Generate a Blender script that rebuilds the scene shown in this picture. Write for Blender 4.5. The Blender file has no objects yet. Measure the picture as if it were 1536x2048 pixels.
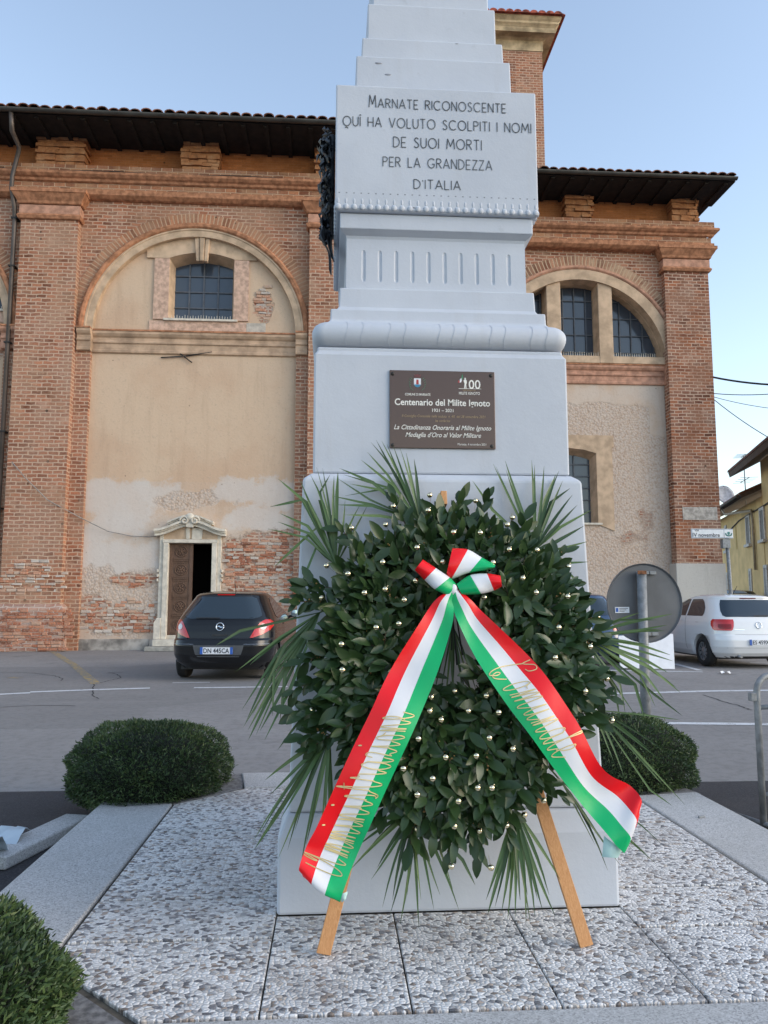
import bpy, bmesh, math, random
import numpy as np
from math import sin, cos, pi, sqrt, radians, atan2
from mathutils import Vector, Matrix

S = bpy.context.scene
COL = S.collection
random.seed(7)
RNG = np.random.default_rng(7)

# ---------------------------------------------------------------- camera
PITCH, YAW, CAM_H, FPX = radians(6.65), radians(3.84), 1.3, 1540.0
cam_d = bpy.data.cameras.new('camera')
cam = bpy.data.objects.new('camera', cam_d)
COL.objects.link(cam)
cam.location = (0, 0, CAM_H)
cam.rotation_euler = (pi / 2 + PITCH, 0, -YAW)
cam_d.sensor_fit = 'VERTICAL'
cam_d.sensor_height = 36.0
cam_d.lens = FPX / 2048 * 36.0
cam_d.clip_start = 0.05
cam_d.clip_end = 3000
S.camera = cam
S.render.resolution_x, S.render.resolution_y = 768, 1024

# ---------------------------------------------------------------- light
SUN_EL, SUN_AZ = radians(24), radians(112)      # azimuth from +Y clockwise: ahead of the viewer, far to the right
w = bpy.data.worlds.new('World')
S.world = w
w.use_nodes = True
nt = w.node_tree
bg = nt.nodes['Background']
sky = nt.nodes.new('ShaderNodeTexSky')
sky.sky_type = 'NISHITA'
sky.sun_disc = False
sky.sun_elevation = SUN_EL
sky.sun_rotation = SUN_AZ
sky.altitude = 100
sky.air_density = 1.2
sky.dust_density = 0.9
sky.ozone_density = 1.2
hs = nt.nodes.new('ShaderNodeHueSaturation')      # thin evening haze: a paler sky
hs.inputs['Saturation'].default_value = 0.84
nt.links.new(sky.outputs[0], hs.inputs['Color'])
nt.links.new(hs.outputs[0], bg.inputs[0])
bg.inputs[1].default_value = 0.15
sd = bpy.data.lights.new('sun', 'SUN')
sun = bpy.data.objects.new('sun', sd)
COL.objects.link(sun)
sd.energy = 0.5
sd.angle = radians(35)
sd.color = (1.0, 0.86, 0.70)
_d = Vector((sin(SUN_AZ) * cos(SUN_EL), cos(SUN_AZ) * cos(SUN_EL), sin(SUN_EL)))
sun.rotation_euler = _d.to_track_quat('Z', 'Y').to_euler()
S.view_settings.view_transform = 'Standard'
S.view_settings.look = 'None'
S.view_settings.exposure = 1.08
S.view_settings.gamma = 1.0
S.view_settings.use_curve_mapping = False
S.render.engine = 'CYCLES'
S.cycles.use_denoising = True
S.cycles.max_bounces = 8

# ---------------------------------------------------------------- measuring the photograph
_fw = np.array([sin(YAW) * cos(PITCH), cos(YAW) * cos(PITCH), sin(PITCH)])
_rt = np.array([cos(YAW), -sin(YAW), 0.0])
_up = np.cross(_rt, _fw)
_C = np.array([0, 0, CAM_H])


def ray(px, py):
    return _fw + _rt * (px - 768) / FPX - _up * (py - 1024) / FPX


def at(px, py, Y):
    r = ray(px, py)
    return _C + r * (Y / r[1])


def ground(px, py, Z=0.0):
    r = ray(px, py)
    return _C + r * ((Z - CAM_H) / r[2])


# ---------------------------------------------------------------- objects
MATS = {}


def world_matrix(o):
    m = Matrix.LocRotScale(o.location, o.rotation_euler, o.scale)
    return world_matrix(o.parent) @ m if o.parent else m


def tag(o, label=None, cat=None, group=None, kind=None):
    if label: o['label'] = label
    if cat: o['category'] = cat
    if group: o['group'] = group
    if kind: o['kind'] = kind
    return o


def thing(name, label, cat, loc=(0, 0, 0), rz=0.0, group=None, kind=None):
    o = bpy.data.objects.new(name, None)
    COL.objects.link(o)
    o.empty_display_size = 0.2
    o.location = loc
    o.rotation_euler = (0, 0, rz)
    return tag(o, label, cat, group, kind)


class MB:
    """collects geometry, then links it as one mesh object"""

    def __init__(s):
        s.v, s.f, s.uv, s.sm, s.mi = [], [], [], [], []

    def add(s, verts, faces, uvs=None, smooth=False, mi=0):
        b = len(s.v)
        s.v += [tuple(map(float, p)) for p in verts]
        for k, f in enumerate(faces):
            s.f.append([b + i for i in f])
            s.uv.append(uvs[k] if uvs else None)
            s.sm.append(smooth)
            s.mi.append(mi)
        return s

    def box(s, x0, x1, y0, y1, z0, z1, mi=0):
        v = [(x0, y0, z0), (x1, y0, z0), (x1, y1, z0), (x0, y1, z0), (x0, y0, z1), (x1, y0, z1), (x1, y1, z1), (x0, y1, z1)]
        return s.add(v, [(0, 3, 2, 1), (4, 5, 6, 7), (0, 1, 5, 4), (1, 2, 6, 5), (2, 3, 7, 6), (3, 0, 4, 7)], mi=mi)

    def obox(s, c, ax, ay, az, hx, hy, hz):
        c, ax, ay, az = map(Vector, (c, ax, ay, az))
        v = [c + ax * hx * i + ay * hy * j + az * hz * k for k in (-1, 1) for (i, j) in ((-1, -1), (1, -1), (1, 1), (-1, 1))]
        return s.add(v, [(0, 3, 2, 1), (4, 5, 6, 7), (0, 1, 5, 4), (1, 2, 6, 5), (2, 3, 7, 6), (3, 0, 4, 7)])

    def loft(s, rings, caps=True, smooth=False, closed=True, mi=0):
        n = len(rings[0])
        v = [p for r in rings for p in r]
        f = []
        m = n if closed else n - 1
        for k in range(len(rings) - 1):
            for i in range(m):
                j = (i + 1) % n
                f.append((k * n + i, k * n + j, (k + 1) * n + j, (k + 1) * n + i))
        s.add(v, f, smooth=smooth, mi=mi)
        if caps:
            b = len(s.v) - len(v)
            s.f += [[b + i for i in reversed(range(n))], [b + (len(rings) - 1) * n + i for i in range(n)]]
            s.uv += [None, None]; s.sm += [False, False]; s.mi += [mi, mi]
        return s

    def rect_loft(s, L):
        """L: (x0,x1,y0,y1,z) stacked upwards"""
        return s.loft([[(a, c, z), (b, c, z), (b, d, z), (a, d, z)] for a, b, c, d, z in L])

    def tube(s, pts, r, n=8, caps=True, smooth=True):
        pts = [Vector(p) for p in pts]
        rings = []
        prev = None
        for i, p in enumerate(pts):
            t = (pts[min(i + 1, len(pts) - 1)] - pts[max(i - 1, 0)]).normalized()
            a = prev if prev is not None else (Vector((0, 0, 1)) if abs(t.z) < .9 else Vector((1, 0, 0)))
            a = (a - t * a.dot(t)).normalized()
            prev = a
            b = t.cross(a)
            rr = r[i] if isinstance(r, (list, tuple)) else r
            rings.append([p + (a * cos(2 * pi * k / n) + b * sin(2 * pi * k / n)) * rr for k in range(n)])
        return s.loft(rings, caps, smooth)

    def extrude_x(s, prof, x0, x1):
        """closed profile [(y,z)] swept along x"""
        return s.loft([[(x, y, z) for y, z in prof] for x in (x0, x1)])

    def prism_y(s, poly, y0, y1):
        """closed outline [(x,z)] swept along y"""
        return s.loft([[(x, y, z) for x, z in poly] for y in (y0, y1)])

    def arc(s, prof, cx, cz, a0, a1, n):
        """closed profile [(r,y)] swept round the y axis; angle from +x to +z; uv = (radius, arc length)"""
        rings = []
        for k in range(n + 1):
            a = a0 + (a1 - a0) * k / n
            rings.append([(cx + r * cos(a), y, cz + r * sin(a)) for r, y in prof])
        m = len(prof)
        v = [p for r in rings for p in r]
        f, uv = [], []
        for k in range(n):
            t0, t1 = a0 + (a1 - a0) * k / n, a0 + (a1 - a0) * (k + 1) / n
            rm = sum(r for r, _ in prof) / m
            for i in range(m):
                j = (i + 1) % m
                f.append((k * m + i, k * m + j, (k + 1) * m + j, (k + 1) * m + i))
                ui, uj = prof[i][0] + prof[i][1], prof[j][0] + prof[j][1]
                uv.append([(ui, t0 * rm), (uj, t0 * rm), (uj, t1 * rm), (ui, t1 * rm)])
        s.add(v, f, uv)
        b = len(s.v) - len(v)
        s.f += [[b + i for i in reversed(range(m))], [b + n * m + i for i in range(m)]]
        s.uv += [None, None]; s.sm += [False, False]; s.mi += [0, 0]
        return s

    def grid(s, P, smooth=True, uv=None):
        """P[i][j] points; uv(i,j) optional"""
        ni, nj = len(P), len(P[0])
        v = [p for r in P for p in r]
        f, u = [], []
        for i in range(ni - 1):
            for j in range(nj - 1):
                q = ((i, j), (i + 1, j), (i + 1, j + 1), (i, j + 1))
                f.append([a * nj + b for a, b in q])
                if uv: u.append([uv(a, b) for a, b in q])
        return s.add(v, f, u if uv else None, smooth)

    def sphere(s, c, r, n=12, m=8, sc=(1, 1, 1)):
        v, f = [], []
        for i in range(1, m):
            a = pi * i / m
            for k in range(n):
                b = 2 * pi * k / n
                v.append((c[0] + r * sc[0] * sin(a) * cos(b), c[1] + r * sc[1] * sin(a) * sin(b), c[2] + r * sc[2] * cos(a)))
        top, bot = len(v), len(v) + 1
        v += [(c[0], c[1], c[2] + r * sc[2]), (c[0], c[1], c[2] - r * sc[2])]
        for k in range(n):
            f.append((top, k, (k + 1) % n))
            f.append((bot, (m - 2) * n + (k + 1) % n, (m - 2) * n + k))
        for i in range(m - 2):
            for k in range(n):
                f.append((i * n + k, (i + 1) * n + k, (i + 1) * n + (k + 1) % n, i * n + (k + 1) % n))
        return s.add(v, f, smooth=True)

    def build(s, name, mats, parent=None, world=True, fix=True, bevel=0, attrs=None, bseg=2):
        me = bpy.data.meshes.new(name)
        V = s.v
        if parent is not None and world:
            inv = world_matrix(parent).inverted()
            V = [tuple(inv @ Vector(p)) for p in s.v]
        me.from_pydata(V, [], s.f)
        uvl = me.uv_layers.new(name='UVMap')
        W = s.v
        data = []
        for k, f in enumerate(s.f):
            if s.uv[k] is not None:
                data += list(s.uv[k]); continue
            nrm = Vector((0, 0, 0))
            for i in range(len(f)):
                a, b = W[f[i]], W[f[(i + 1) % len(f)]]
                nrm.x += (a[1] - b[1]) * (a[2] + b[2]); nrm.y += (a[2] - b[2]) * (a[0] + b[0]); nrm.z += (a[0] - b[0]) * (a[1] + b[1])
            ax = max(range(3), key=lambda i: abs(nrm[i]))
            for i in f:
                p = W[i]
                data.append((p[1], p[2]) if ax == 0 else (p[0], p[2]) if ax == 1 else (p[0], p[1]))
        uvl.data.foreach_set('uv', [c for p in data for c in p])
        me.polygons.foreach_set('use_smooth', s.sm)
        if not isinstance(mats, (list, tuple)): mats = [mats]
        for m in mats: me.materials.append(m)
        me.polygons.foreach_set('material_index', s.mi)
        for k, a in (attrs or {}).items():
            at_ = me.attributes.new(k, 'FLOAT', 'POINT')
            at_.data.foreach_set('value', np.asarray(a, dtype=np.float32))
        if fix:
            bm = bmesh.new(); bm.from_mesh(me)
            bmesh.ops.recalc_face_normals(bm, faces=bm.faces)
            bm.to_mesh(me); bm.free()
        me.update()
        o = bpy.data.objects.new(name, me)
        COL.objects.link(o)
        if parent is not None: o.parent = parent
        if bevel:
            b = o.modifiers.new('bevel', 'BEVEL')
            b.width = bevel; b.segments = bseg; b.limit_method = 'ANGLE'; b.angle_limit = radians(35)
            b.harden_normals = False
        return o


def bake(o):
    """apply the modifiers of o"""
    dg = bpy.context.evaluated_depsgraph_get()
    me = bpy.data.meshes.new_from_object(o.evaluated_get(dg))
    old = o.data
    o.modifiers.clear()
    o.data = me
    me.name = old.name
    bpy.data.meshes.remove(old)


def cut(o, cutter_mb):
    c = cutter_mb.build('cutter', [], o.parent, world=True)
    m = o.modifiers.new('cut', 'BOOLEAN')
    m.operation = 'DIFFERENCE'; m.solver = 'EXACT'; m.object = c
    bpy.context.view_layer.update()
    bake(o)
    me = c.data
    bpy.data.objects.remove(c)
    bpy.data.meshes.remove(me)


def catmull(pts, n=8):
    pts = [np.array(p, float) for p in pts]
    P = [2 * pts[0] - pts[1]] + pts + [2 * pts[-1] - pts[-2]]
    out = []
    for i in range(1, len(P) - 2):
        for k in range(n):
            t = k / n
            out.append(.5 * ((2 * P[i]) + (-P[i - 1] + P[i + 1]) * t + (2 * P[i - 1] - 5 * P[i] + 4 * P[i + 1] - P[i + 2]) * t * t
                             + (-P[i - 1] + 3 * P[i] - 3 * P[i + 1] + P[i + 2]) * t ** 3))
    out.append(pts[-1])
    return out


def font_mb(text, size, bold=0.0, shear=0.0, align='CENTER', squeeze=1.0, spacing=1.0):
    """built-in font turned into flat faces: (verts2d, faces)"""
    cu = bpy.data.curves.new('text', 'FONT')
    cu.body = text; cu.size = size; cu.align_x = align; cu.align_y = 'CENTER'
    cu.offset = bold; cu.shear = shear; cu.resolution_u = 3; cu.space_character = spacing
    o = bpy.data.objects.new('text', cu)
    COL.objects.link(o)
    dg = bpy.context.evaluated_depsgraph_get()
    me = bpy.data.meshes.new_from_object(o.evaluated_get(dg))
    v = [(p.co.x * squeeze, p.co.y) for p in me.vertices]
    f = [list(p.vertices) for p in me.polygons]
    bpy.data.objects.remove(o); bpy.data.curves.remove(cu); bpy.data.meshes.remove(me)
    return v, f


def strokes_to_faces(lines, wd, mapper, fine=False):
    """polylines (2d) -> strip faces, each 2d point sent through mapper"""
    V, F = [], []
    for L in lines:
        L = [np.array(p, float) for p in L]
        if fine:
            M = [L[0]]
            for p, q in zip(L[:-1], L[1:]):
                ln = np.linalg.norm(q - p)
                e = min(.3, wd * .35 / (ln + 1e-9))
                M += [p + (q - p) * e, q - (q - p) * e, q]
            L = M
        b = len(V)
        for i, p in enumerate(L):
            t = L[min(i + 1, len(L) - 1)] - L[max(i - 1, 0)]
            t = t / (np.linalg.norm(t) + 1e-9)
            nrm = np.array([-t[1], t[0]]) * wd / 2
            V += [mapper(*(p + nrm)), mapper(*(p - nrm))]
        for i in range(len(L) - 1):
            F.append((b + 2 * i, b + 2 * i + 1, b + 2 * i + 3, b + 2 * i + 2))
    return V, F


# ---------------------------------------------------------------- materials
class NT:
    def __init__(s, name):
        s.m = bpy.data.materials.new(name)
        s.m.use_nodes = True
        s.t = s.m.node_tree
        s.b = s.t.nodes['Principled BSDF']
        MATS[name] = s.m

    def n(s, typ, ins=None, **kw):
        nd = s.t.nodes.new(typ)
        for k, v in kw.items(): setattr(nd, k, v)
        for k, v in (ins or {}).items(): s.put(nd.inputs[k], v)
        return nd

    def put(s, sock, v):
        if isinstance(v, bpy.types.NodeSocket): s.t.links.new(v, sock)
        elif isinstance(v, bpy.types.Node): s.t.links.new(v.outputs[0], sock)
        elif isinstance(v, (tuple, list)) and len(v) == 3 and sock.type == 'RGBA': sock.default_value = (*v, 1)
        else: sock.default_value = v

    def pos(s): return s.n('ShaderNodeNewGeometry').outputs['Position']
    def uv(s): return s.n('ShaderNodeUVMap').outputs[0]
    def attr(s, name): return s.n('ShaderNodeAttribute', attribute_name=name).outputs['Fac']
    def noise(s, vec, scale, detail=4, rough=.55, dist=0): return s.n('ShaderNodeTexNoise', {'Vector': vec, 'Scale': scale, 'Detail': detail, 'Roughness': rough, 'Distortion': dist})
    def math(s, op, a, b=0.0, c=0.0, clamp=False):
        nd = s.n('ShaderNodeMath', operation=op, use_clamp=clamp)
        s.put(nd.inputs[0], a); s.put(nd.inputs[1], b); s.put(nd.inputs[2], c)
        return nd.outputs[0]

    def mix(s, fac, a, b, mode='MIX'):
        nd = s.n('ShaderNodeMix', data_type='RGBA', blend_type=mode)
        s.put(nd.inputs[0], fac); s.put(nd.inputs[6], a); s.put(nd.inputs[7], b)
        return nd.outputs[2]

    def ramp(s, fac, stops, interp='LINEAR'):
        nd = s.n('ShaderNodeValToRGB')
        s.put(nd.inputs[0], fac)
        cr = nd.color_ramp
        cr.interpolation = interp
        while len(cr.elements) < len(stops): cr.elements.new(.5)
        for e, (p, c) in zip(cr.elements, stops):
            e.position = p
            e.color = (*c, 1) if isinstance(c, (tuple, list)) else (c, c, c, 1)
        return nd.outputs[0]

    def step(s, x, lo, hi):
        nd = s.n('ShaderNodeMapRange', {'Value': x, 'From Min': lo, 'From Max': hi}, interpolation_type='SMOOTHSTEP')
        return nd.outputs[0]

    def bump(s, h, strength, dist=.01, normal=None):
        nd = s.n('ShaderNodeBump', {'Height': h, 'Strength': strength, 'Distance': dist})
        if normal is not None: s.put(nd.inputs['Normal'], normal)
        return nd.outputs[0]

    def out(s, col=None, rough=None, normal=None, metal=None, spec=None, **kw):
        for k, v in (('Base Color', col), ('Roughness', rough), ('Normal', normal), ('Metallic', metal), ('Specular IOR Level', spec)):
            if v is not None: s.put(s.b.inputs[k], v)
        for k, v in kw.items(): s.put(s.b.inputs[k.replace('_', ' ')], v)
        return s.m


def plain(name, col, rough=.6, metal=0.0, spec=.5, var=.12, scale=8, bump=0.0, **kw):
    t = NT(name)
    nz = t.noise(t.pos(), scale, 5)
    c2 = tuple(max(0, c * (1 - var * 2)) for c in col)
    c1 = tuple(min(1, c * (1 + var)) for c in col)
    c = t.mix(t.step(nz.outputs[0], .3, .7), c2, c1)
    nm = t.bump(nz.outputs[0], bump, .01) if bump else None
    return t.out(c, rough, nm, metal, spec, **kw)


def brick_nodes(t, c1, c2, mortar, bw=.27, rh=.105, ms=.014, jitter=.02, dark=.5, rot=False):
    """returns (colour, height)"""
    uv = t.uv()
    if rot:
        sp = t.n('ShaderNodeSeparateXYZ', {0: uv})
        uv = t.n('ShaderNodeCombineXYZ', {0: sp.outputs[1], 1: sp.outputs[0]}).outputs[0]
    nz = t.noise(uv, 3.5, 3)
    ctr = t.n('ShaderNodeVectorMath', operation='SUBTRACT'); t.put(ctr.inputs[0], nz.outputs['Color']); ctr.inputs[1].default_value = (.5, .5, .5)
    sc = t.n('ShaderNodeVectorMath', operation='SCALE'); t.put(sc.inputs[0], ctr); sc.inputs['Scale'].default_value = jitter * 2
    ad = t.n('ShaderNodeVectorMath', operation='ADD'); t.put(ad.inputs[0], uv); t.put(ad.inputs[1], sc)
    br = t.n('ShaderNodeTexBrick', {'Vector': ad, 'Color1': (0, 0, 0), 'Color2': (1, 1, 1), 'Mortar': (.5, .5, .5), 'Scale': 1.0, 'Mortar Size': ms, 'Mortar Smooth': .25,
                                    'Brick Width': bw, 'Row Height': rh})
    br.offset_frequency = 2
    rnd = br.outputs[0]
    n1 = t.noise(t.pos(), 1.3, 4); n2 = t.noise(t.pos(), 26, 4, .7)
    base = t.ramp(rnd, [(0, tuple(c * dark for c in c1)), (.3, c1), (.75, c2), (1, tuple(min(1, c * 1.25) for c in c2))])
    base = t.mix(t.step(n1.outputs[0], .3, .75), base, tuple(.5 * (a + b) for a, b in zip(c1, mortar)), 'MIX')
    base = t.mix(t.math('MULTIPLY', t.step(n2.outputs[0], .35, .75), .45), base, tuple(c * .55 for c in c1))
    fac = t.math('ADD', br.outputs['Fac'], t.math('MULTIPLY', t.math('SUBTRACT', n2.outputs[0], .55), .8), clamp=True)
    col = t.mix(t.step(fac, .3, .7), base, mortar)
    n5 = t.noise(t.pos(), .55, 6, .7); n6 = t.noise(t.pos(), 2.3, 5, .7)
    col = t.mix(t.math('MULTIPLY', t.step(n5.outputs[0], .50, .68), .45), col, tuple(c * .62 for c in c1))      # sooty areas
    col = t.mix(t.math('MULTIPLY', t.step(n6.outputs[0], .56, .68), .55), col, tuple(.75 * m_ + .25 * c for m_, c in zip(mortar, c2)))   # lime smears
    pit = t.n('ShaderNodeTexVoronoi', {'Vector': t.pos(), 'Scale': 2.1, 'Randomness': 1.0})
    pm = t.math('MULTIPLY', t.step(pit.outputs['Distance'], .10, .06), t.step(t.n('ShaderNodeSeparateColor', {0: pit.outputs['Color']}).outputs[0], .45, .5))
    col = t.mix(t.math('MULTIPLY', pm, .8), col, (.05, .03, .022))
    h = t.math('ADD', t.math('MULTIPLY', t.math('SUBTRACT', 1.0, br.outputs['Fac']), 1.0), t.math('MULTIPLY', n2.outputs[0], .5))
    return col, h


def brick_mat(name, c1, c2, mortar, bump=.8, wash=None, **kw):
    t = NT(name)
    col, h = brick_nodes(t, c1, c2, mortar, **kw)
    if wash:
        nz = t.noise(t.pos(), 1.1, 6, .65)
        col = t.mix(t.math('MULTIPLY', t.step(nz.outputs[0], .45, .62), wash[1]), col, wash[0])
    return t.out(col, .92, t.bump(h, bump, .02), spec=.2)


M_brick = brick_mat('old brick', (.27, .095, .052), (.42, .165, .09), (.54, .38, .28), ms=.017, jitter=.035, dark=.5, wash=((.46, .29, .19), .38))
M_brick_red = brick_mat('red brick', (.19, .066, .040), (.36, .135, .068), (.52, .38, .29), ms=.015, jitter=.03, dark=.45, wash=((.32, .14, .075), .3))
M_brick_arch = brick_mat('arch brick', (.30, .12, .066), (.46, .20, .105), (.50, .34, .23), bw=40, rh=.115, ms=.02, wash=((.48, .31, .20), .35))
M_brick_arch_dull = brick_mat('worn arch brick', (.24, .105, .065), (.42, .22, .135), (.50, .36, .25), bw=40, rh=.12, ms=.02, wash=((.50, .36, .24), .8))
M_brick_new = brick_mat('new orange brick', (.42, .155, .055), (.50, .19, .07), (.40, .175, .08), bw=.25, rh=.075, ms=.008, jitter=.002, dark=.85, bump=.35)
M_brick_cor = brick_mat('cornice brick', (.27, .10, .055), (.43, .18, .09), (.50, .34, .23), bw=.30, rh=.13, wash=((.46, .27, .15), .5))
M_terra = plain('terracotta plaster', (.43, .205, .115), .95, spec=.15, var=.20, scale=7, bump=.35)
M_pink = plain('pink plaster', (.50, .275, .19), .9, spec=.2, var=.16, scale=6, bump=.35)
M_stone = plain('cream stone', (.54, .395, .275), .88, spec=.2, var=.13, scale=3, bump=.2)
M_stone_grey = plain('pale portal stone', (.62, .57, .49), .8, spec=.3, var=.10, scale=7, bump=.25)


def plaster_mat(name, c_up, c_low, c_pale, c_stain):
    t = NT(name)
    p = t.pos()
    big = t.noise(p, .55, 6, .6); mid = t.noise(p, 3.0, 6, .65); fine = t.noise(p, 16, 5, .7)
    bcol, bh = brick_nodes(t, (.31, .115, .07), (.46, .20, .12), (.54, .41, .32), jitter=.085, ms=.024, dark=.6)
    st_ = t.noise(p, 5.5, 3, .6)
    bcol = t.mix(t.math('MULTIPLY', t.step(st_.outputs[0], .52, .60), .8), bcol, t.mix(t.step(fine.outputs[0], .3, .7), (.32, .25, .21), (.54, .44, .37)))
    tone, wear, pale, rough = t.attr('tone'), t.attr('wear'), t.attr('pale'), t.attr('rough')

    def thr(a, amt, soft=.07, nz=None):
        x = t.math('ADD', a, t.math('MULTIPLY', t.math('SUBTRACT', (nz or mid).outputs[0], .5), amt))
        x = t.math('ADD', x, t.math('MULTIPLY', t.math('SUBTRACT', fine.outputs[0], .5), amt * .7))
        return t.step(x, .5 - soft, .5 + soft)
    col = t.mix(thr(tone, .25, .10), c_up, c_low)
    col = t.mix(t.math('MULTIPLY', t.step(big.outputs[0], .42, .62), .8), col, c_stain)
    stv = t.n('ShaderNodeMapping', {'Vector': p, 'Scale': (3.2, 3.2, .35)})
    col = t.mix(t.math('MULTIPLY', t.step(t.noise(stv, 1.0, 6, .7).outputs[0], .50, .72), .40), col, tuple(c * .80 for c in c_stain))
    col = t.mix(t.math('MULTIPLY', t.step(fine.outputs[0], .56, .70), .35), col, tuple(c * .72 for c in c_stain))
    col = t.mix(t.math('MULTIPLY', t.step(mid.outputs[0], .5, .72), t.math('MULTIPLY', tone, .5)), col, (.60, .50, .42))
    col = t.mix(t.math('MULTIPLY', thr(pale, .9, .16), .62), col, c_pale)
    # pitted rough coat
    vo = t.n('ShaderNodeTexVoronoi', {'Vector': p, 'Scale': 15.0, 'Randomness': 1.0})
    rub = t.mix(t.step(vo.outputs['Distance'], .2, .75), t.mix(vo.outputs['Color'], (.48, .34, .25), (.58, .45, .36)), (.38, .27, .20))
    m_r = thr(rough, .55, .08)
    col = t.mix(t.math('MULTIPLY', m_r, .8), col, t.mix(t.step(fine.outputs[0], .35, .65), rub, (.56, .48, .42)))
    m_w = thr(wear, .75, .05)
    edge = t.math('MULTIPLY', t.math('SUBTRACT', thr(t.math('ADD', wear, .06), .75, .05), m_w), .7)
    col = t.mix(edge, col, (.30, .22, .17))
    col = t.mix(m_w, col, bcol)
    # little holes and stains
    sp = t.n('ShaderNodeTexVoronoi', {'Vector': p, 'Scale': 2.3, 'Randomness': 1.0})
    hole = t.math('MULTIPLY', t.step(sp.outputs['Distance'], .06, .03), t.step(t.n('ShaderNodeSeparateColor', {0: sp.outputs['Color']}).outputs[0], .55, .6))
    col = t.mix(t.math('MULTIPLY', hole, .7), col, (.22, .15, .11))
    col = t.mix(t.math('MULTIPLY', t.step(fine.outputs[0], .5, .8), .3), col, tuple(c * .72 for c in c_low))
    h = t.math('ADD', t.math('MULTIPLY', mid.outputs[0], .5), t.math('MULTIPLY', fine.outputs[0], .35))
    h = t.math('ADD', h, t.math('MULTIPLY', m_r, t.math('MULTIPLY', vo.outputs['Distance'], -1.0)))
    h = t.math('ADD', t.math('MULTIPLY', h, t.math('SUBTRACT', 1.0, m_w)), t.math('MULTIPLY', m_w, t.math('SUBTRACT', bh, 1.6)))
    return t.out(col, .93, t.bump(h, .55, .03), spec=.15)


M_plaster = plaster_mat('old wall plaster', (.60, .45, .325), (.575, .48, .405), (.60, .565, .54), (.55, .385, .27))
M_glass = NT('sky-toned dusty glass').out((.050, .066, .092), .12, spec=.6)  # blue-grey base colour carries the reflected sky along with slight dirt
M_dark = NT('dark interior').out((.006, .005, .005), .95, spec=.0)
M_iron = plain('dark iron', (.045, .042, .04), .6, .4, var=.2)
M_lead = plain('window lead bars', (.10, .11, .13), .6, .2)
M_gutter = plain('dark metal gutter', (.075, .07, .062), .45, .5, var=.15, scale=3)
M_pipe = plain('brown drain pipe', (.11, .09, .08), .5, .4, var=.15, scale=2)
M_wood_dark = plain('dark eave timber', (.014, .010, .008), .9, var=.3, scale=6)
M_tile = plain('terracotta roof tile', (.20, .085, .055), .9, var=.35, scale=5, bump=.3)
M_tile_red = plain('red roof tile', (.33, .075, .045), .9, var=.35, scale=5, bump=.3)


def wood_mat(name, ca, cb, sc=(1, 12, 12), ring=1.0):
    t = NT(name)
    mp = t.n('ShaderNodeMapping', {'Vector': t.n('ShaderNodeTexCoord').outputs['Object'], 'Scale': sc})
    nz = t.noise(mp, 6, 6, .6, 1.5)
    kn = t.n('ShaderNodeTexVoronoi', {'Vector': t.n('ShaderNodeTexCoord').outputs['Object'], 'Scale': 5.0})
    c = t.mix(t.step(nz.outputs[0], .3, .7), ca, cb)
    c = t.mix(t.math('MULTIPLY', t.step(kn.outputs['Distance'], .10, .04), .7 * ring), c, tuple(x * .35 for x in ca))
    return t.out(c, .62, t.bump(nz.outputs[0], .25, .004), spec=.3)


M_door = wood_mat('carved walnut door', (.085, .050, .035), (.165, .10, .07), (14, 14, 1.5), 0)
M_pine = wood_mat('pine batten', (.50, .235, .095), (.62, .33, .15), (30, 30, 2.2))

t = NT('painted monument'); p = t.pos()
n1 = t.noise(p, 2.2, 5, .6); n2 = t.noise(p, 14, 6, .7); n3 = t.noise(p, 90, 3, .6)
c = t.mix(t.step(n1.outputs[0], .3, .7), (.48, .515, .58), (.535, .57, .635))
c = t.mix(t.math('MULTIPLY', t.step(n2.outputs[0], .62, .72), .35), c, (.40, .42, .46))
mpv = t.n('ShaderNodeMapping', {'Vector': p, 'Scale': (9, 9, .8)})
n4 = t.noise(mpv, 1.0, 5, .65)
c = t.mix(t.math('MULTIPLY', t.step(n4.outputs[0], .52, .75), .22), c, (.42, .42, .43))
M_mon = t.out(c, .6, t.bump(t.math('ADD', t.math('MULTIPLY', n2.outputs[0], 1.0), t.math('MULTIPLY', n3.outputs[0], .25)), .28, .006), spec=.35)
M_groove = plain('engraved letter grey', (.12, .135, .155), .8, var=.15)
M_dot = plain('shadowed drill hole', (.25, .27, .31), .8)

t = NT('asphalt'); p = t.pos()
n1 = t.noise(p, .22, 5, .6); n2 = t.noise(p, 130, 3, .7); n3 = t.noise(p, 1.6, 6, .65)
c = t.mix(t.step(n1.outputs[0], .3, .7), (.225, .215, .212), (.285, .272, .266))
c = t.mix(t.math('MULTIPLY', t.step(n3.outputs[0], .45, .7), .5), c, (.20, .19, .187))
c = t.mix(t.math('MULTIPLY', t.step(n2.outputs[0], .5, .7), .45), c, (.32, .305, .29))
vp = t.n('ShaderNodeTexVoronoi', {'Vector': p, 'Scale': .16, 'Randomness': 1.0}, distance='CHEBYCHEV')
c = t.mix(t.math('MULTIPLY', t.step(t.n('ShaderNodeSeparateColor', {0: vp.outputs['Color']}).outputs[0], .66, .68), .28), c, (.13, .125, .122))
oil = t.noise(p, .9, 3, .5)
c = t.mix(t.math('MULTIPLY', t.step(oil.outputs[0], .66, .74), .5), c, (.075, .07, .068))
spk_ = t.noise(p, 11, 4, .75)
c = t.mix(t.math('MULTIPLY', t.step(spk_.outputs[0], .45, .62), .35), c, (.13, .124, .122))
st2 = t.n('ShaderNodeMapping', {'Vector': p, 'Scale': (.25, 3.0, 1)})
c = t.mix(t.math('MULTIPLY', t.step(t.noise(st2, 1.0, 5, .6).outputs[0], .5, .72), .22), c, (.30, .285, .275))
M_asph = t.out(c, .85, t.bump(n2.outputs[0], .5, .006), spec=.3)
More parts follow.
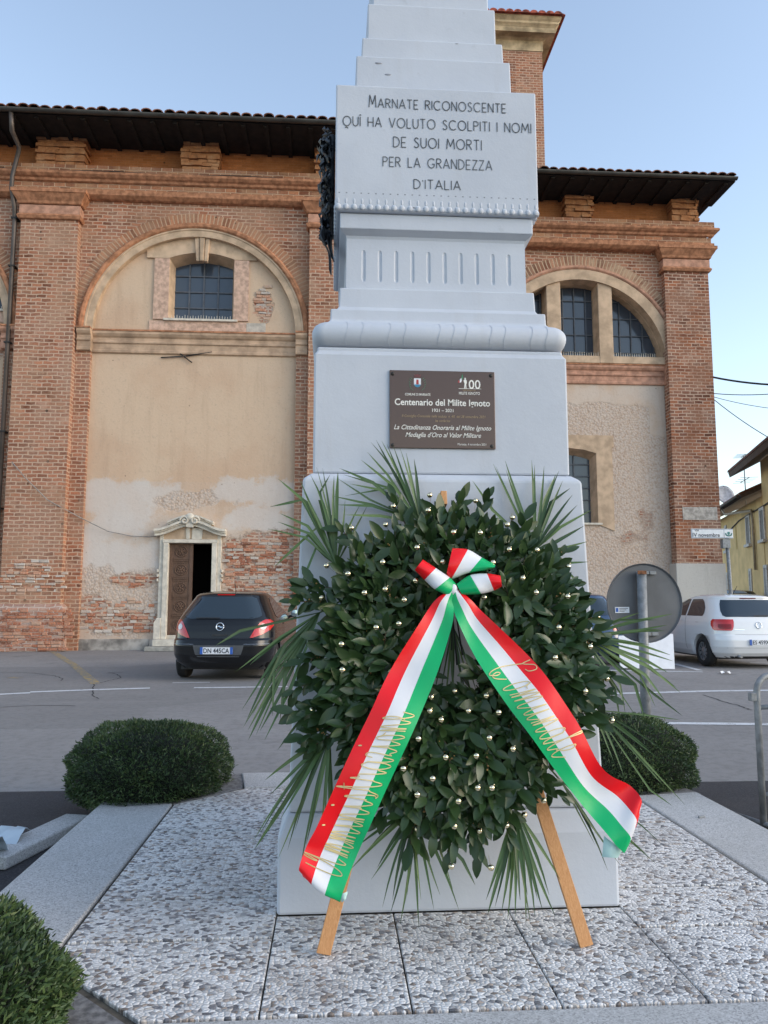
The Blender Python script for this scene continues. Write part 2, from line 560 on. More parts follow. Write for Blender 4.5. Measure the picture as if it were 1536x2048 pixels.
t = NT('fresh dark asphalt'); p = t.pos()
n2 = t.noise(p, 110, 3, .7); n3 = t.noise(p, 2.5, 5)
c = t.mix(t.step(n2.outputs[0], .42, .7), (.036, .034, .038), (.075, .072, .075))
c = t.mix(t.math('MULTIPLY', t.step(n3.outputs[0], .5, .75), .3), c, (.085, .08, .08))
M_asph2 = t.out(c, .8, t.bump(n2.outputs[0], .5, .006), spec=.3)


def paint_mat(name, col, lo=.38):
    t = NT(name); p = t.pos()
    a = t.noise(p, 9, 6, .7); b = t.noise(p, 60, 3, .7)
    m = t.step(t.math('ADD', t.math('MULTIPLY', a.outputs[0], .6), t.math('MULTIPLY', b.outputs[0], .4)), lo, lo + .1)
    return t.out(t.mix(m, (.2, .195, .2), col), .8, spec=.3)


M_white_line = paint_mat('worn white road paint', (.62, .63, .65))
M_yellow_line = paint_mat('worn yellow road paint', (.42, .30, .09), .47)
M_crack = plain('asphalt crack', (.05, .048, .05), .95)
M_granite = None
t = NT('grey granite'); p = t.pos()
v1 = t.n('ShaderNodeTexVoronoi', {'Vector': p, 'Scale': 210.0}); n1 = t.noise(p, 3, 4); n2 = t.noise(p, 120, 2)
c = t.ramp(t.n('ShaderNodeSeparateColor', {0: v1.outputs['Color']}).outputs[0], [(0, .13), (.25, .34), (.6, .46), (1, .62)])
c = t.mix(.35, c, (.47, .465, .465))
c = t.mix(t.math('MULTIPLY', t.step(n1.outputs[0], .4, .7), .3), c, (.36, .355, .34))
M_granite = t.out(c, .75, t.bump(n2.outputs[0], .2, .002), spec=.35)

t = NT('exposed pebble paving'); p = t.pos()
nz = t.noise(p, 18, 2)
wv = t.n('ShaderNodeVectorMath', operation='MULTIPLY_ADD'); t.put(wv.inputs[0], nz.outputs['Color']); wv.inputs[1].default_value = (.018, .018, .018); t.put(wv.inputs[2], p)
mp = t.n('ShaderNodeMapping', {'Vector': wv, 'Scale': (60, 70, 0.001)})
v1 = t.n('ShaderNodeTexVoronoi', {'Vector': mp, 'Scale': 1.0, 'Randomness': .95}, voronoi_dimensions='2D')
v2 = t.n('ShaderNodeTexVoronoi', {'Vector': mp, 'Scale': 1.0, 'Randomness': .95}, voronoi_dimensions='2D', feature='DISTANCE_TO_EDGE')
sc_ = t.n('ShaderNodeSeparateColor', {0: v1.outputs['Color']})
pc = t.ramp(sc_.outputs[0], [(0, (.76, .75, .74)), (.28, (.60, .59, .585)), (.42, (.84, .83, .82)), (.63, (.50, .48, .47)), (.70, (.42, .34, .285)), (.745, (.20, .20, .215)), (.80, (.36, .36, .37)), (.86, (.11, .115, .13)), (.915, (.62, .56, .50)), (.955, (.20, .16, .135))], 'CONSTANT')
pn = t.noise(p, 170, 3)
pc = t.mix(t.math('MULTIPLY', t.step(pn.outputs[0], .35, .75), .25), pc, (.45, .43, .41))
dirt = t.noise(p, 2.0, 6, .65)
gap = t.step(v2.outputs['Distance'], -.01, .06)
pc = t.mix(gap, (.22, .20, .185), pc)
pc = t.mix(t.math('MULTIPLY', t.step(dirt.outputs[0], .48, .72), .35), pc, (.24, .21, .19))
hgt = t.math('SUBTRACT', t.math('MULTIPLY', t.step(v2.outputs['Distance'], .0, .35), 1.0), t.math('MULTIPLY', sc_.outputs[1], .0))
M_pebble = t.out(pc, .5, t.bump(hgt, .5, .007), spec=.4)
M_joint = plain('mossy joint', (.10, .085, .065), .95, var=.3, scale=20)


def leaf_mat(name, stops, rough=.35, rib=(.16, .22, .06), back=None, spec=.5, trans=0.0):
    t = NT(name)
    r = t.attr('rnd')
    nz = t.noise(t.pos(), 40, 3)
    c = t.ramp(t.math('ADD', r, t.math('MULTIPLY', t.math('SUBTRACT', nz.outputs[0], .5), .25)), stops)
    if rib:
        u = t.math('ABSOLUTE', t.n('ShaderNodeSeparateXYZ', {0: t.uv()}).outputs[0])
        c = t.mix(t.math('MULTIPLY', t.step(u, .14, .03), .55), c, rib)
    if back:
        c = t.mix(t.n('ShaderNodeNewGeometry').outputs['Backfacing'], c, back)
    return t.out(c, rough, spec=spec)


M_laurel = leaf_mat('laurel leaf', [(0, (.006, .016, .007)), (.30, (.016, .044, .011)), (.58, (.040, .090, .018)), (.80, (.080, .140, .028)), (1, (.14, .19, .045))], .30, back=(.030, .060, .020), spec=.38)
M_palm = leaf_mat('palm leaflet', [(0, (.030, .066, .018)), (.5, (.062, .122, .030)), (1, (.13, .20, .055))], .45, rib=(.10, .17, .06))
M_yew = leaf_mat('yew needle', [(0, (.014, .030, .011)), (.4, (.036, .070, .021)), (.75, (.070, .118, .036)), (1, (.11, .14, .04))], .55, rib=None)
M_yew_core = plain('yew twig core', (.008, .012, .006), .95, var=.3, scale=20)
M_stem = plain('brown laurel twig', (.075, .045, .022), .7)
M_berry = plain('laurel bud', (.30, .17, .05), .45, var=.3, scale=60)
M_gold = NT('pale gold bauble').out((.88, .76, .52), .08, metal=1.0)
M_letter = NT('gold foil lettering').out((.60, .45, .22), .34, metal=.85)
M_cord = plain('black cord', (.012, .012, .014), .5)

t = NT('tricolour ribbon')
v_ = t.n('ShaderNodeSeparateXYZ', {0: t.uv()}).outputs[0]
c = t.ramp(v_, [(0, (.004, .42, .14)), (.3333, (.72, .73, .77)), (.6667, (.80, .008, .014))], 'CONSTANT')
bk = t.mix(.45, c, (.62, .72, .72))
c = t.mix(t.n('ShaderNodeNewGeometry').outputs['Backfacing'], c, bk)
M_ribbon = t.out(c, .33, t.bump(t.noise(t.pos(), 9, 3).outputs[0], .12, .02), spec=.35)

# ================================================================ GROUND
def sheet(name, poly, z, mat, kind='structure'):
    mb = MB()
    mb.add([(x, y, z) for x, y in poly], [tuple(range(len(poly)))])
    o = mb.build(name, mat)
    tag(o, kind=kind)
    return o


sheet('ground', [(-400, -400), (400, -400), (400, 400), (-400, 400)], 0.0, M_asph)
sheet('asphalt_apron', [(-14, -20), (14, -20), (14, 5.62), (3.3, 5.60), (-.2, 5.63), (-14, 5.68)], 0.004, M_asph2)


def gstrip(name, pts, wd, mat, z=.004):
    """painted strip on the ground along pixels of the photograph"""
    P = [ground(*p)[:2] for p in pts]
    V, F = strokes_to_faces([P], wd, lambda a, b: (a, b, z))
    o = MB().add(V, F).build(name, mat)
    return tag(o, kind='structure')


gstrip('white_line', [(-200, 1397), (0, 1389), (60, 1386)], .14, M_white_line)
gstrip('white_line', [(60, 1384.5), (180, 1380), (300, 1376.5)], .14, M_white_line)
gstrip('white_line', [(388, 1376), (470, 1375), (575, 1373.5)], .12, M_white_line)
gstrip('white_line', [(345, 1366), (420, 1365)], .06, M_white_line)
gstrip('white_line', [(1150, 1389.5), (1330, 1385), (1420, 1382.5), (1700, 1379)], .16, M_white_line)
gstrip('white_line', [(1150, 1446), (1300, 1446.5), (1536, 1449), (1760, 1452)], .15, M_white_line)
gstrip('white_line', [(1200, 1341), (1335, 1343), (1405, 1344)], .12, M_white_line)
gstrip('white_line', [(1350, 1328), (1400, 1341)], .12, M_white_line)
gstrip('white_line', [(1500, 1326), (1700, 1330)], .10, M_white_line)
gstrip('yellow_line', [(106, 1304), (145, 1328), (192, 1368)], .16, M_yellow_line)
gstrip('yellow_line', [(20, 1355), (40, 1356)], .16, M_yellow_line)
for pts in ([(0, 1345), (60, 1346), (110, 1352), (125, 1358), (120, 1362)], [(192, 1368), (215, 1362), (240, 1356), (235, 1350), (220, 1345)], [(188, 1368), (186, 1390), (200, 1398)],
            [(1410, 1390), (1445, 1403), (1480, 1412), (1500, 1420)], [(0, 1415), (80, 1411), (150, 1412)]):
    P = catmull([ground(*p)[:2] for p in pts], 6)
    P = [q + RNG.normal(0, .012, 2) for q in P]
    V, F = strokes_to_faces([P], .022, lambda a, b: (a, b, .003))
    tag(MB().add(V, F).build('asphalt_crack', M_crack), kind='structure')
g = ground(1450, 1348)
mb = MB()
P = [[(g[0] + (i - 2) * .05, g[1] + (j - 1.5) * .05, .015 + .035 * ((i * 7 + j * 5) % 3) / 2) for j in range(4)] for i in range(5)]
mb.grid(P, smooth=False)
tag(mb.build('paper_scrap', plain('white litter paper', (.75, .76, .78), .8, var=.05)), 'small crumpled white paper scrap on the asphalt behind the white car', 'litter')

# ================================================================ CHURCH
church = thing('church', 'old brick and plaster church with arched bays, open carved door and tiled eaves', 'church', (0, 21, 0))
PF, AP, WP = 21.1, 21.36, 21.52      # pier front, arch wall, plaster panel
ZS = 8.87                            # springing line of the arches


def vnoise(x, z, s, seed):
    r = np.random.default_rng(seed)
    G = r.random((64, 64))
    u, v = x * s + 31.7, z * s + 17.3
    i, j = np.floor(u).astype(int), np.floor(v).astype(int)
    a, b = u - i, v - j
    a, b = a * a * (3 - 2 * a), b * b * (3 - 2 * b)
    g_ = lambda p, q: G[p % 64, q % 64]
    return (g_(i, j) * (1 - a) + g_(i + 1, j) * a) * (1 - b) + (g_(i, j + 1) * (1 - a) + g_(i + 1, j + 1) * a) * b


def blob(x, z, cx, cz, rx, rz, seed=1, rag=.35):
    d = np.sqrt(((x - cx) / rx) ** 2 + ((z - cz) / rz) ** 2)
    d = d + (vnoise(x, z, 2.2, seed) - .5) * rag * 2 + (vnoise(x, z, 6, seed + 1) - .5) * rag
    return np.clip(1.25 - .75 * d, 0, 1)


def panel(name, x0, x1, z0, z1, Y, paint, holes=(), parent=church, step=.12, mat=M_plaster, thick=.3):
    """plaster wall on plane Y with rectangular openings; paint(x,z) -> worn / patched areas"""
    xs = set(np.round(np.linspace(x0, x1, max(2, int((x1 - x0) / step))), 4)); zs = set(np.round(np.linspace(z0, z1, max(2, int((z1 - z0) / step))), 4))
    for h in holes:
        xs |= {h[0], h[1]}; zs |= {h[2], h[3]}
    xs, zs = sorted(xs), sorted(zs)
    X, Z = np.meshgrid(xs, zs, indexing='ij')
    at_ = paint(X.ravel(), Z.ravel())
    mb = MB()
    V = [(x, Y, z) for x in xs for z in zs]
    nz = len(zs)
    F = []
    for i in range(len(xs) - 1):
        for j in range(nz - 1):
            cx, cz = (xs[i] + xs[i + 1]) / 2, (zs[j] + zs[j + 1]) / 2
            if any(h[0] < cx < h[1] and h[2] < cz < h[3] for h in holes): continue
            F.append((i * nz + j, (i + 1) * nz + j, (i + 1) * nz + j + 1, i * nz + j + 1))
    mb.add(V, F)
    return mb.build(name, mat, parent, fix=False, attrs=at_)


def pz(py, px=400, Y=WP): return at(px, py, Y)[2]
def pxx(px, py=900, Y=WP): return at(px, py, Y)[0]


def B(x, z, px, py, rx, ry, Y, seed, rag=.35):
    c_ = at(px, py, Y); s_ = Y / FPX * 1.02
    return blob(x, z, c_[0], c_[2], rx * s_, ry * s_, seed, rag)


def paint_left(x, z):
    tone = np.clip((4.62 - z) * 6 + .5, 0, 1)
    tone = np.maximum(tone, 0)
    pale = np.zeros_like(x); wear = np.zeros_like(x); rough = np.zeros_like(x)
    for a in ((200, 990, 55, 38), (560, 990, 55, 32), (300, 985, 75, 22), (235, 1122, 85, 40), (250, 1030, 60, 40), (470, 985, 60, 22), (592, 1150, 14, 60), (190, 1060, 40, 30), (520, 1040, 60, 25)):
        pale = np.maximum(pale, B(x, z, *a, WP, int(a[0])))
    for a in ((525, 1110, 75, 42), (565, 1085, 55, 28), (520, 1160, 78, 30), (530, 1240, 75, 55), (565, 1200, 40, 60), (265, 1160, 45, 14), (180, 1215, 45, 26), (250, 1240, 60, 18), (285, 1165, 18, 14)):
        wear = np.maximum(wear, B(x, z, *a, WP, int(a[0] + 3), .3))
    wear = np.where(z > 5, np.maximum(wear * 0, .75 * B(x, z, 530, 610, 20, 45, WP, 55, .3)), wear)
    for a in ((385, 1002, 62, 20), (230, 1200, 95, 60), (260, 1225, 90, 45), (520, 1190, 90, 60), (180, 1180, 50, 30), (610, 1120, 40, 60)):
        rough = np.maximum(rough, B(x, z, *a, WP, int(a[0] + 9)))
    low = np.clip((.35 - z) * 8, 0, 1)
    wear = wear * (1 - low); pale = np.maximum(pale, .75 * low)
    return dict(tone=tone, wear=wear * .95, pale=pale * (wear < .6), rough=rough)


# the door and window openings of the front bay
DX0, DX1, DZ1 = -4.47, -3.30, 2.90
W1 = (-4.72, -2.88, 9.30, 11.28)
panel('plaster_wall', -6.95, -.95, 0, 12.2, WP, paint_left, [(DX0, DX1, 0, DZ1), W1])
paint_none = lambda x, z: dict(tone=np.clip((3.0 - z) * 2, 0, 1), wear=.5 * B(x, z, 0, 700, 30, 30, WP, 8), pale=np.zeros_like(x), rough=.8 * np.clip(1.6 - z, 0, 1))
W0 = (-11.0, -9.06, 9.45, 11.45)
panel('plaster_wall', -13.2, -8.7, 0, 12.2, WP, paint_none, [W0])


def arch_wall(name, x0, x1, z1, cx, r, zs, Y, mat, parent=church, depth=.22, low=None):
    """brick wall above a round arch, its soffit and jambs; low = bottom of the jamb strips"""
    mb = MB()
    xs = sorted(set([x0, cx - r, cx + r, x1] + [cx + r * cos(pi * k / 40) for k in range(41)]))
    for a, b in zip(xs[:-1], xs[1:]):
        def zb(x): return zs + sqrt(max(0, r * r - (x - cx) ** 2)) if abs(x - cx) <= r else zs
        if b <= cx - r + 1e-6 or a >= cx + r - 1e-6:
            za = zb_ = (low if low is not None else zs)
        else:
            za, zb_ = zb(a), zb(b)
        mb.add([(a, Y, za), (b, Y, zb_), (b, Y, z1), (a, Y, z1)], [(0, 1, 2, 3)])
        mb.add([(a, Y, za), (b, Y, zb_), (b, Y + depth, zb_), (a, Y + depth, za)], [(3, 2, 1, 0)])
    if low is not None:
        for x in (cx - r, cx + r):
            mb.add([(x, Y, low), (x, Y + depth, low), (x, Y + depth, zs), (x, Y, zs)], [(0, 1, 2, 3)])
    return mb.build(name, mat, parent, fix=False)


CX = -3.93
arch_wall('arch_wall', -7.2, -.70, 12.72, CX, 2.86, ZS, AP, M_brick, low=0.0)
arch_wall('arch_wall', -13.2, -8.75, 12.72, -12.0, 2.86, ZS, AP, M_brick, low=0.0)


def arch_trim(cx, Y, parent=church, worn=False, stone=False):
    if stone:   # the thermal window of the far chapel
        MB().arc([(2.80, Y + .3), (2.80, Y - .10), (3.12, Y - .10), (3.16, Y - .06), (3.16, Y + .3)], cx, ZS, 0, pi, 56).build('arch_surround', M_stone, parent)
        MB().arc([(3.163, Y + .1), (3.163, Y - .085), (3.20, Y - .12), (3.27, Y - .12), (3.29, Y - .05), (3.29, Y + .1)], cx, ZS, 0, pi, 56).build('archivolt', M_pink, parent)
        MB().arc([(3.293, Y + .1), (3.293, Y - .02), (3.62, Y - .02), (3.62, Y + .1)], cx, ZS, .02, pi - .02, 56).build('arch_ring', M_brick_arch_dull, parent)
        return
    MB().arc([(2.83, Y + .16), (2.83, Y - .03), (3.0, Y - .045), (3.02, Y - .07), (3.06, Y - .07), (3.06, Y + .16)], cx, ZS, 0, pi, 56).build('arch_surround', M_stone, parent)
    MB().arc([(3.063, Y + .1), (3.063, Y - .08), (3.10, Y - .12), (3.17, Y - .13), (3.22, Y - .10), (3.22, Y + .1)], cx, ZS, 0, pi, 56).build('archivolt', M_terra, parent)
    MB().arc([(3.223, Y + .1), (3.223, Y - .022), (3.52, Y - .022), (3.52, Y + .1)], cx, ZS, .03, pi - .03, 56).build('arch_ring', M_brick_arch, parent)


arch_trim(CX, AP)
arch_trim(-12.0, AP)


def pier(x0, x1, parent=church, Y=PF, back=AP + .1, mat=M_brick, plinth=True, zb=0.0):
    MB().box(x0, x1, Y, back, zb, 11.95).build('pier', mat, parent)
    e = .003
    L = [(.05, 11.953), (.07, 11.97), (.10, 12.04), (.06, 12.09), (.045, 12.11), (.045, 12.36), (.06, 12.38), (.085, 12.40), (.10, 12.46), (.16, 12.55), (.22, 12.66), (.24, 12.66), (.24, 12.76)]
    a = MB().rect_loft([(x0 - p, x1 + p, Y - p, back, z) for p, z in L[:5]] )
    a.build('capital', M_terra, parent)
    MB().rect_loft([(x0 - .045, x1 + .045, Y - .045, back, 12.113), (x0 - .045, x1 + .045, Y - .045, back, 12.36)]).build('capital', M_pink, parent)
    MB().rect_loft([(x0 - p, x1 + p, Y - p, back, z + e) for p, z in L[6:]]).build('capital', M_terra, parent)
    if plinth:
        MB().rect_loft([(x0 - .13, x1 + .13, Y - .13, back, 0), (x0 - .13, x1 + .13, Y - .13, back, 1.12), (x0 - .03, x1 + .03, Y - .03, back, 1.24)]).build('plinth', M_brick_plinth, parent, bevel=.02)


M_brick_plinth = brick_mat('worn plinth brick', (.34, .14, .09), (.50, .21, .12), (.52, .43, .37), jitter=.05, wash=((.50, .36, .29), .7))
pier(-8.77, -7.2)
pier(-.72, .85)

# impost moulding between the piers
def imposts(x0, x1, xl, xr, Y, parent=church, brk=.06, m=M_stone, mt=M_terra):
    for (a, b, d) in ((xl, xr, 0.0), (x0, xl, brk), (xr, x1, brk)):
        y = Y - d
        prof = [(WP + 3, 8.26), (y - .02, 8.26), (y - .04, 8.28), (y - .04, 8.34), (y - .02, 8.36), (y - .02, 8.52), (y - .06, 8.55), (y - .06, 8.60), (y - .03, 8.62), (y - .03, 8.70), (y - .08, 8.74), (y - .12, 8.80), (y - .12, 8.87), (WP + 3, 8.87)]
        prof = [(min(q, Y + .35), z) for q, z in prof]
        MB().extrude_x(prof, a + .002, b - .002).build('impost_moulding', m, parent)
        MB().extrude_x([(Y + .2, 8.873), (y - .14, 8.873), (y - .14, 8.92), (Y + .2, 8.92)], a + .002, b - .002).build('impost_moulding', mt, parent)


imposts(-7.15, -.75, CX - 2.84, CX + 2.84, WP - .02, brk=.20, m=plain('faded buff stone', (.49, .345, .24), .9, spec=.2, var=.16, scale=3, bump=.3))
imposts(-13.2, -8.8, -13.0, -9.2, WP - .02, brk=.20, m=M_pink)


# entablature
def entab(x0, x1, Y, parent=church, ret=None):
    def ex(prof, name, mat):
        pr_ = [(Y + .4, prof[0][1])] + [(Y - p, z) for p, z in prof] + [(Y + .4, prof[-1][1])]
        MB().extrude_x(pr_, x0, x1).build(name, mat, parent)
        if ret:   # the moulding turns the corner
            rings = [[(x1 + .001 + p - .4 if False else x1 + p, y, z) for p, z in prof] for y in (Y - prof[0][0], ret)]
            m_ = MB()
            for i in range(len(prof) - 1):
                (p0, z0), (p1, z1) = prof[i], prof[i + 1]
                m_.add([(x1, Y - p0, z0), (x1 + p0, Y - p0, z0), (x1 + p1, Y - p1, z1), (x1, Y - p1, z1)], [(0, 1, 2, 3)])
                m_.add([(x1 + p0, Y - p0, z0), (x1 + p0, ret, z0), (x1 + p1, ret, z1), (x1 + p1, Y - p1, z1)], [(0, 1, 2, 3)])
            m_.build(name, mat, parent, fix=False)
    ex([(.06, 12.68), (.12, 12.70), (.20, 12.76), (.22, 12.78), (.22, 12.92)], 'cornice', M_terra)
    ex([(.15, 12.923), (.15, 13.13)], 'brick_course', M_brick_cor)
    ex([(.17, 13.133), (.22, 13.16), (.24, 13.22), (.30, 13.25), (.36, 13.31), (.36, 13.37), (.33, 13.40)], 'cornice', M_terra)
    ex([(.24, 13.403), (.24, 13.63)], 'brick_course', M_brick_cor)


entab(-13.2, 1.2, AP)
# attic wall and its brick stumps
MB().box(-13.2, 1.2, 21.6, 21.9, 13.6, 14.6).build('attic_wall', M_brick_new, church)


def stump(xc, Y, wd, parent=church, seed=0, zt=14.45):
    r = random.Random(seed)
    mb = MB()
    z = 13.635
    k = 0
    while z < zt:
        h = .105
        o = .03 * (k % 2) + r.uniform(-.02, .03)
        x = xc - wd / 2 - o
        while x < xc + wd / 2 + o - .08:
            x2 = min(x + r.uniform(.22, .32), xc + wd / 2 + o)
            d = r.uniform(-.03, .03)
            mb.box(x + .004, x2 - .004, Y + d - .04 * (k % 2), Y + .55, z + .006, z + h - .008)
            x = x2
        z += h
        k += 1
    mb.box(xc - wd / 2 + .03, xc + wd / 2 - .03, Y + .06, Y + .5, 13.632, zt - .03)
    mb.build('brick_stump', M_stump, parent)


t = NT('rough stump brick'); n1 = t.noise(t.pos(), 3, 5, .7); n2 = t.noise(t.pos(), 25, 4)
c = t.ramp(n1.outputs[0], [(.3, (.22, .10, .055)), (.5, (.42, .18, .075)), (.7, (.50, .28, .15))])
M_stump = t.out(t.mix(t.math('MULTIPLY', n2.outputs[0], .4), c, (.3, .17, .1)), .95, t.bump(n2.outputs[0], .6, .02), spec=.15)
for i, (px0, px1) in enumerate(((75, 168), (364, 438))):
    a, b = at(px0, 310, 21.15)[0], at(px1, 310, 21.15)[0]
    stump((a + b) / 2, 21.15, b - a, seed=i)
stump(.0, 21.15, 1.15, seed=4)
stump(-12.3, 21.15, 1.15, seed=5)


# eaves and roofs
def eaves(x0, x1, ye, yw, ze, parent=church, hip=False, slope=.33, deep=7.0, mtile=M_tile):
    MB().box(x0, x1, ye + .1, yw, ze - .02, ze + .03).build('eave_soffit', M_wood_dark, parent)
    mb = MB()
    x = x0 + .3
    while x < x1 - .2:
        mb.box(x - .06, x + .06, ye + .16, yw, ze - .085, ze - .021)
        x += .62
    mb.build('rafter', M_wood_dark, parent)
    # gutter: half round
    g_ = []
    for xx in (x0, x1):
        g_.append([(xx, ye + .085 * cos(a), ze + .06 - .085 * sin(a)) for a in [pi * k / 10 for k in range(11)]] + [(xx, ye + .07 * cos(a), ze + .062 - .07 * sin(a)) for a in [pi * k / 10 for k in range(10, -1, -1)]])
    MB().loft(g_, smooth=False).build('gutter', M_gutter, parent)
    # pantiles: rows of round tiles running up the slope
    r = .15
    n = int((x1 - x0) / (2 * r))
    mb = MB()
    for k in range(n):
        xc = x0 + r + k * 2 * r + random.uniform(-.02, .02)
        y0 = ye + .02 + random.uniform(-.03, .03); z0 = ze + .14 + random.uniform(-.015, .015)
        prof = [(cos(a) * r * .98, sin(a) * r * .62) for a in [pi * i / 6 for i in range(7)]]
        ringA = [(xc + px_, y0, z0 + pz_) for px_, pz_ in prof] + [(xc + px_ * .82, y0, z0 + pz_ * .75 - .005) for px_, pz_ in reversed(prof)]
        ringB = [(a, b + deep, c_ + deep * slope) for a, b, c_ in ringA]
        mb.loft([ringA, ringB])
    mb.build('roof_tiles', mtile, parent)
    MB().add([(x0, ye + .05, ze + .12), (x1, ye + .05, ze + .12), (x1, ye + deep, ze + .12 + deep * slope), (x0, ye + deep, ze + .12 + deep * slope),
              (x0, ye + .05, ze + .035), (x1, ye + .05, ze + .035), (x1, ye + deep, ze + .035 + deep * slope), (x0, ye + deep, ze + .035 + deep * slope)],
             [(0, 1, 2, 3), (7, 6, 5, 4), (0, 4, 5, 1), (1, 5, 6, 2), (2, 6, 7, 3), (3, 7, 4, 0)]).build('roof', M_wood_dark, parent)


eaves(-13.4, 1.5, 20.0, 21.65, 14.46)
# body of the nave behind the front
MB().box(-13.2, 1.2, 22.4, 30, 0, 14.5).build('nave_body', M_brick, church)
MB().box(1.0, 1.2, 21.5, 24.2, 0, 14.4).build('nave_corner', M_brick, church)


# windows
def church_window(x0, x1, z0, z1, Y, nx, nz, rise=.18, parent=church, depth=.42, spikes=True, frame=True, mat_f=M_stone):
    """opening with splayed jambs, leaded glass set back, bird spikes on the sill"""
    cx, hw = (x0 + x1) / 2, (x1 - x0) / 2

    def top(x): return z1 - rise * ((x - cx) / hw) ** 2
    xs = [x0 + (x1 - x0) * k / 12 for k in range(13)]
    out = [(x0, z0), (x1, z0)] + [(x, top(x)) for x in reversed(xs)]
    s = .90
    inn = [(cx + (x - cx) * s, z0 + (z - z0) * .93 + .02) for x, z in out]
    fr = MB()
    fr.loft([[(x, Y, z) for x, z in out], [(x, Y + depth, z) for x, z in inn]], caps=False)
    w_ = fr.build('window', mat_f, parent, fix=False)
    g_ = MB().add([(x, Y + depth - .01, z) for x, z in inn], [tuple(range(len(inn)))])
    g_.build('pane', M_glass, w_)
    b = MB()
    ix0, ix1 = cx - hw * s, cx + hw * s
    for k in range(1, nx):
        x = ix0 + (ix1 - ix0) * k / nx
        b.box(x - .02, x + .02, Y + depth - .05, Y + depth - .012, z0 + .02, z0 + (top((x - cx) / s + cx) - z0) * .93 + .02)
    for k in range(1, nz):
        z = z0 + (z1 - z0) * k / nz * .97
        b.box(ix0, ix1, Y + depth - .047, Y + depth - .014, z - .018, z + .018)
    b.build('glazing_bars', M_lead, w_)
    if spikes:
        sp = MB()
        x = x0 + .03
        while x < x1 - .02:
            sp.box(x - .006, x + .006, Y - .03, Y - .02, z0 + .0, z0 + .10 + random.uniform(-.02, .02))
            x += .075
        sp.build('bird_spikes', M_stone_grey, w_)
    MB().box(x0 - .12, x1 + .12, Y - .08, Y + .1, z0 - .06, z0 - .001).build('sill', M_stone_grey, w_)
    return w_


church_window(W1[0], W1[1], W1[2], W1[3], WP - .02, 4, 4)
church_window(W0[0], W0[1], W0[2], W0[3], WP - .02, 4, 4)


M_jamb = plain('eroded pink jamb', (.57, .39, .30), .92, spec=.2, var=.15, scale=9, bump=.5)


def window_surround(x0, x1, z0, z1, Y, parent=church):
    """moulded frame with ears, arched head and keystone"""
    a, b = x0 - .42, x1 + .42
    cx = (x0 + x1) / 2
    out = [(a, z0 - .02), (a, z1 - .28), (a - .24, z1 - .28), (a - .24, z1 - .02), (a + .18, z1 + .2)]
    head = [(a + .30, z1 + .20)] + [(cx + (x1 - x0) * .78 * k / 6, z1 + .50 - .28 * (k / 6) ** 2) for k in range(-6, 7)] + [(b - .30, z1 + .20)]
    out = [(a, z0 - .02), (a, z1 - .28), (a - .22, z1 - .28), (a - .22, z1 - .02)] + head[1:-1] + [(b + .22, z1 - .02), (b + .22, z1 - .28), (b, z1 - .28), (b, z0 - .02)]
    hw = (x1 - x0) / 2
    inn = [(x1, z0 - .02)] + [(cx + hw * k / 8, z1 - .18 * (k / 8) ** 2) for k in range(8, -9, -1)] + [(x0, z0 - .02)]
    # ring as quads between outer and inner outlines (paired by arc)
    mb = MB()
    # left jamb, right jamb, head
    y0, y1 = Y - .05, Y + .04
    mb.prism_y([(a, z0 - .02), (x0, z0 - .02), (x0, z1 - .19), (a, z1 - .19)], y0, y1)
    mb.prism_y([(x1, z0 - .02), (b, z0 - .02), (b, z1 - .19), (x1, z1 - .19)], y0, y1)
    mb.build('window_surround', M_jamb, parent)
    hd = MB()
    N = 14
    up = [a - .22 + (b - a + .44) * k / N for k in range(N + 1)]
    lo = [x0 + (x1 - x0) * k / N for k in range(N + 1)]
    poly = [(a - .22, z1 - .187), (x0, z1 - .187)] + [(x, z1 - .18 * ((x - cx) / hw) ** 2) for x in lo] + [(x1, z1 - .187), (b + .22, z1 - .187), (b + .22, z1 + .05)]
    poly += [(b + .02, z1 + .18)] + [(cx + hw * .9 * k / 6, z1 + .48 - .16 * (k / 6) ** 2) for k in range(6, -7, -1)] + [(a - .02, z1 + .18), (a - .22, z1 + .05)]
    hd.prism_y(poly, Y - .062, Y + .04)
    hd.build('window_surround', M_stone, parent)
    # keystone with three flutes
    k_ = MB()
    for i, (u0, u1) in enumerate(((-.21, -.08), (-.07, .07), (.08, .21))):
        d = .16 if i == 1 else .13
        k_.prism_y([(cx + u0 * .75, z1 - .28), (cx + u1 * .75, z1 - .28), (cx + u1 * 1.15, z1 + .62), (cx + u0 * 1.15, z1 + .62)], Y - d, Y + .03)
    k_.build('keystone', M_stone, parent, bevel=.02)
    MB().prism_y([(a - .1, z0 - .38), (b - .05, z0 - .38), (b - .05, z0 - .065), (a - .1, z0 - .065)], Y - .035, Y + .02).build('window_surround', M_jamb, parent)
    MB().prism_y([(b - .045, z0 - .40), (b + .5, z0 - .40), (b + .5, z0 - .07), (b - .045, z0 - .07)], Y - .03, Y + .02).build('window_surround', plain('grey cement patch', (.50, .45, .39), .9), parent)


window_surround(W1[0], W1[1], W1[2], W1[3], WP)
window_surround(W0[0], W0[1], W0[2], W0[3], WP)

# wall anchor bars under the lunette
an = MB()
for (p, q) in (((322, 715), (372, 712)), ((372, 712), (424, 704)), ((360, 707), (384, 725))):
    an.tube([at(*p, WP - .05), at(*q, WP - .05)], .018, 6)
an.build('wall_anchor', M_iron, church)

